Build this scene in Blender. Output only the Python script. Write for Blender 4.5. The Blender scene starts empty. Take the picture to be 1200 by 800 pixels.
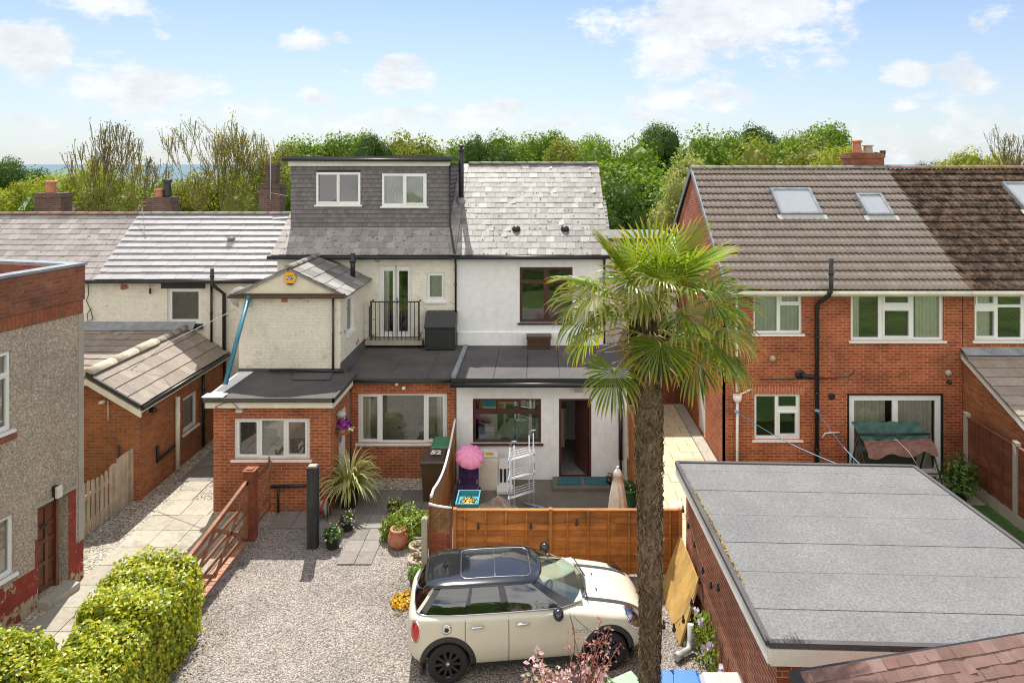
import bpy, bmesh, math, random
import numpy as np
from mathutils import Vector, Matrix
from mathutils.bvhtree import BVHTree

R = math.radians
RNG = random.Random(7)
NPR = np.random.default_rng(11)
scene = bpy.context.scene
COL = scene.collection

# ------------------------------------------------------------------ camera
F, CX, HY, H = 800.0, 632.0, 192.0, 8.2        # focal length in photo pixels, principal point, horizon row, camera height
cam = bpy.data.cameras.new("camera"); camo = bpy.data.objects.new("camera", cam); COL.objects.link(camo)
camo.location = (0, 0, H); camo.rotation_euler = (R(90), 0, 0)
cam.sensor_width = 36; cam.lens = 24.0
cam.shift_x = (600 - CX) / 1200; cam.shift_y = -(400 - HY) / 1200
cam.clip_start = 0.1; cam.clip_end = 80000
scene.camera = camo

def X(px, Y): return (px - CX) * Y / F
def Z(py, Y): return H - (py - HY) * Y / F
def P(px, py, Y): return Vector((X(px, Y), Y, Z(py, Y)))
def YG(py, z=0.0): return (H - z) * F / (py - HY)          # depth of a point at height z seen at row py

# ------------------------------------------------------------------ sun, sky, exposure
EL, AZ = 56.5, math.atan2(-0.22, 0.97)                      # sun behind the houses, a little to the left
sd = Vector((math.sin(AZ) * math.cos(R(EL)), math.cos(AZ) * math.cos(R(EL)), math.sin(R(EL))))
sun = bpy.data.lights.new("sun", 'SUN'); suno = bpy.data.objects.new("sun", sun); COL.objects.link(suno)
sun.energy = 4.9; sun.angle = R(0.5); sun.color = (1.0, 0.95, 0.86)
suno.rotation_euler = (-sd).to_track_quat('-Z', 'Y').to_euler()
suno.location = (0, 20, 30)
SKY_STRENGTH = 0.13
SKY_TINT = (0.70, 0.74, 0.83)
CLOUD = 5.9            # brightness of the clouds in front (times SKY_STRENGTH)
NORTH_FILL = 8.2      # unseen bright clouds added behind the camera to lift the shaded facades
scene.view_settings.view_transform = 'Standard'
scene.view_settings.look = 'None'
scene.view_settings.exposure = 0.42
scene.view_settings.gamma = 1.0
scene.view_settings.use_curve_mapping = False
scene.render.engine = 'CYCLES'
scene.cycles.use_denoising = True
scene.cycles.filter_width = 1.1
scene.cycles.max_bounces = 8
scene.cycles.diffuse_bounces = 4
scene.cycles.glossy_bounces = 4
scene.cycles.transparent_max_bounces = 16
scene.cycles.sample_clamp_indirect = 6.0
scene.cycles.caustics_reflective = False
scene.cycles.caustics_refractive = False

world = bpy.data.worlds.new("World"); scene.world = world; world.use_nodes = True

class NT:
    """tiny node-tree helper"""
    def __init__(s, tree): s.t = tree; s.L = tree.links
    def n(s, typ, **kw):
        nd = s.t.nodes.new(typ)
        for k, v in kw.items(): setattr(nd, k, v)
        return nd
    def put(s, sock, v):
        if v is None: return
        if hasattr(v, 'links') or isinstance(v, bpy.types.NodeSocket): s.L.new(v, sock)
        elif isinstance(v, (tuple, list)) and len(v) == 3 and sock.type == 'RGBA': sock.default_value = (*v, 1)
        else: sock.default_value = v
    def math(s, op, a, b=None, c=None, clamp=False):
        m = s.n('ShaderNodeMath', operation=op); m.use_clamp = clamp
        for i, v in enumerate((a, b, c)):
            if v is not None: s.put(m.inputs[i], v)
        return m.outputs[0]
    def vmath(s, op, a, b=None):
        m = s.n('ShaderNodeVectorMath', operation=op)
        s.put(m.inputs[0], a)
        if b is not None: s.put(m.inputs[1], b)
        return m.outputs['Value'] if op in ('LENGTH', 'DISTANCE', 'DOT_PRODUCT') else m.outputs[0]
    def mix(s, f, a, b, blend='MIX'):
        m = s.n('ShaderNodeMix', data_type='RGBA', blend_type=blend)
        s.put(m.inputs[0], f); s.put(m.inputs[6], a); s.put(m.inputs[7], b)
        return m.outputs[2]
    def ramp(s, f, stops, interp='LINEAR'):
        r = s.n('ShaderNodeValToRGB'); r.color_ramp.interpolation = interp
        e = r.color_ramp.elements
        while len(e) > 1: e.remove(e[0])
        for i, (p, c) in enumerate(stops):
            el = e[0] if i == 0 else e.new(p)
            el.position = p; el.color = (*c, 1) if len(c) == 3 else c
        s.put(r.inputs[0], f); return r.outputs[0]
    def rng(s, v, a, b, c=0.0, d=1.0, smooth=False):
        m = s.n('ShaderNodeMapRange'); m.clamp = True
        if smooth: m.interpolation_type = 'SMOOTHSTEP'
        s.put(m.inputs[0], v)
        for i, x in enumerate((a, b, c, d)): m.inputs[i + 1].default_value = x
        return m.outputs[0]
    def noise(s, vec, scale, detail=4, rough=0.55, out=0, dist=0.0):
        m = s.n('ShaderNodeTexNoise'); s.put(m.inputs['Vector'], vec)
        m.inputs['Scale'].default_value = scale; m.inputs['Detail'].default_value = detail
        m.inputs['Roughness'].default_value = rough; m.inputs['Distortion'].default_value = dist
        return m.outputs[out]
    def vor(s, vec, scale, feature='F1', out='Distance'):
        m = s.n('ShaderNodeTexVoronoi', feature=feature); s.put(m.inputs['Vector'], vec)
        m.inputs['Scale'].default_value = scale
        return m.outputs[out]

def build_world():
    t = world.node_tree; t.nodes.clear(); N = NT(t)
    out = N.n('ShaderNodeOutputWorld'); bg = N.n('ShaderNodeBackground'); N.L.new(bg.outputs[0], out.inputs[0])
    bg.inputs[1].default_value = SKY_STRENGTH
    sky = N.n('ShaderNodeTexSky', sky_type='NISHITA'); sky.sun_disc = False
    sky.sun_elevation = R(EL); sky.sun_rotation = AZ; sky.air_density = 1.0; sky.dust_density = 0.6; sky.ozone_density = 1.4
    D = N.n('ShaderNodeTexCoord').outputs['Generated']
    sep = N.n('ShaderNodeSeparateXYZ'); N.L.new(D, sep.inputs[0]); x, y, z = sep.outputs
    ya = N.math('MAXIMUM', N.math('ABSOLUTE', y), 0.05)
    u = N.math('DIVIDE', x, ya); v = N.math('DIVIDE', z, ya)
    uv = N.n('ShaderNodeCombineXYZ'); N.L.new(u, uv.inputs[0]); N.L.new(v, uv.inputs[1]); uv = uv.outputs[0]
    # cloud banks at the directions where the photograph has them: (u, v, half width, half height, weight)
    banks = [(850, 15, 130, 46, 1.0), (800, 58, 60, 26, .75), (935, 62, 48, 26, .65), (740, 5, 40, 14, .55), (800, 112, 62, 16, .7), (770, 135, 50, 16, .5),
             (460, 92, 52, 14, .85), (362, 56, 34, 13, .8), (155, 100, 92, 30, .8), (30, 62, 56, 27, .95), (362, 125, 22, 10, .8), (432, 146, 60, 15, .75),
             (555, 132, 60, 12, .75), (650, 140, 40, 14, .65), (250, 140, 70, 22, .65), (130, 4, 70, 14, .85), (1066, 82, 28, 16, .85), (1142, 82, 48, 17, .7),
             (1150, 138, 90, 26, .55), (1075, 116, 26, 8, .65), (60, 140, 110, 24, .35), (190, 28, 14, 8, .55), (560, 165, 300, 20, .45), (1060, 165, 200, 22, .45), (1165, 16, 30, 18, .4), (1040, 148, 60, 12, .5)]
    acc = None
    warp = N.noise(D, 9, 3, .5, out=1)
    wv = N.vmath('SCALE', N.vmath('SUBTRACT', warp, (.5, .5, .5)), None)
    wv.node.inputs['Scale'].default_value = .11
    uvw = N.vmath('ADD', uv, wv)
    for (px, py, rx, ry, a) in banks:
        c = N.vmath('SUBTRACT', uvw, ((px - CX) / F, (HY - py) / F, 0))
        c = N.vmath('DIVIDE', c, (rx * 1.45 / F, ry * 1.6 / F, 1.0))
        d = N.vmath('DOT_PRODUCT', c, c)
        g = N.math('MULTIPLY', N.math('SUBTRACT', 1.0, d, clamp=True), a)
        acc = g if acc is None else N.math('MAXIMUM', acc, g)
    st = N.vmath('MULTIPLY', D, (1, 1, 1.9))
    n1 = N.noise(st, 11, 10, .66); n2 = N.noise(st, 34, 8, .66)
    nn = N.math('ADD', N.math('MULTIPLY', N.math('SUBTRACT', n1, .5), 2.2), N.math('MULTIPLY', N.math('SUBTRACT', n2, .5), 1.3))
    dens = N.math('ADD', acc, nn)
    front = N.rng(y, -.05, .1)
    cl = N.math('MULTIPLY', N.rng(dens, .22, .80, smooth=True), front)
    cl = N.math('MULTIPLY', cl, N.rng(acc, .0, .12))
    cl = N.math('MULTIPLY', cl, .9)
    # added cloud cover behind the camera, out of view, as fill for shaded walls
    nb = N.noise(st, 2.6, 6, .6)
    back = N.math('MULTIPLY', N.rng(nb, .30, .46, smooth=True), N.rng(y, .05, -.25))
    shade = N.rng(N.noise(st, 16, 7, .62), .36, .66, .84, 1.05)
    skyc = N.mix(1.0, sky.outputs[0], SKY_TINT, 'MULTIPLY')
    hz = N.rng(z, .0, .24, .62, .06)                       # milky air low over the horizon
    skyc = N.mix(hz, skyc, (4.5, 4.95, 5.35))
    cc = N.n('ShaderNodeCombineColor')
    for i, k in enumerate((.975, 1.0, 1.03)): N.L.new(N.math('MULTIPLY', shade, CLOUD * k), cc.inputs[i])
    high = N.math('MULTIPLY', N.rng(N.noise(st, 3.4, 8, .62), .46, .60, smooth=True), N.math('MULTIPLY', N.rng(z, .30, .42), front))
    cl = N.math('MAXIMUM', cl, N.math('MULTIPLY', high, .9))
    col = N.mix(cl, skyc, cc.outputs[0])
    col = N.mix(back, col, (NORTH_FILL * 1.04, NORTH_FILL, NORTH_FILL * .95))
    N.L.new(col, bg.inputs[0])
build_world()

# ------------------------------------------------------------------ materials
def new_mat(name):
    m = bpy.data.materials.new(name); m.use_nodes = True
    t = m.node_tree; t.nodes.clear(); N = NT(t)
    out = N.n('ShaderNodeOutputMaterial'); N.out = out
    b = N.n('ShaderNodeBsdfPrincipled'); N.L.new(b.outputs[0], out.inputs[0]); N.b = b
    return m, N
def bump(N, h, strength=.3, dist=.01):
    bp = N.n('ShaderNodeBump'); bp.inputs['Strength'].default_value = strength; bp.inputs['Distance'].default_value = dist
    N.put(bp.inputs['Height'], h); N.L.new(bp.outputs[0], N.b.inputs['Normal'])
def pos(N): return N.n('ShaderNodeNewGeometry').outputs['Position']
def wallco(N):
    """metric wall coordinates (along the wall, up) from world position and face direction"""
    g = N.n('ShaderNodeNewGeometry'); s = N.n('ShaderNodeSeparateXYZ'); N.L.new(g.outputs['Position'], s.inputs[0])
    q = N.n('ShaderNodeSeparateXYZ'); N.L.new(g.outputs['True Normal'], q.inputs[0])
    side = N.math('GREATER_THAN', N.math('ABSOLUTE', q.outputs[0]), .7)
    flat = N.math('GREATER_THAN', N.math('ABSOLUTE', q.outputs[2]), .8)
    mu = N.n('ShaderNodeMix'); N.L.new(side, mu.inputs[0]); N.L.new(s.outputs[0], mu.inputs[2]); N.L.new(s.outputs[1], mu.inputs[3])
    mv = N.n('ShaderNodeMix'); N.L.new(flat, mv.inputs[0]); N.L.new(s.outputs[2], mv.inputs[2]); N.L.new(s.outputs[1], mv.inputs[3])
    c = N.n('ShaderNodeCombineXYZ'); N.L.new(mu.outputs[0], c.inputs[0]); N.L.new(mv.outputs[0], c.inputs[1])
    return c.outputs[0]
def hsv(N, col, val):
    h = N.n('ShaderNodeHueSaturation'); N.put(h.inputs['Value'], val); N.put(h.inputs['Color'], col); return h.outputs[0]

def m_plain(name, col, rough=.6, var=.12, scale=6, bmp=0.0, metal=0.0, spec=.5, col2=None, coat=0.0, bscale=None):
    m, N = new_mat(name); p = pos(N)
    n = N.noise(p, scale, 5, .6)
    if col2: c = N.mix(N.rng(n, .35, .7), col, col2)
    else: c = hsv(N, col, N.rng(n, .3, .7, 1 - var, 1 + var))
    N.put(N.b.inputs['Base Color'], c)
    N.b.inputs['Roughness'].default_value = rough; N.b.inputs['Metallic'].default_value = metal
    N.b.inputs['Specular IOR Level'].default_value = spec; N.b.inputs['Coat Weight'].default_value = coat
    if bmp: bump(N, N.noise(p, bscale or scale * 8, 3), bmp, .006)
    return m
def m_brick(name, c1, c2, mortar, dirt=.35, bw=.225, rh=.075, ms=.009, bmp=.5, vert=False, paint=None):
    m, N = new_mat(name); uv = wallco(N)
    if vert:
        sp = N.n('ShaderNodeSeparateXYZ'); N.L.new(uv, sp.inputs[0]); cb = N.n('ShaderNodeCombineXYZ')
        N.L.new(sp.outputs[1], cb.inputs[0]); N.L.new(sp.outputs[0], cb.inputs[1]); uv = cb.outputs[0]
    br = N.n('ShaderNodeTexBrick'); N.L.new(uv, br.inputs['Vector'])
    for k, v in (('Color1', (*c1, 1)), ('Color2', (*c2, 1)), ('Mortar', (*mortar, 1)), ('Scale', 1.0), ('Mortar Size', ms), ('Mortar Smooth', .15), ('Bias', 0.0), ('Brick Width', bw), ('Row Height', rh)):
        br.inputs[k].default_value = v
    p = pos(N); n = N.noise(p, 1.3, 5, .65); n2 = N.noise(p, 22, 3)
    c = hsv(N, br.outputs[0], N.rng(n, .3, .75, 1 - dirt, 1 + dirt * .45))
    c = hsv(N, c, N.rng(n2, .25, .75, .86, 1.14))
    c = N.mix(N.rng(N.noise(p, 2.1, 6, .7), .56, .74, 0, .30), c, mortar)
    c = N.mix(N.rng(N.noise(p, 34, 2, .5), .70, .73, 0, .55), c, (.62, .52, .42))
    if paint:                                   # painted brick, flaking here and there
        br.inputs['Color1'].default_value = (*paint, 1); br.inputs['Color2'].default_value = tuple(k * .96 for k in paint) + (1,)
        br.inputs['Mortar'].default_value = tuple(k * .91 for k in paint) + (1,)
        n3 = N.noise(N.vmath('MULTIPLY', p, (1, 1, 1.8)), 1.6, 6, .62)
        n4 = N.noise(p, 3.0, 5, .7)
        c = N.mix(N.rng(n4, .54, .72, 0, .55), c, (.48, .42, .29))
        c = N.mix(N.rng(n3, .675, .70), c, (.34, .13, .07))
    N.put(N.b.inputs['Base Color'], c); N.b.inputs['Roughness'].default_value = .85
    hh = N.math('ADD', N.math('SUBTRACT', 1.0, br.outputs['Fac']), N.math('MULTIPLY', n2, .4))
    bump(N, hh, bmp, .008); return m
def m_render(name, col, stain=(.45, .42, .36), amt=.35, rough=.9, bscale=60, bmp=.35):
    m, N = new_mat(name); p = pos(N)
    st = N.noise(N.vmath('MULTIPLY', p, (3.0, 3.0, .55)), 1.4, 6, .65)
    c = N.mix(N.rng(st, .52, .80, 0, amt), col, stain)
    c = hsv(N, c, N.rng(N.noise(p, 5, 4), .3, .7, .94, 1.05))
    N.put(N.b.inputs['Base Color'], c); N.b.inputs['Roughness'].default_value = rough
    bump(N, N.noise(p, bscale, 3), bmp, .008); return m
def m_pebbledash(name):
    m, N = new_mat(name); p = pos(N)
    rc = N.vor(p, 48, out='Color'); d = N.vor(p, 48)
    sx = N.n('ShaderNodeSeparateXYZ'); N.L.new(rc, sx.inputs[0])
    c = N.ramp(sx.outputs[0], [(0, (.29, .225, .175)), (.35, (.40, .325, .265)), (.7, (.49, .41, .34)), (.92, (.58, .51, .44)), (1, (.70, .65, .58))])
    c = N.mix(N.rng(d, .5, .9, 0, .45), c, (.17, .13, .10))
    c = hsv(N, c, N.rng(N.noise(p, .9, 5, .6), .3, .7, .82, 1.12))
    N.put(N.b.inputs['Base Color'], c); N.b.inputs['Roughness'].default_value = .9
    bump(N, N.math('SUBTRACT', 1.0, d), .8, .012); return m
def m_gravel(name, tones, scale=26, gap_tone=(.12, .10, .09), bmp=1.0):
    m, N = new_mat(name); p = pos(N)
    pw = N.vmath('ADD', p, N.vmath('MULTIPLY', N.noise(p, 9, 2, out=1), (.03, .03, .03)))
    rc = N.vor(pw, scale, out='Color'); d = N.vor(pw, scale)
    sx = N.n('ShaderNodeSeparateXYZ'); N.L.new(rc, sx.inputs[0])
    c = N.ramp(sx.outputs[0], [(i / (len(tones) - 1), t) for i, t in enumerate(tones)])
    rc2 = N.vor(p, scale * 2.3, out='Color'); sx2 = N.n('ShaderNodeSeparateXYZ'); N.L.new(rc2, sx2.inputs[0])
    c = hsv(N, c, N.rng(sx2.outputs[1], 0, 1, .72, 1.22))
    c = N.mix(N.rng(d, .48, .8, 0, .75), c, gap_tone)  # darker in the gaps between stones
    c = hsv(N, c, N.rng(N.noise(p, .55, 6, .64), .3, .72, .70, 1.14))
    N.put(N.b.inputs['Base Color'], c); N.b.inputs['Roughness'].default_value = .85
    bump(N, N.math('SUBTRACT', 1.0, d), bmp, .03); return m
def m_island(name, tones, rough=.6, bmp=.3, bscale=30, var=.12, dirt=None, dirt_amt=.5, dscale=1.2, spec=.5, lo=.52, hi=.68):
    """each loose piece (slate, tile, slab) gets its own tone"""
    m, N = new_mat(name); p = pos(N)
    r = N.n('ShaderNodeNewGeometry').outputs['Random Per Island']
    c = N.ramp(r, [(i / (len(tones) - 1), t) for i, t in enumerate(tones)])
    c = hsv(N, c, N.rng(N.noise(p, 9, 5, .65), .3, .7, 1 - var, 1 + var))
    if dirt: c = N.mix(N.rng(N.noise(p, dscale, 7, .7), lo, hi, 0, dirt_amt), c, dirt)
    N.put(N.b.inputs['Base Color'], c); N.b.inputs['Roughness'].default_value = rough
    N.b.inputs['Specular IOR Level'].default_value = spec
    bump(N, N.noise(p, bscale, 4), bmp, .006); return m
def m_felt(name, col, col2, speck=220, rough=.85, moss=None):
    m, N = new_mat(name); p = pos(N)
    c = N.mix(N.rng(N.noise(p, 1.1, 6, .65), .35, .68), col, col2)
    s = N.noise(p, speck * .35, 2, .8)
    c = hsv(N, c, N.rng(s, .3, .7, .66, 1.36))
    st = N.noise(N.vmath('MULTIPLY', p, (2.2, .5, 1)), 1.3, 6, .7)
    c = N.mix(N.rng(st, .56, .76, 0, .30 if col[0] > .15 else .22), c, (.34, .33, .30) if col[0] > .15 else (.16, .15, .13))
    if moss: c = N.mix(N.rng(N.noise(p, 1.7, 7, .72), .56, .7, 0, .8), c, moss)
    N.put(N.b.inputs['Base Color'], c); N.b.inputs['Roughness'].default_value = rough
    bump(N, s, .3, .006); return m
def m_wood(name, c1, c2, along='Z', rough=.75, streak=14):
    m, N = new_mat(name); p = pos(N)
    k = {'X': (.08, 1, 1), 'Y': (1, .08, 1), 'Z': (1, 1, .08)}[along]
    g = N.noise(N.vmath('MULTIPLY', p, k), streak, 6, .65, dist=.4)
    c = N.mix(N.rng(g, .32, .68), c1, c2)
    c = hsv(N, c, N.rng(N.noise(p, 1.8, 7, .68), .3, .7, .60, 1.26))
    r = N.n('ShaderNodeNewGeometry').outputs['Random Per Island']
    c = hsv(N, c, N.rng(r, 0, 1, .70, 1.22))
    N.put(N.b.inputs['Base Color'], c); N.b.inputs['Roughness'].default_value = rough
    bump(N, g, .35, .006); return m
def m_leaf(name, tones, trans=.4, rough=.45, spec=.5, tip=None):
    m = bpy.data.materials.new(name); m.use_nodes = True
    t = m.node_tree; t.nodes.clear(); N = NT(t)
    out = N.n('ShaderNodeOutputMaterial')
    g = N.n('ShaderNodeNewGeometry'); r = g.outputs['Random Per Island']
    c = N.ramp(r, [(i / (len(tones) - 1), k) for i, k in enumerate(tones)])
    c = hsv(N, c, N.rng(N.noise(g.outputs['Position'], 1.1, 3), .3, .7, .82, 1.18))
    if tip:
        at = N.n('ShaderNodeAttribute', attribute_name='along')
        c = N.mix(N.rng(at.outputs['Fac'], .72, 1.0, 0, .85), c, tip)
    b = N.n('ShaderNodeBsdfPrincipled'); N.put(b.inputs['Base Color'], c); b.inputs['Roughness'].default_value = rough
    b.inputs['Specular IOR Level'].default_value = spec
    tr = N.n('ShaderNodeBsdfTranslucent'); N.put(tr.inputs[0], N.mix(1.0, c, (1.25, 1.2, .6), 'MULTIPLY'))
    mx = N.n('ShaderNodeMixShader'); mx.inputs[0].default_value = trans
    N.L.new(b.outputs[0], mx.inputs[1]); N.L.new(tr.outputs[0], mx.inputs[2]); N.L.new(mx.outputs[0], out.inputs[0]); return m
def m_glass(name, tint=(.92, .95, .94), refl=.09, ior=1.65, rough=.0):
    m = bpy.data.materials.new(name); m.use_nodes = True
    t = m.node_tree; t.nodes.clear(); N = NT(t)
    out = N.n('ShaderNodeOutputMaterial')
    fr = N.n('ShaderNodeFresnel'); fr.inputs[0].default_value = ior
    f = N.math('ADD', fr.outputs[0], refl, clamp=True)
    tr = N.n('ShaderNodeBsdfTransparent'); tr.inputs[0].default_value = (*tint, 1)
    gl = N.n('ShaderNodeBsdfGlossy'); gl.inputs['Roughness'].default_value = rough; gl.inputs['Color'].default_value = (.95, .97, 1, 1)
    wob = N.n('ShaderNodeBump'); wob.inputs['Strength'].default_value = .05; wob.inputs['Distance'].default_value = .02
    N.put(wob.inputs['Height'], N.noise(pos(N), 1.5, 2)); N.L.new(wob.outputs[0], gl.inputs['Normal'])
    mx = N.n('ShaderNodeMixShader'); N.L.new(f, mx.inputs[0]); N.L.new(tr.outputs[0], mx.inputs[1]); N.L.new(gl.outputs[0], mx.inputs[2])
    N.L.new(mx.outputs[0], out.inputs[0]); return m

M = {}
M['upvc'] = m_plain('white_upvc', (.82, .83, .83), .35, .04)
M['white_paint'] = m_plain('white_painted_board', (.80, .79, .75), .5, .10, 3)
M['cream_board'] = m_plain('cream_painted_board', (.78, .74, .62), .55, .12, 3)
M['brown_frame'] = m_plain('brown_upvc', (.075, .03, .022), .35, .15)
M['black_plastic'] = m_plain('black_plastic', (.018, .018, .02), .38, .2)
M['black_paint'] = m_plain('black_paint', (.025, .025, .028), .5, .3)
M['grey_plastic'] = m_plain('grey_plastic', (.45, .45, .44), .45, .1)
M['white_plastic'] = m_plain('white_plastic', (.80, .80, .78), .4, .06)
M['brown_plastic'] = m_plain('brown_plastic', (.08, .045, .03), .4, .15)
M['lead'] = m_plain('lead_flashing', (.24, .26, .29), .55, .3, 4)
M['glass'] = m_glass('window_glass')
M['glass_frost'] = m_glass('frosted_glass', (.8, .85, .82), .12, 1.6, .25)
M['curtain'] = m_plain('curtain_cloth', (.88, .84, .72), .9, .1, 8)
M['blind'] = m_plain('window_blind', (.76, .78, .70), .8, .05, 4)
M['dark_inside'] = m_plain('room_paint', (.34, .31, .27), .9, .1, 2)
M['brick_red'] = m_brick('orange_red_brick', (.50, .125, .036), (.34, .070, .025), (.48, .30, .19), .38)
M['brick_house'] = m_brick('house_red_brick', (.47, .108, .034), (.29, .058, .024), (.50, .27, .155), .45)
M['brick_out'] = m_brick('brown_orange_brick', (.46, .155, .045), (.31, .09, .03), (.36, .22, .13), .32)
M['brick_garage'] = m_brick('garage_brick', (.46, .125, .045), (.30, .075, .032), (.55, .38, .29), .35, ms=.008)
M['brick_dark'] = m_brick('sooty_chimney_brick', (.16, .085, .06), (.09, .055, .045), (.16, .13, .11), .4)
M['brick_parapet'] = m_brick('weathered_parapet_brick', (.36, .11, .05), (.24, .07, .04), (.24, .15, .11), .45)
M['soldier'] = m_brick('soldier_course_brick', (.40, .12, .05), (.30, .085, .04), (.18, .10, .07), .3, vert=True)
M['cream_brick'] = m_brick('cream_painted_brick', (.5, .2, .1), (.4, .15, .1), (.4, .3, .2), .10, paint=(.86, .825, .715), bmp=.42)
M['white_render'] = m_render('white_pebble_render', (.85, .865, .875), (.50, .50, .45), .32, bscale=55, bmp=.6)
M['cream_render'] = m_render('cream_render', (.74, .70, .56), (.40, .38, .28), .6)
M['pebbledash'] = m_pebbledash('grey_brown_pebbledash')
M['concrete'] = m_render('weathered_concrete', (.40, .37, .31), (.18, .16, .12), .6, bscale=30)
M['felt_dark'] = m_felt('dark_roofing_felt', (.065, .06, .058), (.11, .10, .095), moss=(.10, .09, .045))
M['felt_black'] = m_felt('charcoal_roofing_felt', (.068, .062, .066), (.10, .094, .098))
M['felt_grey'] = m_felt('grey_mineral_felt', (.15, .15, .155), (.185, .185, .185), speck=80)
M['slate_pale'] = m_island('pale_old_slate', [(.155, .143, .132), (.21, .198, .185), (.27, .26, .248), (.18, .17, .16), (.36, .35, .34)], .6, .4, 30, .18, (.115, .095, .075), .7, 1.0)
M['slate_dark'] = m_island('dark_slate', [(.10, .095, .09), (.14, .13, .125), (.175, .165, .155), (.12, .11, .11)], .6, .4, 30, .2, (.06, .055, .045), .5, 2)
M['slate_pink'] = m_island('grey_pink_slate', [(.245, .22, .21), (.305, .275, .262), (.36, .33, .312), (.28, .254, .24)], .6, .4, 30, .15, (.17, .15, .13), .5, 1.5)
M['slate_smooth'] = m_island('smooth_pale_slate_tile', [(.38, .37, .385), (.41, .40, .415), (.44, .43, .445)], .55, .15, 20, .06)
M['slate_clad'] = m_island('slate_hung_cladding', [(.125, .115, .118), (.15, .138, .14), (.175, .162, .165)], .6, .3, 30, .18)
M['tile_grey'] = m_island('grey_concrete_tile', [(.30, .245, .212), (.325, .268, .232), (.35, .29, .255)], .75, .3, 40, .12, (.40, .37, .34), .5, .9)
M['tile_brown'] = m_island('mossy_brown_tile', [(.20, .13, .095), (.25, .17, .125), (.16, .10, .07)], .9, .7, 26, .3, (.045, .028, .018), .95, 4.5, lo=.42, hi=.56)
M['tile_plain'] = m_island('red_brown_plain_tile', [(.15, .082, .066), (.19, .105, .088), (.225, .135, .115), (.165, .092, .076), (.26, .165, .145)], .85, .4, 40, .16, (.13, .08, .07), .6, 2)
M['tile_out'] = m_island('pale_pantile', [(.25, .205, .17), (.29, .245, .20), (.33, .285, .24)], .8, .35, 30, .14, (.20, .17, .14), .6, 3)
M['tile_cap'] = m_plain('mortar_capped_ridge', (.50, .44, .34), .9, .25, 5, .5)
M['ridge_red'] = m_island('brown_ridge_tile', [(.22, .12, .09), (.28, .16, .125)], .85, .3)
M['ridge_grey'] = m_island('grey_ridge_tile', [(.20, .185, .17), (.26, .24, .22)], .8, .4)
M['fence_orange'] = m_wood('orange_stained_wood', (.54, .205, .04), (.36, .115, .022), 'X')
M['fence_orange_v'] = m_wood('orange_stained_post', (.55, .22, .05), (.36, .12, .025), 'Z')
M['fence_red'] = m_wood('red_brown_stained_wood', (.30, .085, .04), (.19, .05, .025), 'X')
M['fence_redbrown'] = m_wood('mahogany_stained_wood', (.24, .075, .035), (.15, .04, .02), 'Y')
M['fence_pale'] = m_wood('weathered_pale_wood', (.56, .47, .37), (.40, .32, .24), 'Z')
M['ply'] = m_wood('varnished_plywood', (.66, .43, .15), (.52, .31, .09), 'Z', .5, 9)
M['post_black'] = m_wood('black_painted_timber', (.05, .05, .055), (.025, .025, .028), 'Z')
M['door_wood'] = m_wood('dark_varnished_door', (.20, .075, .035), (.11, .04, .02), 'Z', .5)
M['trellis'] = m_wood('brown_lattice_wood', (.32, .17, .07), (.22, .11, .045), 'Z')
M['white_wood'] = m_plain('white_capping', (.80, .78, .72), .6, .1, 6)
M['gravel'] = m_gravel('pale_mixed_gravel', [(.20, .17, .145), (.33, .285, .245), (.42, .37, .325), (.48, .425, .385), (.34, .295, .275), (.60, .56, .52), (.44, .36, .30)], 36)
M['pebble'] = m_gravel('pale_pebbles', [(.28, .24, .18), (.50, .45, .36), (.62, .58, .48), (.72, .68, .6)], 22)
M['flag_pale'] = m_island('pale_concrete_flag', [(.34, .31, .245), (.39, .355, .285), (.43, .395, .32), (.36, .335, .285)], .85, .4, 30, .14, (.22, .195, .15), .7, 1.6)
M['flag_grey'] = m_island('grey_concrete_flag', [(.175, .16, .142), (.22, .20, .18), (.26, .238, .215)], .85, .4, 30, .15, (.14, .12, .10), .6, 1.6)
M['flag_yellow'] = m_island('buff_sandstone_flag', [(.56, .49, .31), (.62, .54, .35), (.52, .455, .30), (.65, .58, .40)], .85, .3, 30, .1, (.45, .38, .24), .4, 2)
M['kerb_brick'] = m_island('red_paving_brick', [(.38, .15, .09), (.46, .22, .14), (.42, .26, .19)], .85, .4, 30, .2)
M['patio'] = m_felt('stained_patio_concrete', (.13, .115, .095), (.19, .17, .14), moss=(.15, .14, .07))
M['grass'] = m_island('lawn_grass', [(.045, .10, .018), (.06, .125, .022)], .9, 1.0, 90, .35, (.035, .07, .015), .6, 6)
M['field'] = m_plain('meadow_ground', (.12, .21, .03), .95, .4, .55, .6, col2=(.05, .085, .02))
M['sea'] = m_plain('distant_sea_water', (.085, .155, .21), .9, .10, .002)
M['terracotta'] = m_plain('terracotta', (.48, .19, .11), .8, .18, 9, .3)
M['pot_dark'] = m_plain('dark_glazed_pot', (.03, .032, .03), .5, .3)
M['pot_stone'] = m_plain('weathered_stone_pot', (.42, .36, .28), .9, .3, 14, .6)
M['soil'] = m_plain('potting_soil', (.05, .035, .022), .95, .4, 30, .8)
M['metal_white'] = m_plain('white_coated_wire', (.82, .84, .88), .35, .03)
M['metal_blue'] = m_plain('blue_grey_plastic', (.30, .36, .46), .45, .1)
M['chrome'] = m_plain('chrome', (.82, .83, .85), .12, .03, metal=1.0)
M['steel_dark'] = m_plain('dark_steel', (.06, .06, .065), .45, .2, metal=.6)
M['teal'] = m_plain('teal_painted_pole', (.045, .20, .28), .45, .15)
M['blue_plastic'] = m_plain('blue_plastic', (.02, .17, .62), .4, .12)
M['turq'] = m_plain('turquoise_plastic', (.04, .27, .36), .4, .12)
M['green_plastic'] = m_plain('pale_green_plastic', (.30, .58, .30), .45, .12)
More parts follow.
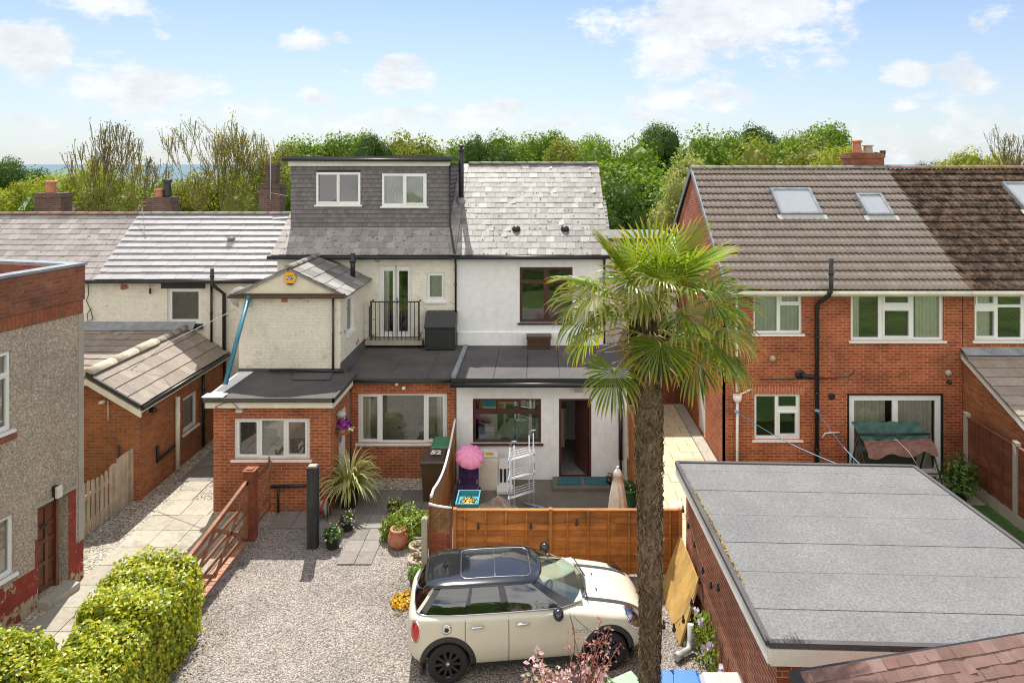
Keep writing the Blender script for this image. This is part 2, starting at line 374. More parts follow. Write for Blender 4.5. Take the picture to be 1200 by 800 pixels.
M['green_dark'] = m_plain('green_plastic', (.06, .24, .12), .45, .12)
M['pink'] = m_plain('pink_plastic', (.86, .30, .50), .4, .08)
M['cream_cloth'] = m_plain('cream_canvas', (.82, .77, .66), .9, .12, 10, .3)
M['tan_cloth'] = m_plain('tan_tarpaulin', (.42, .34, .26), .75, .25, 5, .4)
M['tarp_green'] = m_plain('dark_green_tarpaulin', (.018, .075, .06), .45, .3, 6, .6, bscale=14)
M['tarp_brown'] = m_plain('brown_tarpaulin', (.19, .085, .065), .6, .3, 12, .6, bscale=20)
M['mat_teal'] = m_plain('teal_doormat', (.035, .13, .16), .95, .25, 40, .6)
M['carpet'] = m_plain('grey_carpet', (.20, .19, .19), .95, .4, 14, .5)
M['room_white'] = m_plain('white_room_wall', (.74, .72, .68), .8, .05)
M['paint_yellow'] = m_plain('amber_alarm_cover', (.85, .42, .02), .4, .06)
M['logo_blue'] = m_plain('blue_badge', (.03, .05, .25), .4, .05)
M['bark'] = m_plain('tree_bark', (.10, .075, .05), .95, .35, 8, .8)
M['bark_moss'] = m_plain('mossy_bark', (.17, .145, .055), .95, .35, 8, .8)
# ------------------------------------------------------------------ mesh helpers
BASE = {}
class Fr:
    """a facade: origin o, unit direction ud to the right (seen from outside), outward normal nd"""
    def __init__(s, o, ud=(1, 0)):
        s.o = Vector((o[0], o[1], o[2] if len(o) > 2 else 0)); l = math.hypot(*ud)
        s.u = Vector((ud[0] / l, ud[1] / l, 0)); s.n = Vector((ud[1] / l, -ud[0] / l, 0))
    def __call__(s, p): return s.o + s.u * p[0] + s.n * p[1] + Vector((0, 0, p[2]))
def front(Y): return Fr((0, Y, 0), (1, 0))       # facade facing the camera: u = world X, outward = -Y

class MB:
    def __init__(s, fr=None): s.v = []; s.f = []; s.fr = fr; s.sm = []
    def pt(s, p):
        s.v.append(tuple(s.fr(p)) if s.fr else tuple(p)); return len(s.v) - 1
    def face(s, pts, smooth=False):
        s.f.append([s.pt(p) for p in pts]); s.sm.append(smooth)
    def box(s, a0, a1, b0, b1, c0, c1):
        i = [s.pt(p) for p in ((a0, b0, c0), (a1, b0, c0), (a1, b1, c0), (a0, b1, c0), (a0, b0, c1), (a1, b0, c1), (a1, b1, c1), (a0, b1, c1))]
        for q in ((0, 3, 2, 1), (4, 5, 6, 7), (0, 1, 5, 4), (1, 2, 6, 5), (2, 3, 7, 6), (3, 0, 4, 7)):
            s.f.append([i[k] for k in q]); s.sm.append(False)
    def prism(s, poly, ext):
        """poly: list of points, ext: extrusion vector"""
        n = len(poly); e = Vector(ext)
        a = [s.pt(p) for p in poly]; b = [s.pt(Vector(p) + e) for p in poly]
        s.f.append(a[::-1]); s.f.append(b); s.sm += [False, False]
        for k in range(n):
            s.f.append([a[k], a[(k + 1) % n], b[(k + 1) % n], b[k]]); s.sm.append(False)
    def beam(s, p, q, w, h, up=(0, 0, 1)):
        """rectangular bar from p to q, width w, height h"""
        p, q = Vector(p), Vector(q); d = (q - p).normalized(); up = Vector(up)
        if abs(d.dot(up)) > .98: up = Vector((0, 1, 0))
        sx = d.cross(up).normalized() * w / 2; sz = sx.cross(d).normalized() * h / 2
        i = [s.pt(a + x * sx + z * sz) for a in (p, q) for x, z in ((-1, -1), (1, -1), (1, 1), (-1, 1))]
        for k in ((0, 1, 2, 3), (7, 6, 5, 4), (0, 4, 5, 1), (1, 5, 6, 2), (2, 6, 7, 3), (3, 7, 4, 0)):
            s.f.append([i[j] for j in k]); s.sm.append(False)
    def tube(s, pts, r, n=8, cap=True):
        pts = [Vector(p) for p in pts]; rs = r if isinstance(r, (list, tuple)) else [r] * len(pts)
        rings = []; ref = None
        for k, p in enumerate(pts):
            d = (pts[min(k + 1, len(pts) - 1)] - pts[max(k - 1, 0)])
            d = d.normalized() if d.length > 1e-9 else Vector((0, 0, 1))
            if ref is None:
                ref = d.orthogonal().normalized()
            a = (ref - d * ref.dot(d))
            a = a.normalized() if a.length > 1e-6 else d.orthogonal().normalized()
            ref = a; b = d.cross(a)
            rings.append([s.pt(p + (a * math.cos(t) + b * math.sin(t)) * rs[k]) for t in [2 * math.pi * j / n for j in range(n)]])
        for k in range(len(rings) - 1):
            for j in range(n):
                s.f.append([rings[k][j], rings[k][(j + 1) % n], rings[k + 1][(j + 1) % n], rings[k + 1][j]]); s.sm.append(True)
        if cap:
            s.f.append(rings[0][::-1]); s.f.append(rings[-1]); s.sm += [False, False]
    def lathe(s, prof, c=(0, 0, 0), n=20, axis='Z', smooth=True, wob=None, cap=True):
        """prof: list of (radius, height)"""
        c = Vector(c); rings = []
        for (r, h) in prof:
            ring = []
            for j in range(n):
                t = 2 * math.pi * j / n; rr = r * (wob(t, h) if wob else 1)
                q = (rr * math.cos(t), rr * math.sin(t), h)
                if axis == 'Y': q = (q[0], q[2], q[1])
                if axis == 'X': q = (q[2], q[0], q[1])
                ring.append(s.pt(c + Vector(q)))
            rings.append(ring)
        for k in range(len(rings) - 1):
            for j in range(n):
                s.f.append([rings[k][j], rings[k][(j + 1) % n], rings[k + 1][(j + 1) % n], rings[k + 1][j]]); s.sm.append(smooth)
        if cap: s.f.append(rings[0][::-1]); s.f.append(rings[-1]); s.sm += [False, False]
    def panel(s, u0, u1, z0, z1, holes=(), w1=0.0, w0=-.2):
        """upright slab in (u, w, z) with rectangular holes (u0, u1, z0, z1)"""
        us = sorted({u0, u1, *[h[0] for h in holes], *[h[1] for h in holes]})
        zs = sorted({z0, z1, *[h[2] for h in holes], *[h[3] for h in holes]})
        us = [u for u in us if u0 - 1e-6 <= u <= u1 + 1e-6]; zs = [z for z in zs if z0 - 1e-6 <= z <= z1 + 1e-6]
        def solid(i, j):
            if i < 0 or j < 0 or i >= len(us) - 1 or j >= len(zs) - 1: return False
            cu, cz = (us[i] + us[i + 1]) / 2, (zs[j] + zs[j + 1]) / 2
            return not any(h[0] < cu < h[1] and h[2] < cz < h[3] for h in holes)
        for i in range(len(us) - 1):
            for j in range(len(zs) - 1):
                if not solid(i, j): continue
                a, b, c, d = us[i], us[i + 1], zs[j], zs[j + 1]
                s.face([(a, w1, c), (b, w1, c), (b, w1, d), (a, w1, d)])
                s.face([(b, w0, c), (a, w0, c), (a, w0, d), (b, w0, d)])
                if not solid(i - 1, j): s.face([(a, w0, c), (a, w1, c), (a, w1, d), (a, w0, d)])
                if not solid(i + 1, j): s.face([(b, w1, c), (b, w0, c), (b, w0, d), (b, w1, d)])
                if not solid(i, j - 1): s.face([(a, w0, c), (b, w0, c), (b, w1, c), (a, w1, c)])
                if not solid(i, j + 1): s.face([(a, w1, d), (b, w1, d), (b, w0, d), (a, w0, d)])
    def build(s, name, mat, parent=None, base=None, smooth=None):
        me = bpy.data.meshes.new(name)
        b = Vector(base) if base is not None else (BASE[parent.name] if parent else Vector((0, 0, 0)))
        me.from_pydata([(v[0] - b.x, v[1] - b.y, v[2] - b.z) for v in s.v], [], s.f)
        sm = s.sm if smooth is None else [smooth] * len(s.f)
        me.polygons.foreach_set('use_smooth', sm)
        me.materials.append(M[mat] if isinstance(mat, str) else mat); me.update()
        o = bpy.data.objects.new(name, me); COL.objects.link(o)
        if parent: o.parent = parent; BASE[o.name] = b
        else: o.location = b; BASE[o.name] = b
        return o

def tag(o, label=None, cat=None, group=None, kind=None):
    for k, v in (('label', label), ('category', cat), ('group', group), ('kind', kind)):
        if v: o[k] = v
    return o
def thing(name, label, cat, base, group=None):
    o = bpy.data.objects.new(name, None); COL.objects.link(o); o.empty_display_size = .2
    o.location = base; BASE[o.name] = Vector(base)
    return tag(o, label, cat, group)
def struct(name, mb, mat): return tag(mb.build(name, mat), kind='structure')

def cards(name, mat, Pt, Nm, S, parent=None, aspect=.6, base=None, fold=.25, kind=None, dirs=None):
    """many loose leaf-shaped faces: points, facing normals, sizes"""
    n = len(Pt); Pt = np.asarray(Pt, float); Nm = np.asarray(Nm, float); S = np.asarray(S, float).reshape(-1, 1)
    Nm = Nm / (np.linalg.norm(Nm, axis=1, keepdims=True) + 1e-9)
    rv = NPR.normal(size=(n, 3)) if dirs is None else np.asarray(dirs, float)
    T = rv - Nm * np.sum(rv * Nm, axis=1, keepdims=True); T /= (np.linalg.norm(T, axis=1, keepdims=True) + 1e-9)
    B = np.cross(Nm, T)
    a = Pt - T * S * .5; c = Pt + T * S * .5
    b = Pt + B * S * aspect * .5 + Nm * S * fold * .5 - T * S * .08; d = Pt - B * S * aspect * .5 + Nm * S * fold * .5 - T * S * .08
    V = np.stack([a, b, c, d], axis=1).reshape(-1, 3)
    bs = Vector(base) if base is not None else (BASE[parent.name] if parent else Vector((0, 0, 0)))
    V = V - np.array(bs)
    k = np.arange(n) * 4
    Fc = np.stack([np.stack([k, k + 1, k + 2], 1), np.stack([k, k + 2, k + 3], 1)], 1).reshape(-1, 3)
    me = bpy.data.meshes.new(name); me.vertices.add(len(V)); me.vertices.foreach_set('co', V.ravel())
    me.loops.add(Fc.size); me.loops.foreach_set('vertex_index', Fc.ravel().astype(np.int32))
    me.polygons.add(len(Fc)); me.polygons.foreach_set('loop_start', (np.arange(len(Fc)) * 3).astype(np.int32))
    me.update(calc_edges=True); me.validate()
    me.materials.append(M[mat] if isinstance(mat, str) else mat)
    o = bpy.data.objects.new(name, me); COL.objects.link(o)
    if parent: o.parent = parent
    else: o.location = bs
    BASE[o.name] = bs
    if kind: o['kind'] = kind
    return o

def text(name, body, size, mat, parent, loc, rot, extrude=.002, align='CENTER', sx=1.0, bold=0.0):
    cu = bpy.data.curves.new(name, 'FONT'); cu.body = body; cu.size = size; cu.extrude = extrude; cu.align_x = align; cu.align_y = 'CENTER'; cu.offset = bold
    t = bpy.data.objects.new(name + '_tmp', cu); COL.objects.link(t)
    dg = bpy.context.evaluated_depsgraph_get(); me = bpy.data.meshes.new_from_object(t.evaluated_get(dg))
    bpy.data.objects.remove(t); bpy.data.curves.remove(cu)
    o = bpy.data.objects.new(name, me); COL.objects.link(o); me.materials.clear(); me.materials.append(M[mat])
    o.parent = parent; o.location = Vector(loc) - (BASE[parent.name] if parent else Vector()); o.rotation_euler = rot; o.scale = (sx, 1, 1)
    BASE[o.name] = BASE[parent.name]; return o

# ------------------------------------------------------------------ windows, roofs, pipes
def window(parent, fr, u0, u1, z0, z1, panes, mat='upvc', depth=.06, sashes=(), sill=True, glass='glass', curtain=None, name='window', sill_mat=None, bar=.0):
    """panes and sashes in fractions (a0, a1, b0, b1) of the window rectangle; returns the frame part"""
    W, Hh = u1 - u0, z1 - z0
    holes = [(u0 + a * W, u0 + b * W, z0 + c * Hh, z0 + d * Hh) for a, b, c, d in panes]
    mb = MB(fr); mb.panel(u0, u1, z0, z1, holes, -depth, -depth - .07)
    for (a, b, c, d) in sashes:
        p, q, r, s = u0 + a * W, u0 + b * W, z0 + c * Hh, z0 + d * Hh; e = .045
        mb.panel(p - e, q + e, r - e, s + e, [(p, q, r, s)], -depth + .022, -depth - .001)
    f = mb.build(name, mat, parent)
    g = MB(fr)
    for h in holes: g.face([(h[0] - .01, -depth - .035, h[2] - .01), (h[1] + .01, -depth - .035, h[2] - .01), (h[1] + .01, -depth - .035, h[3] + .01), (h[0] - .01, -depth - .035, h[3] + .01)])
    g.build('pane', glass, f)
    if sill:
        s_ = MB(fr); s_.box(u0 - .06, u1 + .06, -depth - .01, .05, z0 - .055, z0 - .002); s_.build('sill', sill_mat or mat, f)
    if curtain:
        for (a, b, m_) in curtain:
            c = MB(fr); p, q = u0 + a * W, u0 + b * W; n = max(6, int((q - p) / .03))
            for k in range(n):
                ua, ub = p + (q - p) * k / n, p + (q - p) * (k + 1) / n
                wa, wb = -depth - .095 + .022 * math.sin(k * 1.9), -depth - .095 + .022 * math.sin((k + 1) * 1.9)
                c.face([(ua, wa, z0 - .05), (ub, wb, z0 - .05), (ub, wb, z1 + .03), (ua, wa, z1 + .03)], True)
            c.build('curtain', m_, f)
    return f

def slates(mb, A, B, D, rows, w, lift=.014, gap=.005, over=.02, stagger=.5, missing=0, skew=0.0):
    A, B, D = Vector(A), Vector(B), Vector(D); U, V = B - A, D - A; L = U.length; n = U.cross(V).normalized()
    if n.z < 0: n = -n
    Uh = U.normalized(); Vh = V.normalized()
    for r in range(rows):
        v0 = r / rows - (over / V.length if r == 0 else 0); v1 = min(1.0, (r + 1.25) / rows)
        u = -w * ((r * stagger) % 1.0) - RNG.random() * .02 * w
        while u < L:
            ww = w * RNG.uniform(.93, 1.07); a, b = max(0, u), min(L, u + ww - gap); u += ww
            if b - a < .03: continue
            l = lift * (RNG.uniform(.75, 1.35) if lift < .03 else RNG.uniform(.94, 1.06)); tl = RNG.uniform(-.006, .006) if RNG.random() > .012 else -RNG.uniform(.03, .06)
            p0 = A + Uh * a + V * v0 + n * (l + tl * .4) + Vh * tl; p1 = A + Uh * b + V * v0 + n * (l - tl * .4) + Vh * tl
            p2 = A + Uh * b + V * v1 + n * .002; p3 = A + Uh * a + V * v1 + n * .002
            i = [mb.pt(p) for p in (p0, p1, p2, p3, p0 - n * min(.013, l * .95), p1 - n * min(.013, l * .95))]
            mb.f += [[i[0], i[1], i[2], i[3]], [i[4], i[5], i[1], i[0]]]; mb.sm += [False, False]
def tiles(mb, A, B, D, rows, pitch, amp=.024, lift=.066, over=.04):
    """interlocking tiles: wavy courses, each tile its own island"""
    A, B, D = Vector(A), Vector(B), Vector(D); U, V = B - A, D - A; L = U.length; n = U.cross(V).normalized()
    if n.z < 0: n = -n
    Uh = U.normalized(); prof = [0, .15, .8, 1.0, .8, .15]
    nt = max(1, round(L / (pitch * 2)))
    for r in range(rows):
        v0 = r / rows - (over / V.length if r == 0 else 0); v1 = min(1.0, (r + 1.12) / rows)
        for k in range(nt):
            tl = RNG.uniform(-.003, .004); last = None
            for j in range(13):
                uu = (k + j / 12) / nt * L; h = amp * prof[j % 6]
                p = A + Uh * uu + V * v0 + n * (lift + h + tl); q = A + Uh * uu + V * v1 + n * (h + .002)
                c = (mb.pt(p), mb.pt(q), mb.pt(p - n * .010))
                if last:
                    mb.f += [[last[0], c[0], c[1], last[1]], [last[2], c[2], c[0], last[0]]]; mb.sm += [True, False]
                last = c
def slab_roof(mb, A, B, D, th=.1, drop=.0):
    """solid deck under a roof covering"""
    A, B, D = Vector(A), Vector(B), Vector(D); C = B + D - A; n = (B - A).cross(D - A).normalized()
    if n.z < 0: n = -n
    mb.prism([p - n * (.012 + drop) for p in (A, B, C, D)], -n * th)
def gutter(parent, p, q, mat='black_plastic', r=.055, name='gutter'):
    mb = MB(); mb.tube([p, q], r, 10); return mb.build(name, mat, parent)
def pipe(parent, pts, r=.034, mat='black_plastic', name='drainpipe', clips=True, n=10):
    mb = MB(); mb.tube(pts, r, n)
    if clips:
        for a, b in zip(pts[:-1], pts[1:]):
            a, b = Vector(a), Vector(b)
            if abs((b - a).normalized().z) > .9:
                m = max(1, int((b - a).length / 1.1))
                for k in range(m):
                    c = a.lerp(b, (k + .5) / m); mb.tube([c - Vector((0, 0, .03)), c + Vector((0, 0, .03))], r * 1.22, n)
    return mb.build(name, mat, parent)
def ridge(parent, p, q, mat, n=12, r=.10, name='ridge'):
    p, q = Vector(p), Vector(q); mb = MB(); d = (q - p)
    for k in range(n):
        a, b = p + d * (k / n), p + d * ((k + .985) / n); rr = r * RNG.uniform(.97, 1.05); z = RNG.uniform(-.006, .006)
        side = d.cross(Vector((0, 0, 1))).normalized()
        prof = [(math.cos(t), math.sin(t)) for t in [math.pi * j / 6 for j in range(7)]]
        ra = [mb.pt(a + side * x * rr + Vector((0, 0, y * rr * .75 + z - .03))) for x, y in prof]
        rb = [mb.pt(b + side * x * rr * .96 + Vector((0, 0, y * rr * .72 + z - .03))) for x, y in prof]
        for j in range(6): mb.f.append([ra[j], ra[j + 1], rb[j + 1], rb[j]]); mb.sm.append(True)
        mb.f.append(ra[::-1]); mb.f.append(rb); mb.sm += [False, False]
    return mb.build(name, mat, parent)
def chimney(parent, x0, x1, y0, y1, z0, z1, mat='brick_dark', pots=(), name='chimney'):
    mb = MB(); mb.box(x0, x1, y0, y1, z0, z1 - .16)
    mb.box(x0 - .04, x1 + .04, y0 - .04, y1 + .04, z1 - .16, z1 - .07); mb.box(x0 - .005, x1 + .005, y0 - .005, y1 + .005, z1 - .07, z1)
    st = mb.build(name, mat, parent)
    for (x, y, r, h, m_) in pots:
        b = MB(); b.lathe([(r * 1.08, z1 - .01), (r * 1.0, z1 + h * .12), (r * .86, z1 + h * .75), (r * .9, z1 + h * .8), (r * 1.15, z1 + h * .84), (r * 1.15, z1 + h * .95), (r * .95, z1 + h), (r * .75, z1 + h * .98)], (x, y, 0), 16)
        b.build('chimney_pot', m_, st)
    return st
# ------------------------------------------------------------------ ground
def sheet(name, poly, z, mat):
    mb = MB(); mb.face([(x, y, z) for x, y in poly]); return struct(name, mb, mat)
def rect(x0, x1, y0, y1): return [(x0, y0), (x1, y0), (x1, y1), (x0, y1)]
g = MB(); ys = [(-90, 0), (-20, 0), (0, 0), (30, 0), (60, -1), (120, -4), (300, -16), (900, -45), (2500, -62)]
for (ya, za), (yb, zb) in zip(ys[:-1], ys[1:]):
    for k in range(-6, 6):
        xa, xb = k * 60 * max(1, yb / 90), (k + 1) * 60 * max(1, yb / 90)
        xc, xd = k * 60 * max(1, ya / 90), (k + 1) * 60 * max(1, ya / 90)
        g.face([(xc, ya, za), (xd, ya, za), (xb, yb, zb), (xa, yb, zb)])
struct('ground', g, 'field')
g = MB(); g.face([(-40000, 1900, -58), (30000, 1900, -58), (40000, 60000, -58), (-50000, 60000, -58)]); struct('sea', g, 'sea')
sheet('gravel_drive', rect(-6.45, 2.9, 2.0, 17.9), .006, 'gravel')
sheet('pebble_strip', rect(-10.2, -6.45, 3, 24), .005, 'pebble')
sheet('pebble_bed', rect(-4.9, -2.2, 17.15, 17.85), .016, 'pebble')
def slabs(name, x0, x1, y0, y1, sx, sy, z, mat, th=.03, gap=.012, stagger=0.0, jit=.004):
    mb = MB(); ny = max(1, round((y1 - y0) / sy)); sy = (y1 - y0) / ny
    for j in range(ny):
        x = x0 - (sx * stagger if j % 2 else 0)
        while x < x1 - .05:
            a, b = max(x, x0), min(x + sx, x1); x += sx
            if b - a < .06: continue
            zz = z + RNG.uniform(-jit, jit)
            mb.box(a + gap / 2, b - gap / 2, y0 + j * sy + gap / 2, y0 + (j + 1) * sy - gap / 2, z - th, zz)
    return struct(name, mb, mat)
slabs('flagstone_path', -9.02, -6.60, 6.0, 15.9, .605, .66, .028, 'flag_pale', stagger=.0)
slabs('flagstone_path', -9.02, -7.74, 15.9, 16.6, .64, .66, .028, 'flag_pale')
slabs('flagstone_path', -9.02, -8.45, 16.6, 17.6, .57, .66, .028, 'flag_pale')
slabs('flagstone_path', -9.35, -7.74, 17.6, 22, .8, .8, .026, 'flag_grey')
slabs('paved_court', -5.6, -2.25, 15.32, 17.12, .56, .6, .03, 'flag_grey')
slabs('paved_court', -6.1, -5.6, 15.32, 16.08, .5, .6, .03, 'flag_grey')
slabs('paved_court', -4.15, -3.43, 13.95, 15.3, .36, .45, .028, 'flag_grey')
slabs('side_passage_path', 2.45, 4.55, 11.6, 23.4, .62, .46, .05, 'flag_yellow', th=.06, stagger=.5)
slabs('brick_kerb', -6.56, -6.30, 10.5, 14.7, .26, .115, .05, 'kerb_brick', th=.06)
g = MB(); g.box(4.56, 4.88, 11.6, 25, 0, .07); struct('concrete_edging', g, 'concrete')
g = MB(); g.box(-2.1, 2.22, 13.72, 17.69, -.1, .028); struct('patio', g, 'patio')
sheet('lawn', rect(7.3, 10.72, 3, 16.4), .008, 'grass')
g = MB(); g.box(7.3, 10.72, 16.4, 17.98, -.1, .03); struct('patio', g, 'concrete')

# ------------------------------------------------------------------ white rendered terraced house
YU, YE = 20.4, 17.7
wh = thing('terraced_house', 'white rendered terraced house with pale slate roof and flat roofed white extension', 'house', (0, 20.4, 0), 'terraced cottages seen from behind')
f = front(YU)
mb = MB(f); uw = (X(609, YU), X(671, YU), Z(378, YU), Z(313, YU)); mb.panel(X(535, YU), 2.0, 2.6, 5.62, [uw], 0, -.3)
mb.box(X(537, YU), 1.98, .0, .05, 2.6, Z(389, YU))
body = mb.build('wall', 'white_render', wh)
mb = MB(); mb.box(1.72, 2.0, 20.7, 27.6, 0, 5.6); mb.box(-2.47, 1.7, 27.3, 27.6, 0, 5.6); mb.prism([(1.72, 20.4, 5.6), (1.72, 27.6, 5.6), (1.72, 24.0, 8.1)], (.28, 0, 0)); mb.build('gable_wall', 'white_render', wh)
EA, EB, RA, RB = Vector((-2.47, 20.15, 5.52)), Vector((2.08, 20.15, 5.52)), Vector((-2.47, 24.0, 8.2)), Vector((2.08, 24.0, 8.2))
mb = MB(); slab_roof(mb, EA, EB, RA); slab_roof(mb, Vector((-2.47, 27.85, 5.52)), Vector((2.08, 27.85, 5.52)), RA); deck = mb.build('roof_deck', 'black_paint', wh)
mb = MB(); slates(mb, EA, EB, RA, 17, .265); mb.build('roof', 'slate_pale', wh)
mb = MB(); slates(mb, Vector((-2.47, 27.85, 5.52)), Vector((2.08, 27.85, 5.52)), RA, 17, .27); mb.build('roof', 'slate_pale', wh)
ridge(wh, RA + Vector((0, 0, .03)), RB + Vector((0, 0, .03)), 'ridge_grey', 11)
gutter(wh, (-2.5, 20.1, 5.44), (2.1, 20.1, 5.44))
win = window(wh, f, *uw, [(.05, .455, .05, .70), (.545, .95, .05, .70), (.05, .455, .76, .95), (.545, .95, .76, .95)], 'brown_frame', .05, sill=True, sill_mat='black_paint')
pipe(wh, [(X(708, YU), 20.33, 5.4), (X(708, YU), 20.33, 2.85)])
# roof furniture
for px in (605, 662):
    yy = (H - EA.z + .697 * EA.y) / (.697 + 77 / F); p = P(px, 269, yy)
    mb = MB(); mb.lathe([(.13, -.05), (.13, .04), (.10, .09), (.04, .12), (0.001, .125)], p, 14); mb.build('roof_vent', 'black_plastic', wh)
yy = 22.25; bx = X(540.5, yy)
st = MB(); st.tube([(bx, yy, 6.9), (bx, yy, 8.62)], .085, 14); sp = st.build('stove_pipe', 'black_paint', wh)
st = MB(); st.lathe([(.10, 8.62), (.10, 8.66), (.05, 8.67), (.05, 8.74), (.125, 8.75), (.11, 8.80), (.02, 8.83)], (bx, yy, 0), 14); st.build('cowl', 'steel_dark', sp)
st = MB(); st.lathe([(.20, 6.84), (.15, 6.98), (.10, 7.10)], (bx, yy, 0), 14); st.build('flashing_collar', 'lead', sp)
mb = MB(); mb.box(-2.56, -2.30, 20.9, 24.0, 0, .012)
# extension
fe = front(YE)
ew = (X(554, YE), X(634, YE), Z(519, YE), Z(467, YE)); ed = (X(655, YE), X(693, YE), .06, Z(467, YE))
mb = MB(fe); mb.panel(X(535, YE), 2.27, 0, 2.62, [ew, ed], 0, -.28); mb.build('extension_wall', 'white_render', wh)
mb = MB(); mb.box(2.02, 2.27, YE + .28, YU, 0, 2.62); mb.box(-2.15, -2.02, YE + .28, YU, 0, 2.62); mb.build('extension_wall', 'white_render', wh)
mb = MB()
xs = [-2.22, X(578, 17.4), X(617, 17.4), X(656, 17.4), X(692, 17.4), 2.36]
for a, b in zip(xs[:-1], xs[1:]):
    mb.prism([(a + .006, 17.38, 2.70), (b - .006, 17.38, 2.70), (b - .006, 20.38, 2.75 + RNG.uniform(0, .006)), (a + .006, 20.38, 2.75 + RNG.uniform(0, .006))], (0, 0, .035))
rf = mb.build('extension_roof', 'felt_black', wh)
mb = MB(); mb.box(-2.22, 2.36, 17.36, 20.36, 2.58, 2.696); mb.box(-2.235, 2.375, 17.34, 17.40, 2.56, 2.752); mb.build('roof_edge', 'black_paint', wh)
mb = MB(); mb.tube([(-2.25, 17.29, 2.60), (2.38, 17.29, 2.60)], .06, 10); mb.build('gutter', 'black_plastic', wh)
mb = MB(); mb.box(-2.24, -2.12, 17.36, 20.39, 2.74, 2.83); mb.build('roof_kerb', 'lead', wh)
win = window(wh, fe, *ew, [(.04, .96, .05, .64), (.04, .335, .74, .95), (.375, .66, .74, .93), (.70, .96, .74, .95)], 'brown_frame', .05, sashes=[(.375, .66, .74, .93)], sill=True, sill_mat='brown_frame', glass=None or 'glass')
M['green_cloth'] = m_plain('green_curtain', (.10, .36, .13), .8, .35, 3)
mb = MB(fe); mb.face([(ew[0] + .1, -.9, .35), (ew[1] - .02, -.9, .35), (ew[1] - .02, -.9, 2.0), (ew[0] + .1, -.9, 2.0)]); mb.build('curtain', 'green_cloth', win)
mb = MB(fe); mb.box(ew[0] + .12, ew[0] + .55, -.50, -.24, ew[2] - .02, ew[2] + .34); mb.build('cushion', 'metal_blue', win)
# open doorway and the room behind it
mb = MB(fe); mb.panel(ed[0], ed[1], .03, ed[3], [(ed[0] + .06, ed[1] - .06, .09, ed[3] - .06)], -.03, -.13); dfr = mb.build('door_frame', 'brown_frame', wh)
mb = MB(); hx = ed[1] - .07; a = R(68)
def leaf(u, w, z): return Vector((hx - math.cos(a) * u, YE + .12 + math.sin(a) * u + w, z))
mb.prism([leaf(0, 0, .10), leaf(.74, 0, .10), leaf(.74, 0, 2.03), leaf(0, 0, 2.03)], (-.045 * math.sin(a), -.045 * math.cos(a), 0)); mb.build('door', 'brown_frame', dfr)
mb = MB(); mb.tube([leaf(.66, -.06, 1.05), leaf(.55, -.09, 1.05)], .014, 8); mb.build('door_handle', 'chrome', dfr)
mb = MB(); mb.box(-.2, 2.0, YE + .02, 22.6, .0, .065); mb.build('floor', 'carpet', wh)
mb = MB(); mb.box(-.28, 2.0, 20.2, 20.28, .06, 2.56); mb.box(-.28, -.2, YE + .30, 20.2, .06, 2.56); mb.box(-.2, 2.0, 20.16, 20.20, .07, .22); mb.build('room_wall', 'room_white', wh)
mb = MB(); mb.box(ed[0] - .12, ed[0] + .22, 19.6, 20.1, .066, 1.15); mb.box(ed[0] - .15, ed[0] + .26, 19.57, 20.13, 1.15, 1.19); mb.build('cabinet', 'room_white', wh)
pipe(wh, [(X(727, YE), YE - .06, 2.5), (X(727, YE), YE - .06, Z(475, YE)), (X(727, YE), YE - .06, Z(537, YE)), (X(727, YE), YE - .06, .1)])
mb = MB(fe); mb.tube([(X(727, YE), .06, Z(478, YE)), (X(727, YE), .06, Z(537, YE))], .055, 10); mb.build('drainpipe', 'black_plastic', wh)
mb = MB(fe); mb.box(X(673, YE), X(683, YE), .02, .12, Z(458, YE), Z(452, YE)); mb.box(X(676, YE), X(680, YE), 0, .03, Z(454, YE), Z(450, YE)); mb.build('flood_lamp', 'grey_plastic', wh)
mb = MB(); mb.box(X(618, 20.2), X(645, 20.2), 19.98, 20.36, 2.77, Z(396, 20.1)); mb.box(X(617, 20.2), X(646, 20.2), 19.95, 20.36, Z(396, 20.1), Z(393, 20.1))
for k in range(3): mb.box(X(619, 20.2), X(644, 20.2), 19.955, 19.985, 2.80 + k * .1, 2.83 + k * .1)
mb.build('vent_box', 'brown_plastic', wh)
# step with two doormats
stp = tag(MB().build('x', 'concrete') if False else (lambda m: (m.box(X(648, 17.2), X(715, 17.2), 17.02, 17.66, .028, .12), m.build('door_step', 'patio'))[1])(MB()), 'low dark concrete step in front of the open brown doorway', 'step')
for i, (a, b) in enumerate(((653, 681), (685, 714))):
    mb = MB(); mb.box(X(a, 17.3), X(b, 17.3), 17.18, 17.60, .121, .135); mb.box(X(a, 17.3) + .02, X(b, 17.3) - .02, 17.2, 17.58, .135, .139)
    tag(mb.build('doormat', 'mat_teal'), ('teal doormat on the concrete step, nearer the drying rack', 'teal doormat on the concrete step, nearer the closed cream parasol')[i], 'doormat', 'doormats on the step')

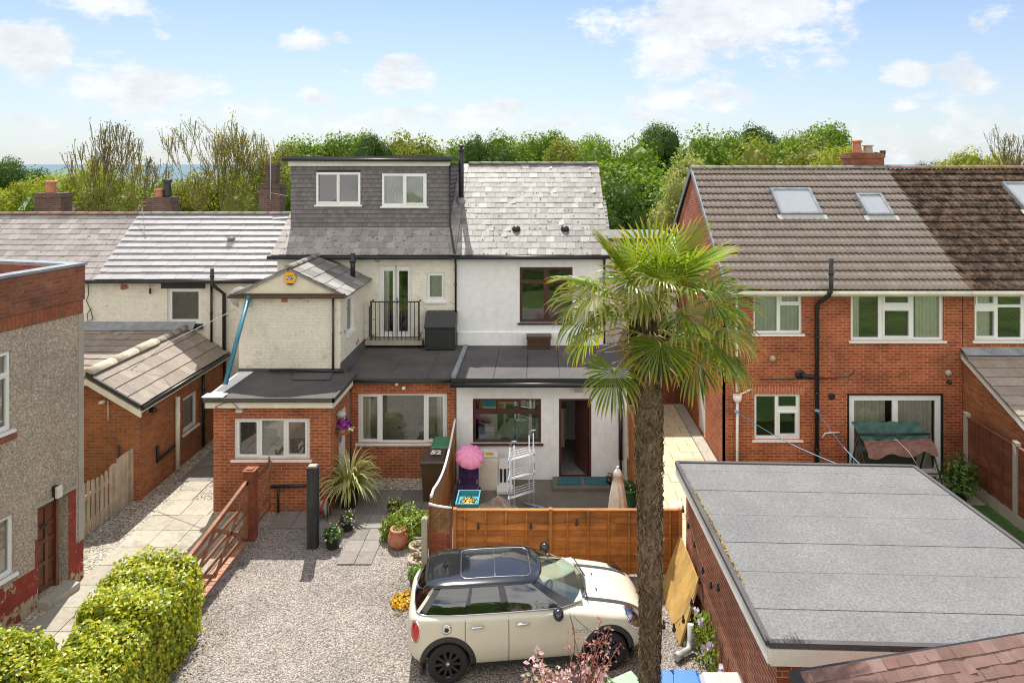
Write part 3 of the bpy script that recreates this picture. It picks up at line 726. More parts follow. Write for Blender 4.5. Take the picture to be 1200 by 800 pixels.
# ------------------------------------------------------------------ cream painted house with dormer, gabled wing and brick extension
ch = thing('terraced_house', 'cream painted terraced house with slate hung dormer, gabled wing and red brick extension', 'house', (-5.2, 18, 0), 'terraced cottages seen from behind')
XL = -7.83; XR = X(535, YU)
fd = (X(444, YU), X(483, YU), Z(395, YU), Z(311, YU)); sw = (X(500, YU), X(521, YU), Z(353, YU), Z(319, YU))
mb = MB(f); mb.panel(XL, XR - .01, 0, 5.55, [fd, sw], 0, -.3); mb.build('wall', 'cream_brick', ch)
mb = MB(); mb.box(XL, XL + .28, 20.7, 27.5, 0, 5.5); mb.prism([(XL, 20.45, 5.5), (XL, 27.5, 5.5), (XL, 24, 8.1)], (.28, 0, 0)); mb.box(XL + .28, XR, 27.3, 27.58, 0, 5.5); mb.build('gable_wall', 'cream_render', ch)
EA, EB, RA, RB = Vector((XL - .1, 20.15, 5.52)), Vector((-2.48, 20.15, 5.52)), Vector((XL - .1, 24.0, 8.2)), Vector((-2.48, 24.0, 8.2))
mb = MB(); slab_roof(mb, EA, EB, RA); slab_roof(mb, Vector((XL - .1, 27.85, 5.52)), Vector((-2.48, 27.85, 5.52)), RA); mb.build('roof_deck', 'black_paint', ch)
mb = MB(); slates(mb, EA, EB, RA, 17, .265); mb.build('roof', 'slate_pink', ch)
mb = MB(); slates(mb, Vector((XL - .1, 27.85, 5.52)), Vector((-2.48, 27.85, 5.52)), RA, 12, .3); mb.build('roof', 'slate_pink', ch)
gutter(ch, (XL - .18, 20.1, 5.44), (-2.55, 20.1, 5.44))
pipe(ch, [(X(527, 21.0), 21.05, 8.15), (X(527, 21.0), 21.05, 6.35), (X(533, 20.3), 20.15, 5.6), (X(534, 20.3), 20.30, 5.2), (X(534, 20.3), 20.30, 2.85)], .032)
YD = 21.15; dx0, dx1 = X(341, YD), X(526, YD); fdm = front(YD)
dw = [(X(371, YD), X(422.5, YD), Z(240, YD), Z(202, YD)), (X(448, YD), X(500, YD), Z(241.5, YD), Z(203.5, YD))]
mb = MB(fdm); mb.panel(dx0, dx1, 6.0, 8.16, dw, -.02, -.2); mb.box(dx0, dx0 + .15, -3.9, -.2, 6.0, 8.16); mb.box(dx1 - .15, dx1, -3.9, -.2, 6.0, 8.16)
dm = mb.build('dormer', 'black_paint', ch)
def clad(mb, fr, u0, u1, z0, z1, holes, row, w):
    nr = int((z1 - z0) / row) + 1
    for r in range(nr):
        za = z0 + r * row; zb = min(z1, za + row * 1.2); zm = za + row * .5; u = u0 - (w / 2 if r % 2 else 0)
        while u < u1:
            segs = [(max(u, u0), min(u + w * .975, u1))]; u += w
            for h in holes:
                if h[2] - .02 < zm < h[3] + .02:
                    ns = []
                    for a, b in segs:
                        if b <= h[0] or a >= h[1]: ns.append((a, b)); continue
                        if a < h[0]: ns.append((a, h[0]))
                        if b > h[1]: ns.append((h[1], b))
                    segs = ns
            for a, b in segs:
                if b - a < .02: continue
                l = .014 * RNG.uniform(.8, 1.3); t = RNG.uniform(-.005, .005)
                mb.face([(a, l, za + t), (b, l, za - t), (b, -.018, zb), (a, -.018, zb)]); mb.face([(a, -.01, za + t), (b, -.01, za - t), (b, l, za - t), (a, l, za + t)])
mb = MB(fdm); clad(mb, fdm, dx0 - .01, dx1 + .01, 6.12, 8.14, dw, .135, .165); mb.build('slate_cladding', 'slate_clad', dm)
for s_, xx in ((1, dx0), (-1, dx1)):
    fs = Fr((xx, YD, 0), (0, -1) if s_ == 1 else (0, 1)); mb = MB(fs)
    clad(mb, fs, *((-3.0, 0) if s_ == 1 else (0, 3.0)), 6.1, 8.14, [], .135, .165); mb.build('slate_cladding', 'slate_clad', dm)
mb = MB(fdm); mb.box(dx0 - .06, dx1 + .04, 0, .06, 8.13, 8.31); mb.box(dx0 - .06, dx0 - .01, -3.9, 0, 8.13, 8.31); mb.build('fascia', 'white_paint', dm)
mb = MB(fdm); mb.box(dx0 - .14, dx1 + .10, -4.0, .14, 8.31, 8.40); mb.box(dx0 - .16, dx1 + .12, .10, .17, 8.29, 8.43); mb.build('dormer_roof', 'felt_black', dm)
mb = MB(fdm); mb.tube([(dx0 - .2, .22, 8.33), (dx1 + .12, .22, 8.31)], .05, 8); mb.build('gutter', 'black_plastic', dm)
window(ch, fdm, *dw[0], [(.05, .47, .10, .93), (.53, .95, .10, .93)], 'upvc', -.03, sashes=[(.05, .47, .10, .93)])
window(ch, fdm, *dw[1], [(.05, .47, .08, .93), (.55, .93, .10, .91)], 'upvc', -.03, sashes=[(.55, .93, .10, .91)], curtain=[(.0, 1, 'blind')])
mb = MB(fdm)
for h in dw: mb.face([(h[0] - .05, .03, h[2] - .22), (h[1] + .05, .03, h[2] - .22), (h[1] + .05, .035, h[2] - .05), (h[0] - .05, .035, h[2] - .05)])
# french door with its railing
dd = window(ch, f, *fd, [(.14, .41, .07, .92), (.59, .86, .07, .92)], 'upvc', .08, sashes=[(.14, .41, .07, .92), (.59, .86, .07, .92)], sill=False, name='french_door', curtain=[(.05, .28, 'curtain')])
mb = MB(f); mb.box((fd[0] + fd[1]) / 2 - .012, (fd[0] + fd[1]) / 2 + .012, -.08, -.055, fd[2], fd[3]); mb.build('meeting_stile', 'grey_plastic', dd)
mb = MB(f); mb.box((fd[0] + fd[1]) / 2 + .04, (fd[0] + fd[1]) / 2 + .06, -.055, -.02, 4.0, 4.2); mb.build('door_handle', 'chrome', dd)
window(ch, f, *sw, [(.16, .84, .14, .88)], 'upvc', .05, sashes=[(.16, .84, .14, .88)], glass='glass_frost', curtain=[(0, 1, 'blind')])
mb = MB(f); bx0, bx1 = X(431, YU), X(497, YU); mb.box(bx0, bx1, .0, .36, Z(404, 20.1), Z(399, 20.1)); bal = mb.build('balcony_ledge', 'concrete', ch)
mb = MB(f); r0, r1, rz0, rz1 = X(435, 20.1), X(491, 20.1), Z(398, 20.1), Z(353, 20.1)
mb.box(r0, r1, .29, .325, rz1 - .03, rz1); mb.box(r0, r1, .30, .325, rz0 + .06, rz0 + .09)
for k in range(12): u = r0 + (r1 - r0) * k / 11; mb.tube([(u, .31, rz0), (u, .31, rz1 - .01)], .011, 6)
for u in (r0, r1): mb.box(u - .022, u + .022, .29, .335, rz0, rz1 + .01); mb.box(u - .015, u + .015, .0, .3, rz1 - .035, rz1 - .005); mb.box(u - .015, u + .015, 0, .3, rz0 + .05, rz0 + .08)
for s_ in range(4): mb.tube([(r0 - .12 + .0, .03, rz0), (r0 - .12, .03, rz1 - .2)], .012, 6)
mb.build('balcony_railing', 'steel_dark', bal)
mb = MB(f); mb.lathe([(.09, 0), (.09, .03), (.06, .05), (.02, .055)], (X(443, YU), 0, Z(304, YU)), 14, axis='Y'); mb.build('extractor_vent', 'grey_plastic', ch)
# gabled wing
YW = 17.9; fw = front(YW); wx0, wx1 = X(280, YW), X(399, YW); wc = (wx0 + wx1) / 2
mb = MB(fw); mb.panel(wx0, wx1, 2.4, 4.80, [], 0, -.25); mb.build('wing_wall', 'cream_brick', ch)
fsd = Fr((wx1, 0, 0), (0, 1)); wsw = (18.55, 19.2, 3.55, 4.55)
mb = MB(fsd); mb.panel(YW + .25, YU, 2.4, 4.80, [wsw], 0, -.25); mb.build('wing_wall', 'cream_brick', ch)
mb = MB(); mb.box(wx0, wx0 + .25, YW + .25, YU, 2.4, 4.8); mb.build('wing_wall', 'cream_brick', ch)
window(ch, fsd, *wsw, [(.16, .84, .08, .92)], 'upvc', .05)
ap = 5.50
mb = MB(); mb.prism([(wx0 - .12, YW - .07, 4.80), (wx1 + .12, YW - .07, 4.80), (wc, YW - .07, ap - .02)], (0, .22, 0)); mb.build('gable', 'cream_render', ch)
mb = MB(); mb.box(wx0 - .18, wx1 + .14, YW - .16, YW - .07, 4.73, 4.82); mb.tube([(wx0 - .22, YW - .17, 4.74), (wx1 + .16, YW - .17, 4.74)], .035, 8); mb.build('gutter', 'brown_plastic', ch)
sl = (ap - 4.76) / (wc - wx0 + .2)
for s_, xe in ((1, wx1 + .2), (-1, wx0 - .2)):
    A_, B_, D_ = Vector((xe, YW - .12, 4.76)), Vector((xe, YU, 4.76)), Vector((wc, YW - .12, ap))
    mb = MB(); slab_roof(mb, A_, B_, D_, .06); slates(mb, A_, B_, D_, 5, .46, lift=.02); mb.build('wing_roof', 'slate_pale', ch)
ridge(ch, (wc, YW - .12, ap + .03), (wc, YU, ap + .03), 'ridge_grey', 6, .10)
mb = MB(); mb.box(X(412, 19.7) - .14, X(412, 19.7) + .14, 19.58, 19.86, 4.74, 4.86); mb.tube([(X(413.5, 19.7), 19.7, 4.8), (X(413.5, 19.7), 19.7, 5.62)], .07, 12); mb.tube([(X(413.5, 19.7), 19.7, 5.35), (X(413.5, 19.7), 19.7, 5.42)], .09, 12); mb.build('vent_pipe', 'black_plastic', ch)
pipe(ch, [(X(391, YW), YW - .05, 4.72), (X(391, YW), YW - .05, 2.8)], .03, 'brown_plastic')
mb = MB(); mb.prism([(wx1, YW - .02, 2.72), (wx1 + .13, YW - .02, 2.72), (wx1 + .03, YW - .02, 2.98), (wx1, YW - .02, 2.98)], (0, 2.5, 0)); mb.box(wx0, wx1, YW - .05, YW - .002, 2.70, 2.84); mb.build('roof_flashing', 'felt_black', ch)
# amber alarm box
c = Vector((X(342, YW), YW - .09, Z(324.5, YW))); hexa = [(c.x + .165 * math.cos(t), c.y, c.z + .165 * math.sin(t)) for t in [R(60 * k) for k in range(6)]]
mb = MB(); mb.prism(hexa, (0, -.06, 0)); al = mb.build('alarm_box', 'paint_yellow', ch)
mb = MB(); mb.box(c.x - .085, c.x + .085, c.y - .064, c.y - .06, c.z - .045, c.z + .055); mb.build('badge', 'logo_blue', al)
mb = MB(); mb.box(c.x - .07, c.x + .07, c.y - .055, c.y, c.z - .18, c.z - .14); mb.build('strobe', 'black_plastic', al)
t_ = text('lettering', 'ADT', .095, 'white_plastic', al, (c.x, c.y - .066, c.z + .005), (R(90), 0, 0), .001, bold=.002)
mb = MB(fw); mb.box(X(330, YW), X(337, YW), .0, .012, Z(354, YW), Z(349, YW)); mb.box(X(344, YW), X(351, YW), .0, .004, Z(350, YW), Z(347, YW)); mb.build('air_brick', 'terracotta', ch)
mb = MB(fw); mb.box(X(291, YW), X(295, YW), 0, .12, Z(352, YW), Z(349, YW)); mb.lathe([(.02, .05), (.075, .06), (.08, .12), (.05, .16), (.01, .17)], (X(293.5, YW), 0, Z(355, YW)), 12, axis='Y'); mb.build('outside_lamp', 'grey_plastic', ch)
mb = MB(); mb.lathe([(.02, -.06), (.16, -.03), (.27, .03), (.275, .04), (.16, -.005), (.02, -.03)], (wx0 - .12, YW + .3, Z(351, YW)), 18, axis='Y'); mb.beam((wx0, YW + .4, Z(358, YW)), (wx0 - .12, YW + .3, Z(352, YW)), .03, .03); mb.build('satellite_dish', 'grey_plastic', ch)
# front brick extension
YK = 16.1; fk = front(YK); kx0, kx1 = X(250, YK), X(388, YK)
kw = (X(274, YK), X(363, YK), Z(538, YK), Z(490, YK))
mb = MB(fk); mb.panel(kx0, kx1, 0, 2.56, [kw], 0, -.25); mb.box(kx0, kx0 + .25, -1.8, -.25, 0, 2.56); mb.build('extension_wall', 'brick_red', ch)
fks = Fr((kx1, 0, 0), (0, 1)); kd = (16.72, 17.45, .06, 2.08)
mb = MB(fks); mb.panel(YK + .25, YE + .1, 0, 2.56, [kd], 0, -.25); mb.build('extension_wall', 'brick_red', ch)
mb = MB(fks); mb.panel(*kd, [(kd[0] + .2, kd[1] - .2, 1.2, 1.9)], -.05, -.11); d_ = mb.build('back_door', 'upvc', ch)
mb = MB(fks); mb.face([(kd[0] + .19, -.08, 1.19), (kd[1] - .19, -.08, 1.19), (kd[1] - .19, -.08, 1.91), (kd[0] + .19, -.08, 1.91)]); mb.build('pane', 'glass_frost', d_)
mb = MB(fks); mb.tube([(kd[0] + .08, -.02, 1.02), (kd[0] + .2, -.02, 1.02)], .012, 6); mb.build('door_handle', 'chrome', d_)
window(ch, fk, *kw, [(.065, .295, .10, .90), (.36, .645, .07, .93), (.715, .935, .10, .90)], 'upvc', .05, sashes=[(.065, .295, .10, .90), (.715, .935, .10, .90)])
mb = MB(); mb.box(kx0 - .13, kx1 + .10, YK - .16, YK - .135, 2.50, 2.66); mb.box(kx1 + .085, kx1 + .11, YK - .16, YE - .1, 2.50, 2.66); mb.box(kx0 - .135, kx0 - .11, YK - .16, YW, 2.50, 2.66); mb.build('fascia', 'cream_board', ch)
mb = MB(); mb.prism([(kx0 - .15, YK - .18, 2.66), (kx1 + .13, YK - .18, 2.66), (kx1 + .13, YW - .01, 2.70), (kx0 - .15, YW - .01, 2.70)], (0, 0, .05))
mb.box(kx0 - .155, kx1 + .135, YK - .20, YK - .14, 2.64, 2.745); mb.box(kx1 + .085, kx1 + .14, YK - .2, YW - .3, 2.64, 2.755); rk = mb.build('extension_roof', 'felt_dark', ch)
mb = MB(); mb.prism([(kx0 - .16, YK + .1, 2.715), (kx0 + .12, YK + .1, 2.72), (kx0 + .22, YW - .02, 2.765), (kx0 - .16, YW - .02, 2.765)], (0, 0, .012)); mb.box(kx0 - .2, kx0 + .3, YK - .17, YK + .10, 2.746, 2.762); mb.build('verge_strip', 'white_paint', ch)
mb = MB(); mb.prism([(X(343, 17.3), 17.2, 2.758), (X(388, 17.3), 17.2, 2.758), (X(388, 17.6), 17.75, 2.768), (X(343, 17.6), 17.75, 2.768)], (0, 0, .012)); mb.build('roof_patch', 'felt_black', ch)
mb = MB(); mb.tube([(X(318, YW), YW - .12, 2.83), (X(345, YW), YW - .16, 2.86), (X(380, YW), YW - .14, 2.81), (X(404, YW), YW - .1, 2.80)], .03, 8); mb.build('waste_pipe', 'black_plastic', ch)
mb = MB(fk); mb.box(X(279, YK), X(286, YK), .02, .13, Z(481, YK), Z(477, YK)); mb.box(X(281, YK), X(284, YK), 0, .03, Z(480, YK), Z(475, YK)); mb.build('flood_lamp', 'white_plastic', ch)
mb = MB(fks); mb.lathe([(.03, 0), (.06, .03), (.085, .10), (.075, .2), (.03, .24)], (16.5, 0, Z(485, 16.5)), 12, axis='Y'); mb.build('outside_lamp', 'grey_plastic', ch)
mb = MB(fk); mb.tube([(X(318, YK), .05, Z(569, YK)), (X(365, YK), .05, Z(567, YK))], .035, 8); mb.tube([(X(327, YK), .05, Z(569, YK)), (X(327, YK), .05, .0)], .028, 8); mb.build('waste_pipe', 'black_plastic', ch)
mb = MB(); pts = [P(252, 477, YK - .17), P(262, 472, YK - .2), P(272, 471, YK - .22), P(278, 477, YK - .2), P(280, 479, YK - .12)]; mb.tube(pts, .008, 5); mb.tube([P(253, 478, YK - .17), P(280, 481, YK - .15), P(300, 477, YK - .15)], .006, 5); mb.build('cable', 'black_plastic', ch)
# middle brick extension
YM = 17.8; fm = front(YM); mx0, mx1 = kx1 - .25, X(534, YM)
mw = (X(419.5, YM), X(524, YM), Z(519, YM), Z(461, YM))
mb = MB(fm); mb.panel(mx0, mx1, 0, 2.52, [mw], 0, -.25); mb.build('extension_wall', 'brick_red', ch)
window(ch, fm, *mw, [(.05, .215, .06, .93), (.27, .735, .04, .955), (.79, .95, .06, .93)], 'upvc', .05, sashes=[(.05, .215, .06, .93), (.79, .95, .06, .93)], curtain=[(.03, .13, 'curtain'), (.88, .97, 'curtain')])
mb = MB(); mb.box(kx1 + .12, mx1, YM - .05, YM - .02, 2.50, 2.60); mb.build('fascia', 'cream_board', ch)
mb = MB()
sx = [kx1 - .2, X(460, 18), X(503, 18), mx1 - .02]
for a, b in zip(sx[:-1], sx[1:]): mb.prism([(a + .004, YM - .12, 2.60 + RNG.uniform(0, .008)), (b - .004, YM - .12, 2.60), (b - .004, 20.38, 2.745), (a + .004, 20.38, 2.745 + RNG.uniform(0, .01))], (0, 0, .05))
mb.build('extension_roof', 'felt_dark', ch)
mb = MB(); mb.tube([(kx1 + .1, YM - .17, 2.58), (mx1, YM - .17, 2.58)], .04, 8); mb.build('gutter', 'black_plastic', ch)
mb = MB(); mb.lathe([(.055, 0), (.075, .05), (.09, .16), (.09, .18)], (X(411, YM), YM - .12, 2.34), 10); mb.tube([(X(411, YM), YM - .07, 2.4), (X(411, YM), YM - .07, .05)], .036, 10); mb.build('drainpipe', 'brown_plastic', ch)
mb = MB(fm)
for px, py in ((466, 448), (474, 453)): mb.lathe([(.02, 0), (.045, .03), (.05, .09), (.03, .13)], (X(px, YM), .03, Z(py, YM)), 10, axis='Y')
mb.build('outside_lamp', 'white_plastic', ch)
# planter / ornaments seen on the inner window board
# black storage box standing on the flat roof
tb = thing('storage_box', 'black lidded storage box on the flat roof beside the small balcony', 'storage box', (X(515, 20.1), 20.1, 2.8))
b0, b1 = X(498, 19.85), X(533, 19.85)
mb = MB(); mb.box(b0, b1, 19.85, 20.33, 2.80, 3.42); mb.box(b0 + .02, b1 - .02, 19.83, 19.86, 2.85, 3.38); mb.build('body', 'black_paint', tb)
mb = MB(); mb.prism([(b0 - .02, 19.82, 3.42), (b0 - .02, 20.35, 3.42), (b0 - .02, 20.35, 3.84), (b0 - .02, 20.1, 3.82), (b0 - .02, 19.82, 3.46)], (b1 - b0 + .04, 0, 0)); mb.build('lid', 'black_plastic', tb)

# ------------------------------------------------------------------ cottages on the left
YC = 21.1; fc = front(YC); ce, crz, cry = 4.66, 6.5, 23.25
def cottage(label, x0, x1, mat, rows, w, wallmat, holes, base, rmat, lift=.016, stagger=.5):
    t = thing('terraced_house', label, 'house', base, 'terraced cottages seen from behind')
    mb = MB(fc); mb.panel(x0, x1, 0, 4.66, holes, 0, -.3); mb.build('wall', wallmat, t)
    mb = MB(); mb.box(x0, x0 + .25, YC + .3, 25.4, 0, 4.6); mb.box(x1 - .25, x1, YC + .3, 25.4, 0, 4.6); mb.box(x0 + .25, x1 - .25, 25.15, 25.4, 0, 4.6)
    for xx in (x0, x1 - .25): mb.prism([(xx, YC, 4.6), (xx, 25.4, 4.6), (xx, cry, 6.4)], (.25, 0, 0))
    mb.build('gable_wall', wallmat, t)
    A_, B_, D_ = Vector((x0, YC - .22, ce)), Vector((x1, YC - .22, ce)), Vector((x0, cry, crz))
    mb = MB(); slab_roof(mb, A_, B_, D_, .08); slab_roof(mb, Vector((x0, 25.6, ce)), Vector((x1, 25.6, ce)), D_, .08); mb.build('roof_deck', 'black_paint', t)
    mb = MB(); slates(mb, A_, B_, D_, rows, w, lift, stagger=stagger); mb.build('roof', mat, t)
    mb = MB(); slates(mb, Vector((x0, 25.6, ce)), Vector((x1, 25.6, ce)), D_, rows, w, lift); mb.build('roof', mat, t)
    ridge(t, (x0, cry, crz + .02), (x1, cry, crz + .02), rmat, max(4, int((x1 - x0) / .42)), .11)
    gutter(t, (x0, YC - .28, ce - .05), (x1, YC - .28, ce - .05))
    return t
XP = -13.6
ca = cottage('cottage under the grey pink slate roof behind the pebbledashed house', -26.0, XP, 'slate_pink', 12, .33, 'cream_brick', [], (-18, 21.1, 0), 'ridge_red')
cw = (X(196, YC), X(236, YC), Z(379, YC), Z(338, YC))
cb = cottage('cream painted cottage under the banded pale slate roof', XP, XL - .02, 'slate_smooth', 11, .5, 'cream_brick', [cw], (-10.7, 21.1, 0), 'ridge_grey', .055)
YX = 25.1
chimney(ca, X(47, YX), X(78, YX), YX - .3, YX + .3, 4.6, Z(226, YX), pots=[(X(60, YX), YX, .18, .44, 'terracotta')])
chimney(cb, X(177, YX), X(204, YX), YX - .3, YX + .3, 4.6, Z(231, YX), pots=[(X(187, YX), YX - .05, .14, .30, 'terracotta'), (X(194, YX), YX + .12, .14, .66, 'pot_dark')])
ck = chimney(cb, X(307, YX), X(331, YX), YX - .3, YX + .3, 4.6, Z(215, YX), pots=[])
mb = MB(); mb.box(X(313, YX), X(326, YX), YX - .2, YX + .2, Z(216, YX), Z(195, YX)); mb.box(X(312, YX), X(327, YX), YX - .22, YX + .22, Z(195, YX), Z(192, YX)); mb.build('chimney_pot', 'brick_dark', ck)
mb = MB(); ya = YX - .36; mb.tube([(X(317, ya), ya, Z(234, ya)), (X(317, ya), ya, Z(182, ya))], .014, 6); mb.tube([(X(317, ya), ya, Z(226, ya)), (X(338, ya), ya, Z(230, ya))], .01, 5); mb.build('aerial_pole', 'grey_plastic', ck)
w_ = window(cb, fc, *cw, [(.11, .89, .11, .90)], 'upvc', .06, sill_mat='black_paint')
mb = MB(fc); mb.prism([(cw[0] - .17, .012, cw[3]), (cw[1] + .10, .012, cw[3]), (cw[1] + .17, .012, cw[3] + .12), (cw[1] + .1, .012, cw[3] + .24), (cw[0] - .15, .012, cw[3] + .24), (cw[0] - .2, .012, cw[3] + .12)], (0, -.0, 0)) if False else mb.box(cw[0] - .18, cw[1] + .12, 0, .03, cw[3] + .005, cw[3] + .23); mb.box(cw[0] - .1, cw[1] + .06, 0, .09, cw[2] - .15, cw[2] - .056); mb.build('lintel', 'black_paint', w_)
pipe(cb, [(X(249, YC), YC - .07, 4.6), (X(249, YC), YC - .07, 2.6)], .036)
pipe(cb, [(X(254, YC), YC - .30, Z(313, YC)), (X(254, YC), YC - .30, 4.55), (X(255, YC), YC - .3, 4.5), (X(264, YC), YC - .08, 4.2), (X(264, YC), YC - .08, .3)], .055)
yy = (H - ce + .757 * (YC - .22)) / (.757 + 92 / F); mb = MB(); mb.lathe([(.14, -.06), (.09, .05), (.06, .07), (.06, .16), (.12, .17), (.12, .24), (.03, .26)], P(271, 287, yy), 14); mb.build('roof_vent', 'lead', cb)
mb = MB(); pts = [P(103, 331, YC - .05), P(104, 345, YC - .06), P(101, 352, YC - .05), P(106, 362, YC - .05), P(109, 374, YC - .05), P(103, 376, YC - .06), P(102, 368, YC - .05), P(107, 361, YC - .05)]; mb.tube(pts, .012, 5); mb.build('cable', 'black_plastic', ca)
mb = MB(); p1, p2 = P(167, 243, 23.1), P(176, 338, YC - .1); mb.tube([p1, p2], .009, 6); mb.tube([p2, p2 + Vector((0, 0, -.16))], .035, 8); mb.build('overhead_cable', 'steel_dark', cb)

# ------------------------------------------------------------------ brick outbuilding and its lean-to
ob = thing('outbuilding', 'low orange brick outbuilding with pale pantile roof beside the flagstone path', 'outbuilding', (-10.8, 18.5, 0))
ox = -9.72; oc = -10.87; fo = front(16.6); fos = Fr((ox, 0, 0), (0, 1)); ow = (18.62, 19.42, .82, 1.80)
mb = MB(fo); mb.panel(-12.1, ox, 0, 2.36, [], 0, -.22); mb.prism([(-12.1, 0, 2.36), (ox, 0, 2.36), (oc, 0, 3.1)], (0, -.22, 0)); mb.build('wall', 'brick_out', ob)
mb = MB(fos); mb.panel(16.82, 21.08, 0, 2.36, [ow], 0, -.22); mb.build('wall', 'brick_out', ob)
for xe in (ox + .12, -12.25):
    A_, B_, D_ = Vector((xe, 16.42, 2.40)), Vector((xe, 21.08, 2.40)), Vector((oc, 16.42, 3.16))
    mb = MB(); slab_roof(mb, A_, B_, D_, .08); slates(mb, A_, B_, D_, 4, .33, .03); mb.build('roof', 'tile_out', ob)
ridge(ob, (oc, 16.4, 3.18), (oc, 19.3, 3.18), 'tile_cap', 3, .17); ridge(ob, (oc, 19.3, 3.18), (oc, 21.0, 3.18), 'tile_out', 4, .13)
mb = MB(); mb.prism([(oc, 16.36, 3.05), (ox + .16, 16.36, 2.28), (ox + .16, 16.36, 2.12), (oc, 16.36, 2.90)], (0, .05, 0)); mb.prism([(oc, 16.36, 3.05), (-12.3, 16.36, 2.28), (-12.3, 16.36, 2.12), (oc, 16.36, 2.90)], (0, .05, 0)); mb.box(ox + .10, ox + .14, 16.4, 21.0, 2.20, 2.34); mb.build('barge_board', 'cream_board', ob)
mb = MB(); mb.prism([(oc, 16.34, 3.20), (ox + .18, 16.34, 2.42), (ox + .18, 16.34, 2.34), (oc, 16.34, 3.11)], (0, .06, 0)); mb.build('verge', 'steel_dark', ob)
gutter(ob, (ox + .18, 16.4, 2.33), (ox + .18, 21.0, 2.33))
window(ob, fos, *ow, [(.12, .88, .1, .9)], 'upvc', .05)
pipe(ob, [(ox + .08, 18.2, Z(465, 18.2)), (ox + .08, 18.2, .06)], .06, 'cream_board', clips=False)
pipe(ob, [(ox + .07, 19.62, 2.3), (ox + .07, 19.62, .1)], .045)
mb = MB(fos); mb.lathe([(.06, .0), (.07, .08), (.05, .16), (.02, .18)], (17.05, 0, Z(481, 17)), 12, axis='Y'); mb.build('outside_lamp', 'black_plastic', ob)
mb = MB(fos); mb.tube([(17.3, .05, 1.05), (17.3, .05, .68), (18.1, .05, .72)], .04, 8); mb.build('waste_pipe', 'black_plastic', ob)
mb = MB(fo); mb.tube([(X(118, 16.6), .05, Z(471, 16.6)), (X(124, 16.6), .1, Z(469, 16.6))], .045, 8); mb.tube([(X(127.5, 16.6), .03, Z(469, 16.6)), (X(127.5, 16.6), .03, Z(492, 16.6))], .012, 6); mb.build('security_lamp', 'white_plastic', ob)
mb = MB(fo); mb.tube([(X(140, 16.6), .04, Z(520, 16.6)), (X(140, 16.6), .04, .1)], .022, 6); mb.build('waste_pipe', 'steel_dark', ob)
lt = thing('lean_to', 'low lean-to with dark tiled roof against the cream cottage wall', 'lean-to', (-14, 19.6, 0))
A_, B_, D_ = Vector((-18.5, 18.3, 2.40)), Vector((-10.95, 18.3, 2.40)), Vector((-18.5, 21.05, 3.13))
mb = MB(); slab_roof(mb, A_, B_, D_, .08); slates(mb, A_, B_, D_, 8, .33, .028); mb.build('roof', 'tile_out', lt)
mb = MB(); mb.box(-18.5, -12.2, 18.5, 18.7, 0, 2.36); mb.build('wall', 'brick_out', lt)
mb = MB(); mb.prism([(-18.4, 20.85, 3.10), (-10.6, 20.85, 3.12), (-10.6, 21.08, 3.32), (-18.4, 21.08, 3.32)], (0, 0, .01)); mb.build('flashing', 'lead', lt)

# ------------------------------------------------------------------ pebbledashed house in the left foreground
ph = thing('house', 'grey pebbledashed house with brick parapet and dark panelled door', 'house', (-9.03, 13.5, 0))
CO = (-9.03, 13.5); UD = (.225, .974); fp = Fr((CO[0], CO[1], 0), UD)
def uP(px):
    k = (px - CX) / F; return (13.5 * k + 9.03) / (.225 - .974 * k)
def yP(u): return 13.5 + .974 * u
ua = uP(13); w1 = (ua - 1.25, ua, Z(503, yP(ua)), Z(410, yP(ua)))
ub = uP(16); w2 = (ub - 1.25, ub, Z(671, yP(ub)), Z(601, yP(ub)))
da, db = uP(44), uP(80); dr = (da, db, .16, 1.88)
mb = MB(fp); mb.panel(-9, 0, 0, 5.26, [w1, w2, dr], 0, -.3); mb.box(-9, 0, -7, -.3, 5.0, 5.26); mb.panel(-.3, 0, 0, 5.26, [], -.3, -7); mb.build('wall', 'pebbledash', ph)
mb = MB(fp); mb.panel(-9, -.004, 5.26, 5.52, [], .02, -.25); mb.build('soldier_course', 'soldier', ph)
mb = MB(fp); mb.panel(-9, .02, 5.52, 6.20, [], .035, -.26); mb.panel(-.26, .02, 5.52, 6.20, [], -.26, -7); mb.build('parapet', 'brick_parapet', ph)
mb = MB(fp); mb.box(-9, .05, -.20, .06, 6.20, 6.25); mb.box(-.2, .05, -7, -.20, 6.20, 6.25); mb.build('coping', 'lead', ph)
mb = MB(fp); mb.box(-9, -.27, -7, -.27, 5.6, 6.02); mb.build('roof', 'felt_black', ph)
window(ph, fp, *w1, [(.06, .5, .06, .66), (.56, .95, .06, .66), (.06, .5, .73, .95), (.56, .95, .73, .95)], 'upvc', .04, sashes=[(.56, .95, .73, .95)], curtain=[(.7, 1, 'curtain')])
window(ph, fp, *w2, [(.06, .5, .08, .94), (.56, .95, .08, .94)], 'upvc', .04, curtain=[(.55, 1, 'curtain')])
mb = MB(fp); mb.box(w1[0], w1[1] + .1, .0, .015, w1[2] - .19, w1[2] - .06); mb.build('tile_creasing', 'brick_parapet', ph)
def m_flaking(name, paint, under, lo, hi):
    m, N = new_mat(name); p = pos(N); n = N.noise(N.vmath('MULTIPLY', p, (1.6, 1.6, 1.0)), 3.2, 8, .68)
    hgt = N.n('ShaderNodeSeparateXYZ'); N.L.new(p, hgt.inputs[0])
    k = N.math('ADD', n, N.rng(hgt.outputs[2], .0, .9, .10, -.06))
    c = N.mix(N.rng(k, lo, hi), hsv(N, paint, N.rng(N.noise(p, 9, 4), .3, .7, .75, 1.2)), hsv(N, under, N.rng(N.noise(p, 14, 4), .3, .7, .8, 1.15)))
    N.put(N.b.inputs['Base Color'], c); N.b.inputs['Roughness'].default_value = .9; bump(N, N.math('SUBTRACT', N.noise(p, 30, 3), k), .6, .008); return m
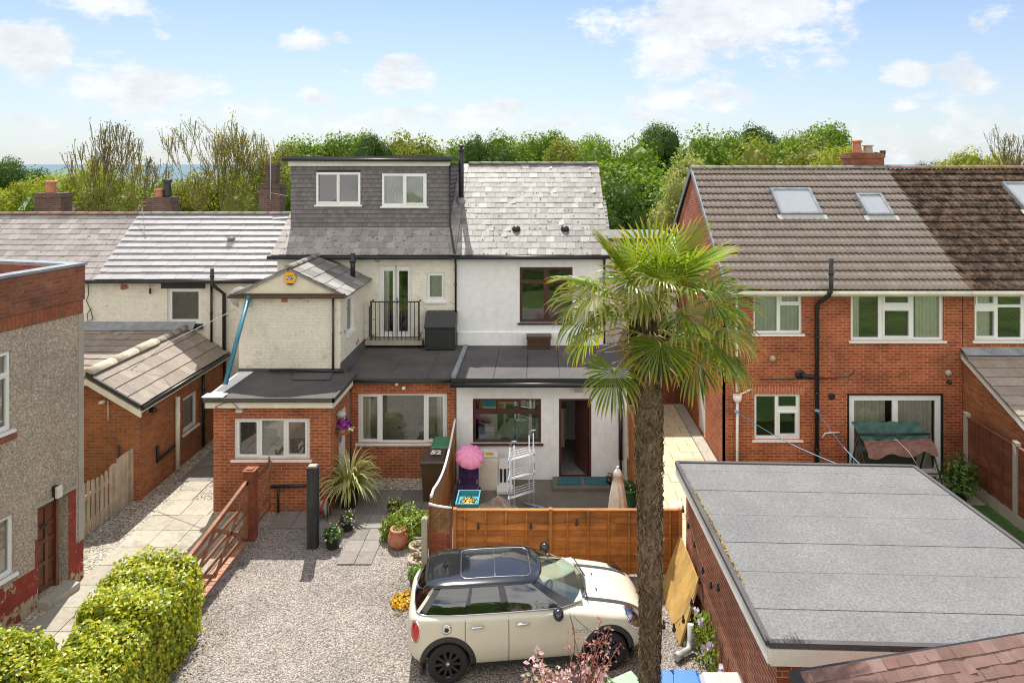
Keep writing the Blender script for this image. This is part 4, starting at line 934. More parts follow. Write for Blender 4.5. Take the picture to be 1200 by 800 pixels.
M['plinth'] = m_flaking('flaking_red_plinth', (.27, .045, .028), (.46, .37, .26), .555, .575)
mb = MB(fp); mb.panel(-9, da - .003, 0, .78, [], .012, -.01); mb.panel(db + .003, .008, 0, .78, [], .012, -.01); mb.panel(db + .002, db + .16, .78, 1.86, [], .008, -.01); mb.panel(da - .05, da - .002, .78, 1.3, [], .008, -.01); mb.build('plinth', 'plinth', ph)
mb = MB(fp); mb.box(-.10, .012, .001, .016, .79, 5.25); mb.box(da - .1, db + .12, .0, .05, 1.885, 1.93); mb.build('corner_trim', 'concrete', ph)
mb = MB(fp); dl, dq = da + .04, db - .20
holes = [(dl + .08 + i * .20, dl + .08 + i * .20 + .13, z0_, z1_) for i in (0, 1) for z0_, z1_ in ((.30, .66), (.74, 1.08), (1.16, 1.36), (1.44, 1.74))]
mb.panel(dl, dq, .2, 1.86, holes, -.12, -.17); mb.panel(dl, dq, .2, 1.86, [], -.15, -.19); dr_ = mb.build('door', 'door_wood', ph)
mb = MB(fp); mb.panel(da, dl - .002, .16, 1.88, [], -.04, -.2); mb.panel(dq + .002, dq + .06, .16, 1.88, [], -.06, -.22); mb.build('door_frame', 'door_wood', dr_)
mb = MB(fp); mb.box(dl + .12, dl + .24, -.12, -.10, 1.38, 1.42); mb.build('letterbox', 'steel_dark', dr_)
mb = MB(fp); mb.box(da - .02, db + .02, -.28, .26, 0, .155); mb.build('door_step', 'concrete', ph)
mb = MB(fp); uu = uP(64); mb.box(uu - .06, uu + .02, .0, .07, Z(584, yP(uu)), Z(568, yP(uu))); lp = mb.build('porch_lamp', 'black_plastic', ph)
mb = MB(fp); mb.box(uu - .05, uu + .06, .07, .12, Z(582, yP(uu)), Z(569, yP(uu))); mb.build('lamp_glass', 'cream_board', lp)

# ------------------------------------------------------------------ right pair of red brick semis
YS = 18.0; fs_ = front(YS); RE, RM = 17.7, 21.9; rz0, rz1 = 4.93, 8.03; XPW = 11.15
def semi(label, x0, x1, holes, base, rmat, rdg):
    t = thing('semi_detached_house', label, 'house', base, 'pair of semi detached houses')
    mb = MB(fs_); mb.panel(x0, x1, 0, 4.86, holes, 0, -.28); mb.build('wall', 'brick_house', t)
    A_, B_, D_ = Vector((x0 - .04, RE, rz0)), Vector((x1, RE, rz0)), Vector((x0 - .04, RM, rz1))
    mb = MB(); slab_roof(mb, A_, B_, D_, .08, .02); slab_roof(mb, Vector((x0 - .04, 26.1, rz0)), Vector((x1, 26.1, rz0)), D_, .08, .02); mb.build('roof_deck', 'black_paint', t)
    mb = MB(); tiles(mb, A_, B_, D_, 16, .15); mb.build('roof', rmat, t)
    mb = MB(); tiles(mb, Vector((x1, 26.1, rz0)), Vector((x0 - .04, 26.1, rz0)), Vector((x1, RM, rz1)), 16, .15); mb.build('roof', rmat, t)
    ridge(t, (x0 - .05, RM, rz1 + .05), (x1, RM, rz1 + .05), rdg, 14, .13)
    mb = MB(fs_); mb.box(x0 - .02, x1, .0, .20, 4.78, 4.82) if False else mb.box(x0 - .02, x1, .17, .20, 4.74, 4.90); mb.box(x0, x1, 0, .17, 4.80, 4.83); mb.build('fascia', 'white_paint', t)
    mb = MB(); mb.tube([(x0 - .04, RE - .06, 4.86), (x1, RE - .06, 4.86)], .06, 10); mb.build('gutter', 'cream_board', t)
    return t
h1 = (X(883, YS), X(940, YS), Z(391, YS), Z(344, YS)); h2 = (X(997, YS), X(1106, YS), Z(399, YS), Z(344, YS))
h3 = (X(884, YS), X(938, YS), Z(515, YS), Z(462, YS)); h4 = (X(995, YS), X(1103, YS), .04, Z(463, YS))
sa = semi('red brick semi detached house with clean grey tiled roof and black soil pipe', 4.9, XPW, [h1, h2, h3, h4], (8, 20, 0), 'tile_grey', 'ridge_grey')
fl = Fr((4.9, 0, 0), (0, -1)); sdoor = (-21.1, -20.15, .1, 2.15)
mb = MB(fl); mb.panel(-25.6, -18.28, 0, 4.86, [sdoor], 0, -.28); mb.prism([(-25.6, 0, 4.86), (-18, 0, 4.86), (-21.9, 0, 7.86)], (0, -.28, 0)) ; mb.panel(-18.28, -18.0, 0, 4.86, [], 0, -.005); mb.build('gable_wall', 'brick_house', sa)
mb = MB(); mb.box(5.2, 17.5, 25.3, 25.58, 0, 4.86); mb.build('wall', 'brick_house', sa)
mb = MB(fl); mb.panel(*sdoor, [(-20.95, -20.3, 1.2, 2.0)], -.04, -.1); d_ = mb.build('side_door', 'upvc', sa); mb = MB(fl); mb.face([(-20.96, -.07, 1.19), (-20.29, -.07, 1.19), (-20.29, -.07, 2.01), (-20.96, -.07, 2.01)]); mb.build('pane', 'glass_frost', d_)
mb = MB(); e = .05
for (ya, za, yb, zb) in ((RE - .05, rz0 - .06, RM, rz1 + .03), (26.15, rz0 - .06, RM, rz1 + .03)):
    mb.prism([(4.84, ya, za - .10), (4.84, yb, zb - .12), (4.84, yb, zb + .06), (4.84, ya, za + .08)], (.045, 0, 0))
mb.build('barge_board', 'lead', sa)
window(sa, fs_, *h1, [(.04, .49, .06, .95), (.56, .95, .07, .70), (.585, .925, .80, .93)], 'upvc', .05, sashes=[(.585, .925, .80, .93)], glass='glass_frost', curtain=[(0, 1, 'blind')])
window(sa, fs_, *h2, [(.03, .305, .06, .95), (.37, .63, .09, .63), (.375, .625, .80, .93), (.685, .965, .06, .95)], 'upvc', .05, sashes=[(.37, .63, .09, .63), (.375, .625, .80, .93)], curtain=[(.0, .12, 'curtain'), (.72, .99, 'curtain')])
window(sa, fs_, *h3, [(.055, .46, .07, .95), (.56, .90, .11, .58), (.535, .92, .72, .95)], 'upvc', .05, sashes=[(.56, .90, .11, .58)])
pd = window(sa, fs_, *h4, [(.06, .475, .05, .93), (.535, .94, .05, .93)], 'upvc', .03, sill=False, name='patio_door', curtain=[(.02, .42, 'curtain'), (.53, .92, 'curtain')])
mb = MB(fs_); mb.panel(h4[0] - .05, h4[1] + .05, .0, h4[3] + .05, [h4], .006, -.03); mb.build('door_seal', 'black_plastic', pd)
mb = MB(fs_); n_ = 6
for hh in (h3,):
    mb.box(hh[0] - .1, hh[1] + .1, 0, .004, hh[3] + .005, hh[3] + .22)
mb.build('soldier_lintel', m_brick('soldier_lintel_brick', (.46, .125, .055), (.36, .09, .042), (.56, .33, .22), .2, vert=True), sa)
pipe(sa, [(X(974, 17.5), 17.50, Z(303, 17.5)), (X(974, 17.5), 17.50, Z(338, 17.5)), (X(970, 17.6), 17.52, Z(346, 17.5)), (X(959, 17.8), 17.84, Z(356, 17.85)), (X(957.5, 17.9), 17.90, Z(362, 17.9)), (X(957.5, 17.9), 17.90, .0)], .055)
mb = MB(fs_); mb.tube([(X(938, YS), .06, Z(438.5, YS)), (X(957, YS), .09, Z(441, YS))], .05, 10); mb.lathe([(.05, 0), (.12, .005), (.13, .02), (.06, .03)], (X(937, YS), 0, Z(438.5, YS)), 9, axis='Y'); mb.build('waste_pipe', 'black_plastic', sa)
mb = MB(fs_); mb.tube([(X(958, YS), .05, Z(443, YS)), (X(994, YS), .03, Z(441, YS)), (X(1000, YS), .03, Z(436, YS)), (X(1001, YS), .03, Z(432, YS))], .012, 6); mb.tube([(X(890, YS), .03, Z(444, YS)), (X(957, YS), .03, Z(443, YS))], .012, 6); mb.build('cable', 'black_plastic', sa)
mb = MB(fs_); mb.tube([(X(863, YS), .07, Z(468, YS)), (X(863, YS), .07, 0)], .036, 10); mb.lathe([(.04, 0), (.10, .05), (.12, .12), (.12, .2)], (X(863, YS), .08, Z(470, YS)), 12); mb.tube([(X(866, YS), .08, Z(461, YS)), (X(880, YS), .05, Z(455, YS))], .025, 8); mb.tube([(X(862.5, YS), .07, Z(458, YS)), (X(862.5, YS), .07, 4.8)], .034, 10); mb.build('drainpipe', 'white_plastic', sa)
mb = MB(fs_); mb.lathe([(.09, 0), (.09, .02), (.07, .025)], (X(974.5, YS), 0, Z(464, YS)), 12, axis='Y'); mb.build('extractor_vent', 'black_plastic', sa)
mb = MB(fs_)
for px, py in ((905, 420), (1111, 437)): mb.lathe([(.09, 0), (.085, .03), (.05, .06), (.01, .07)], (X(px, YS), 0, Z(py, YS)), 10, axis='Y')
mb.build('outside_lamp', 'pot_stone', sa)
mb = MB(fs_); mb.lathe([(.05, 0), (.06, .05), (.04, .1), (.01, .11)], (X(1111.5, YS), 0, Z(447, YS)), 10, axis='Y'); mb.build('outside_lamp', 'black_plastic', sa)
mb = MB(fs_); mb.tube([(X(962, YS), .06, Z(511, YS)), (X(966, YS), .07, Z(506, YS)), (X(983, YS), .05, Z(505.5, YS))], .022, 8); mb.build('waste_pipe', 'white_plastic', sa)
h5 = (X(1142, YS), 13.4, Z(399, YS), Z(344, YS))
sb = semi('red brick semi detached house with mossy brown tiled roof at the right edge', XPW + .02, 17.6, [h5], (14.4, 20, 0), 'tile_brown', 'ridge_red')
window(sb, fs_, *h5, [(.035, .28, .09, .62), (.05, .27, .79, .93), (.335, .65, .06, .70), (.335, .65, .76, .95), (.7, .96, .06, .95)], 'upvc', .05, sashes=[(.035, .28, .09, .62), (.05, .27, .79, .93)], curtain=[(.0, .26, 'curtain')])
mb = MB(); mb.box(17.3, 17.6, YS + .28, 25.6, 0, 4.8); mb.prism([(17.3, 18, 4.8), (17.3, 25.6, 4.8), (17.3, 21.9, 7.86)], (.28, 0, 0)); mb.build('gable_wall', 'brick_house', sb)
mr = (rz1 - rz0) / (RM - RE)
def onroof(px, py): return P(px, py, (H - rz0 + mr * RE) / (mr + (py - HY) / F))
M['roof_glass'] = m_plain('pale_roof_glass_blind_and_sky', (.37, .395, .42), .12, .05, coat=1.0)  # opaque pane: pale colour stands for a closed blind and the reflected bright sky
def skylight(parent, tl, tr, br):
    tl, tr, br = onroof(*tl), onroof(*tr), onroof(*br); tl.x = (tl.x + (br.x - (tr.x - tl.x))) / 2; w = (tr.x - tl.x)
    U = Vector((1, 0, 0)); V = Vector((0, RM - RE, rz1 - rz0)).normalized(); n = Vector((0, -V.z, V.y)); L = (tl.y - br.y) / V.y
    bl = Vector((tl.x, br.y, br.z)); q = lambda u, v, h: bl + U * u + V * v + n * h
    mb = MB(); e = .07
    for (u0, u1, v0, v1) in ((0, w, 0, e), (0, w, L - e, L), (0, e, e, L - e), (w - e, w, e, L - e)):
        mb.prism([q(u0, v0, .0), q(u1, v0, .0), q(u1, v1, .0), q(u0, v1, .0)], n * .18)
    fr = mb.build('skylight', 'lead', parent)
    mb = MB(); mb.face([q(e - .01, e - .01, .15), q(w - e + .01, e - .01, .15), q(w - e + .01, L - e + .01, .15), q(e - .01, L - e + .01, .15)]); mb.build('pane', 'roof_glass', fr)
    mb = MB(); mb.prism([q(.02, .02, .11), q(w - .02, .02, .11), q(w - .02, L - .02, .11), q(.02, L - .02, .11)], n * .01); mb.build('blind', 'room_white', fr)
    mb = MB(); nn = 14
    for k in range(nn):
        a, b = -.12 + (w + .24) * k / nn, -.12 + (w + .24) * (k + 1) / nn; d = .03 if k % 2 else 0
        mb.face([q(a, -.16 - d, .095), q(b, -.16 - (.03 - d), .095), q(b, 0, .11), q(a, 0, .11)])
    mb.build('flashing', 'grey_plastic', fr)
skylight(sa, (902, 225), (948, 226), (961, 255)); skylight(sa, (1002, 231.5), (1031, 232), (1044, 256)); skylight(sb, (1177, 218), (1222, 218), (1240, 249))
chimney(sa, X(993, 22.3), X(1030, 22.3), 22.0, 22.7, 7.2, Z(179.5, 22.3), 'brick_parapet', pots=[(X(1005, 22.3), 22.35, .145, .42, 'terracotta'), (X(1018, 22.3), 22.35, .15, .27, 'pot_stone')])
mb = MB(); xx = X(1033.5, 22.3); mb.tube([(xx, 22.2, 7.9), (xx, 22.2, Z(177, 22.3))], .02, 6); mb.tube([(xx - .3, 22.2, Z(179, 22.3)), (xx + .06, 22.2, Z(181, 22.3))], .025, 6); mb.box(xx - .1, xx + .05, 22.15, 22.25, Z(180, 22.3), Z(176.5, 22.3)); mb.build('aerial', 'black_plastic', sa)
# neighbour's lean-to
fq = Fr((XPW + .01, 0, 0), (0, -1)); sl_ = (3.20 - 2.24) / 2.3
mb = MB(fq); mb.prism([(-18, 0, 0), (-14.3, 0, 0), (-14.3, 0, 3.16 - sl_ * 3.7), (-18, 0, 3.16)], (0, -.22, 0)); mb.build('lean_to_wall', 'brick_out', sb)
mb = MB(); mb.box(XPW + .23, 14.8, 14.3, 14.52, 0, 1.62); mb.build('lean_to_wall', 'brick_out', sb)
A_, B_, D_ = Vector((XPW - .05, 14.0, 3.25 - sl_ * 4)), Vector((14.9, 14.0, 3.25 - sl_ * 4)), Vector((XPW - .05, 17.98, 3.25))
mb = MB(); slab_roof(mb, A_, B_, D_, .07); slates(mb, A_, B_, D_, 13, .36, .03); mb.build('lean_to_roof', 'tile_out', sb)
mb = MB(fq); mb.prism([(-17.98, .03, 3.20), (-14.0, .03, 3.20 - sl_ * 3.98), (-14.0, .03, 3.07 - sl_ * 3.98), (-17.98, .03, 3.07)], (0, .03, 0)); mb.build('barge_board', 'white_paint', sb)
mb = MB(); mb.prism([(XPW - .05, 17.75, 3.215), (14.9, 17.75, 3.215), (14.9, 17.985, 3.36), (XPW - .05, 17.985, 3.36)], (0, -.01, .012)); mb.build('lead_flashing', 'lead', sb)

# ------------------------------------------------------------------ garage and the tiled building in front of it
ga = thing('garage', 'brick garage with flat grey felt roof and white fascia', 'garage', (5, 10.8, 0))
mb = MB(); mb.box(2.86, 3.08, 8.22, 13.3, 0, 2.3); mb.box(3.08, 7.2, 13.08, 13.3, 0, 2.2); mb.box(6.98, 7.2, 8.44, 13.08, 0, 2.2); mb.box(2.86, 7.2, 8.22, 8.44, 0, 2.3) if False else mb.box(3.08, 7.2, 8.22, 8.44, 0, 2.3); mb.build('wall', 'brick_garage', ga)
FL, FR_, BR, BL = Vector((2.70, 8.04, 2.56)), Vector((7.40, 8.04, 2.44)), Vector((7.36, 13.42, 2.25)), Vector((2.70, 13.42, 2.33))
mb = MB(); mb.prism([p - Vector((0, 0, .10)) for p in (FL, FR_, BR, BL)], (0, 0, .085)); mb.build('roof_deck', 'concrete', ga)
mb = MB(); ts = [0, .125, .285, .435, .60, .77, .93, 1.0]
for k, (a, b) in enumerate(zip(ts[:-1], ts[1:])):
    l0, l1, r0, r1 = FL.lerp(BL, a), FL.lerp(BL, b), FR_.lerp(BR, a), FR_.lerp(BR, b); n = 8
    zz = Vector((0, 0, .004 + .003 * (k % 2)))
    for j in range(n):
        p0, p1, p2, p3 = l0.lerp(r0, j / n), l0.lerp(r0, (j + 1) / n), l1.lerp(r1, (j + 1) / n), l1.lerp(r1, j / n)
        w0, w1 = RNG.uniform(0, .003), RNG.uniform(0, .003)
        mb.prism([p0 - Vector((0, 0, .012)) , p1 - Vector((0, 0, .012)), p2 - Vector((0, .012, .012)), p3 - Vector((0, .012, .012))], zz + Vector((0, 0, .012)))
mb.build('roof', 'felt_grey', ga)
mb = MB()
for a, b in ((FL, BL), (FL, FR_), (BL, BR), (FR_, BR)):
    mb.beam(a + Vector((0, 0, .0)), b + Vector((0, 0, .0)), .07, .06)
mb.build('roof_edge', 'felt_black', ga)
mb = MB(); mb.prism([(2.68, 8.02, 2.51), (2.68, 13.44, 2.28), (2.68, 13.44, 2.10), (2.68, 8.02, 2.33)], (.03, 0, 0)); mb.prism([(2.71, 8.0, 2.51), (7.4, 8.0, 2.39), (7.4, 8.0, 2.20), (2.71, 8.0, 2.32)], (0, .03, 0)); mb.prism([(2.71, 13.42, 2.28), (7.36, 13.42, 2.20), (7.36, 13.42, 2.05), (2.71, 13.42, 2.1)], (0, .03, 0)); mb.build('fascia', 'white_paint', ga)
tr_ = thing('tiled_building', 'low building with red brown plain tiled roof in the lower right corner', 'building', (4.6, 6, 0))
PA, PB = Vector((2.66, 7.02, 2.98)), Vector((7.6, 8.03, 3.0)); dn = Vector((.20, -.98, 0)).normalized() * 2.6 + Vector((0, 0, -1.25))
mb = MB(); slab_roof(mb, PA + dn, PB + dn, PA, .08); slates(mb, PA + dn, PB + dn, PA, 24, .172, .012, gap=.003); mb.build('roof', 'tile_plain', tr_)
wb = Vector((0, 0, -.2)); mb = MB()
mb.prism([Vector((PA.x + .15, PA.y - .06, 0)), Vector((PB.x, PB.y - .06, 0)), Vector((PB.x + .4, PB.y - 2.3, 0)), Vector((PA.x + .6, PA.y - 2.3, 0))], (0, 0, 1.6)); mb.prism([Vector((PA.x + .15, PA.y - .06, 1.6)), Vector((PB.x, PB.y - .06, 1.6)), Vector((PB.x, PB.y - .3, 1.6)), Vector((PA.x + .2, PA.y - .3, 1.6))], (0, 0, 1.18)); mb.build('wall', 'brick_house', tr_)
mb = MB(); mb.beam(PA + Vector((-.05, 0, .0)), PA + dn + Vector((-.05, 0, 0)), .1, .08); mb.beam(PA + Vector((-.05, .03, -.05)), PB + Vector((0, .03, -.05)), .05, .05); mb.build('verge', 'black_plastic', tr_)

# ------------------------------------------------------------------ buildings behind
def small_house(label, x0, x1, y0, y1, ez, rz, wall, roof, dormer=None, rows=10):
    t = thing('background_house', label, 'house', ((x0 + x1) / 2, y0, 0), 'houses beyond the terrace')
    ym = (y0 + y1) / 2; mb = MB(); mb.box(x0, x1, y0, y1, 0, ez)
    for xx in (x0, x1 - .2): mb.prism([(xx, y0, ez), (xx, y1, ez), (xx, ym, rz - .1)], (.2, 0, 0))
    mb.build('wall', wall, t)
    for (ya, s) in ((y0 - .3, 1), (y1 + .3, -1)):
        A_, B_, D_ = Vector((x0 - .2, ya, ez - .1)), Vector((x1 + .2, ya, ez - .1)), Vector((x0 - .2, ym, rz))
        mb = MB(); slab_roof(mb, A_, B_, D_, .1); slates(mb, A_, B_, D_, rows, .4, .03); mb.build('roof', roof, t)
    ridge(t, (x0 - .2, ym, rz + .03), (x1 + .2, ym, rz + .03), 'ridge_red' if 'tile' in roof else 'ridge_grey', 12, .12)
    mb = MB(); mb.box(x0 - .2, x1 + .2, y0 - .34, y0 - .31, ez - .2, ez - .06); mb.build('fascia', 'white_paint', t)
    return t
b1 = small_house('far house with grey slate roof and white gabled dormer at the left edge', X(-60, 46), X(36, 46), 46, 54, 3.5, Z(231, 50), 'white_render', 'slate_dark')
mb = MB(); gx, gy, gz = X(33, 45), 45.0, Z(239, 45); mb.prism([(gx - .7, gy, gz - .4), (gx + .7, gy, gz - .4), (gx, gy, gz + .45)], (0, 2.5, 0)); mb.build('dormer', 'white_paint', b1)
small_house('far bungalow with long brown tiled roof behind the left chimney', X(40, 38), X(128, 38), 38, 45, 3.8, Z(238, 41.5), 'brick_out', 'tile_brown')
small_house('far bungalow with grey roof behind the bare trees', X(125, 44), X(262, 44), 44, 51, 4.0, Z(228, 47.5), 'brick_out', 'slate_dark')
b2 = small_house('small brick house with grey roof seen between the two rooflines', X(739, 44), X(800, 44), 44, 50, Z(246, 44), Z(214, 47), 'brick_house', 'slate_dark')
mb = MB(); mb.box(X(744, 44), X(757, 44), 43.9, 43.99, 3.0, 5.0); mb.build('window', 'upvc', b2)
b3 = small_house('low brick outhouse peeping past the white slate roof', X(690, 30), X(709, 30), 30, 34, 5.2, Z(232, 32), 'brick_house', 'slate_dark')
an = thing('annexe', 'white rendered annexe with flat roof behind the palm crown', 'annexe', (3.4, 24, 0))
mb = MB(); mb.box(2.05, 4.82, 24.0, 27.0, 0, Z(283, 24)); mb.build('wall', 'white_render', an)
mb = MB(); mb.box(2.0, 4.86, 23.95, 27.1, Z(283, 24), Z(279, 24)); mb.build('coping', 'felt_grey', an)
mb = MB(); mb.box(4.2, 4.5, 23.9, 24.0, 4.9, 5.3) ; mb.build('vent', 'grey_plastic', an)
# ------------------------------------------------------------------ fences, gates, posts
def lap_fence(name, label, p, q, h, mat, postmat, nbat, posts=(0.0, 1.0), side=1, z0=.05, group=None, board=.115, post=.07, hq=None):
    """overlapping horizontal boards between p and q, upright battens, posts"""
    p, q = Vector((p[0], p[1], 0)), Vector((q[0], q[1], 0)); d = (q - p); L = d.length; hq = hq or h
    t = thing(name, label, 'fence', (p + q) / 2, group)
    fr = Fr(p, (d.x, d.y)); mb = MB(fr); n = int((h - z0) / board)
    for i in range(n):
        za = z0 + (h - z0) * i / n; zb = za + (h - z0) / n * 1.18
        for (ua, ub) in [(a * L, b * L) for a, b in zip(posts[:-1], posts[1:])]:
            cuts = [ua + (ub - ua) * k / 2 for k in range(3)]
            for a, b in zip(cuts[:-1], cuts[1:]):
                j, k2 = RNG.uniform(-.006, .006), RNG.uniform(-.006, .006); l = .012
                zb_ = min(zb, h)
                mb.face([(a, side * (.018 + l), za + j), (b, side * (.018 + l), za + k2), (b, side * .018, zb_), (a, side * .018, zb_)])
                mb.face([(a, side * .012, za + j), (b, side * .012, za + k2), (b, side * (.018 + l), za + k2), (a, side * (.018 + l), za + j)])
                mb.face([(a, side * .0, za + j), (b, 0, za + k2), (b, 0, zb_), (a, 0, zb_)])
    mb.build('panel', mat, t)
    for k in range(nbat):
        u = L * (k + .5) / nbat
        if min(abs(u - s * L) for s in posts) < .12: continue
        b = MB(fr); b.box(u - .018, u + .018, min(side * .02, side * .055), max(side * .02, side * .055), z0, h - .01); b.build('batten', mat, t)
    for s in posts:
        b = MB(fr); u = s * L; b.box(u - post / 2, u + post / 2, -post / 2 + side * .02, post / 2 + side * .04, 0, h + .05); b.build('post', postmat, t)
    b = MB(fr); b.box(0, L, -.03, .05, h, h + .022); b.build('capping', mat, t)
    return t
lap_fence('panel_fence', 'low orange lap panel fence behind the cream car', (-1.68, 13.6), (2.80, 13.6), 1.31, 'fence_orange', 'fence_orange_v', 11, (0, .425, 1.0), 1)
lap_fence('panel_fence', 'orange boundary fence on the right of the patio behind the palm trunk', (2.36, 13.75), (2.36, 17.62), 1.78, 'fence_orange_v', 'fence_orange_v', 5, (0, .5, 1.0), -1)
t = thing('panel_fence', 'red brown lap fence with grey concrete posts along the right hand lawn', 'fence', (10.82, 15.0, 0))
fr = Fr((10.84, 17.3, 0), (0, -1))
ps = [0, 1.8, 3.6, 5.4, 7.2]
for a, b in zip(ps[:-1], ps[1:]):
    mb = MB(fr); n = 13
    for i in range(n):
        za = .27 + 1.5 * i / n; zb = za + .135; mb.face([(a + .06, .02, za), (b - .06, .02, za), (b - .06, .0, zb), (a + .06, .0, zb)]); mb.face([(a + .06, .004, za), (b - .06, .004, za), (b - .06, .02, za), (a + .06, .02, za)])
    pn = mb.build('panel', 'fence_redbrown', t)
    for k in range(1, 4): m2 = MB(fr); u = a + (b - a) * k / 4; m2.box(u - .02, u + .02, .005, .045, .27, 1.78); m2.build('batten', 'fence_redbrown', pn)
    m2 = MB(fr); m2.box(a + .05, b - .05, -.03, .04, 0, .265); m2.build('gravel_board', 'concrete', t)
    m2 = MB(fr); m2.box(a + .05, b - .05, -.03, .05, 1.78, 1.81); m2.build('capping', 'fence_redbrown', t)
for a in ps: m2 = MB(fr); m2.box(a - .055, a + .055, -.06, .06, 0, 1.88); m2.prism([(a - .055, -.06, 1.88), (a + .055, -.06, 1.88), (a, 0, 1.93)], (0, .12, 0)); m2.build('post', 'concrete', t)
# curved lattice fence on the left of the patio
t = thing('lattice_fence', 'orange lattice topped fence with curved white capping left of the patio', 'fence', (-2.17, 15.6, 0))
fr = Fr((-2.17, 17.55, 0), (0, -1)); L = 3.85
def top(u): s = u / L; return 1.62 - .32 * math.sin(math.pi * min(1, s * 1.08)) * (1 if s < .93 else .75) - .10 * s
mb = MB(fr); n = 30
for k in range(n):
    a, b = L * k / n, L * (k + 1) / n - .012; mb.prism([(a, -.012, .04), (b, -.012, .04), (b, -.012, top(b) - .38), (a, -.012, top(a) - .38)], (0, .02, 0))
mb.build('panel', 'fence_orange_v', t)
mb = MB(fr)
for k in range(-6, 64):
    for sgn in (1, -1):
        u0 = L * k / 46 if sgn == 1 else L * k / 46; p0, p1 = (u0, top(min(max(u0, 0), L)) - .38), (u0 + sgn * .36, top(min(max(u0 + sgn * .36, 0), L)) - .01)
        if 0 <= p0[0] <= L and 0 <= p1[0] <= L: mb.beam(tuple(fr((p0[0], sgn * .006, p0[1]))), tuple(fr((p1[0], sgn * .006, p1[1]))), .008, .02) if False else mb.prism([(p0[0] - .012, sgn * .006, p0[1]), (p0[0] + .012, sgn * .006, p0[1]), (p1[0] + .012, sgn * .006, p1[1]), (p1[0] - .012, sgn * .006, p1[1])], (0, .008, 0))
mb.build('lattice', 'trellis', t)
mb = MB(); mb.tube([tuple(fr((L * k / 40, 0, top(L * k / 40) + .01))) for k in range(41)], .028, 8); mb.build('capping', 'white_wood', t)
for u in (0.0, 1.9, 3.8): mb = MB(fr); mb.box(u - .035, u + .035, -.035, .035, 0, top(u) + .02); mb.build('post', 'trellis', t)
# trellis panel by the concrete post
t = thing('trellis_panel', 'red brown trellis topped fence panel joining the lattice fence to the orange fence', 'fence panel', (-1.95, 13.6, 0))
fr = Fr((-2.2, 13.58, 0), (1, 0)); W_ = .46
mb = MB(fr)
for k in range(5): a = W_ * k / 5; mb.box(a + .004, a + W_ / 5 - .004, -.012, .01, .05, .86)
mb.build('panel', 'fence_red', t)
for k in range(4): mb = MB(fr); z_ = .16 + k * .16; mb.beam(tuple((.02, .018, z_ + .14)), tuple((W_ - .02, .018, z_)), .02, .03); mb.build('brace', 'fence_red', t)
mb = MB(fr)
for k in range(-6, 12):
    for sgn in (1, -1):
        a = W_ * k / 8
        if sgn == 1: p0, p1 = (a, .88), (a + .5, 1.38)
        else: p0, p1 = (a, 1.38), (a + .5, .88)
        def cl(p0, p1):
            (x0, y0), (x1, y1) = p0, p1; ta, tb = max(0, -x0 / (x1 - x0)), min(1, (W_ - x0) / (x1 - x0))
            return None if tb - ta < .08 else ((x0 + (x1 - x0) * ta, y0 + (y1 - y0) * ta), (x0 + (x1 - x0) * tb, y0 + (y1 - y0) * tb))
        s_ = cl(p0, p1)
        if s_: mb.beam((s_[0][0], .005 * sgn, s_[0][1]), (s_[1][0], .005 * sgn, s_[1][1]), .008, .018)
mb.build('lattice', 'trellis', t)
mb = MB(fr); mb.box(0, .04, -.02, .025, .05, 1.40); mb.box(W_ - .04, W_, -.02, .025, .05, 1.36); mb.box(.04, W_ - .04, -.018, .022, .85, .885); mb.build('frame', 'fence_red', t)
mb = MB(fr); mb.tube([(0, 0, 1.45), (.12, 0, 1.41), (.3, 0, 1.38), (W_, 0, 1.36)], .024, 8); mb.build('capping', 'white_wood', t)
mb = MB(); mb.box(-2.33, -2.22, 13.48, 13.60, 0, 1.17); mb.prism([(-2.33, 13.48, 1.17), (-2.22, 13.48, 1.17), (-2.275, 13.48, 1.21)], (0, .12, 0)); tag(mb.build('concrete_post', 'concrete', base=(-2.27, 13.54, 0)), 'slim grey concrete post at the end of the trellis panel', 'post')
# black square post
mb = MB(); mb.prism([(-4.95, 14.52, 0), (-4.74, 14.52, 0), (-4.74, 14.70, 0), (-4.95, 14.70, 0)], (0, .0, 1.70)); mb.prism([(-4.96, 14.51, 1.70), (-4.73, 14.51, 1.70), (-4.73, 14.71, 1.70), (-4.96, 14.71, 1.70)], (0, 0, .03))
bp_ = mb.build('timber_post', 'post_black', base=(-4.85, 14.6, 0)); tag(bp_, 'black painted square timber post standing alone on the gravel', 'post')
mb = MB(); mb.box(-4.93, -4.76, 14.54, 14.68, 1.731, 1.76); mb.build('cap', 'concrete', bp_)
# brown five bar gate
M['gate'] = m_wood('red_brown_gate_timber', (.36, .155, .075), (.25, .10, .048), 'Y')
t = thing('drive_gate', 'brown five bar timber gate folded along the brick kerb', 'gate', (-6.3, 13.3, 0)); fr = Fr((-6.32, 11.75, 0), (0, 1)); Lg = 3.0
mb = MB(fr)
def topz(u): return 1.02 + .26 * (u / Lg) ** 1.3
for i, z_ in enumerate((.2, .42, .64, .86)): mb.box(.04, Lg - .04, -.012, .012, z_, z_ + .075)
mb.build('bar', 'gate', t)
mb = MB(fr); n = 12
for k in range(n): a, b = Lg * k / n, Lg * (k + 1) / n; mb.prism([(a, -.035, topz(a)), (b, -.035, topz(b)), (b, -.035, topz(b) + .09), (a, -.035, topz(a) + .09)], (0, .07, 0))
mb.build('top_rail', 'fence_pale' if False else 'gate', t)
for (u0, z0, u1, z1) in ((.08, .2, 1.5, 1.1), (1.5, 1.1, 2.9, .2), (.08, 1.05, 1.5, .2), (1.5, .2, 2.92, 1.2)): mb = MB(fr); mb.beam((u0, .028, z0), (u1, .028, z1), .03, .07); mb.build('brace', 'gate', t)
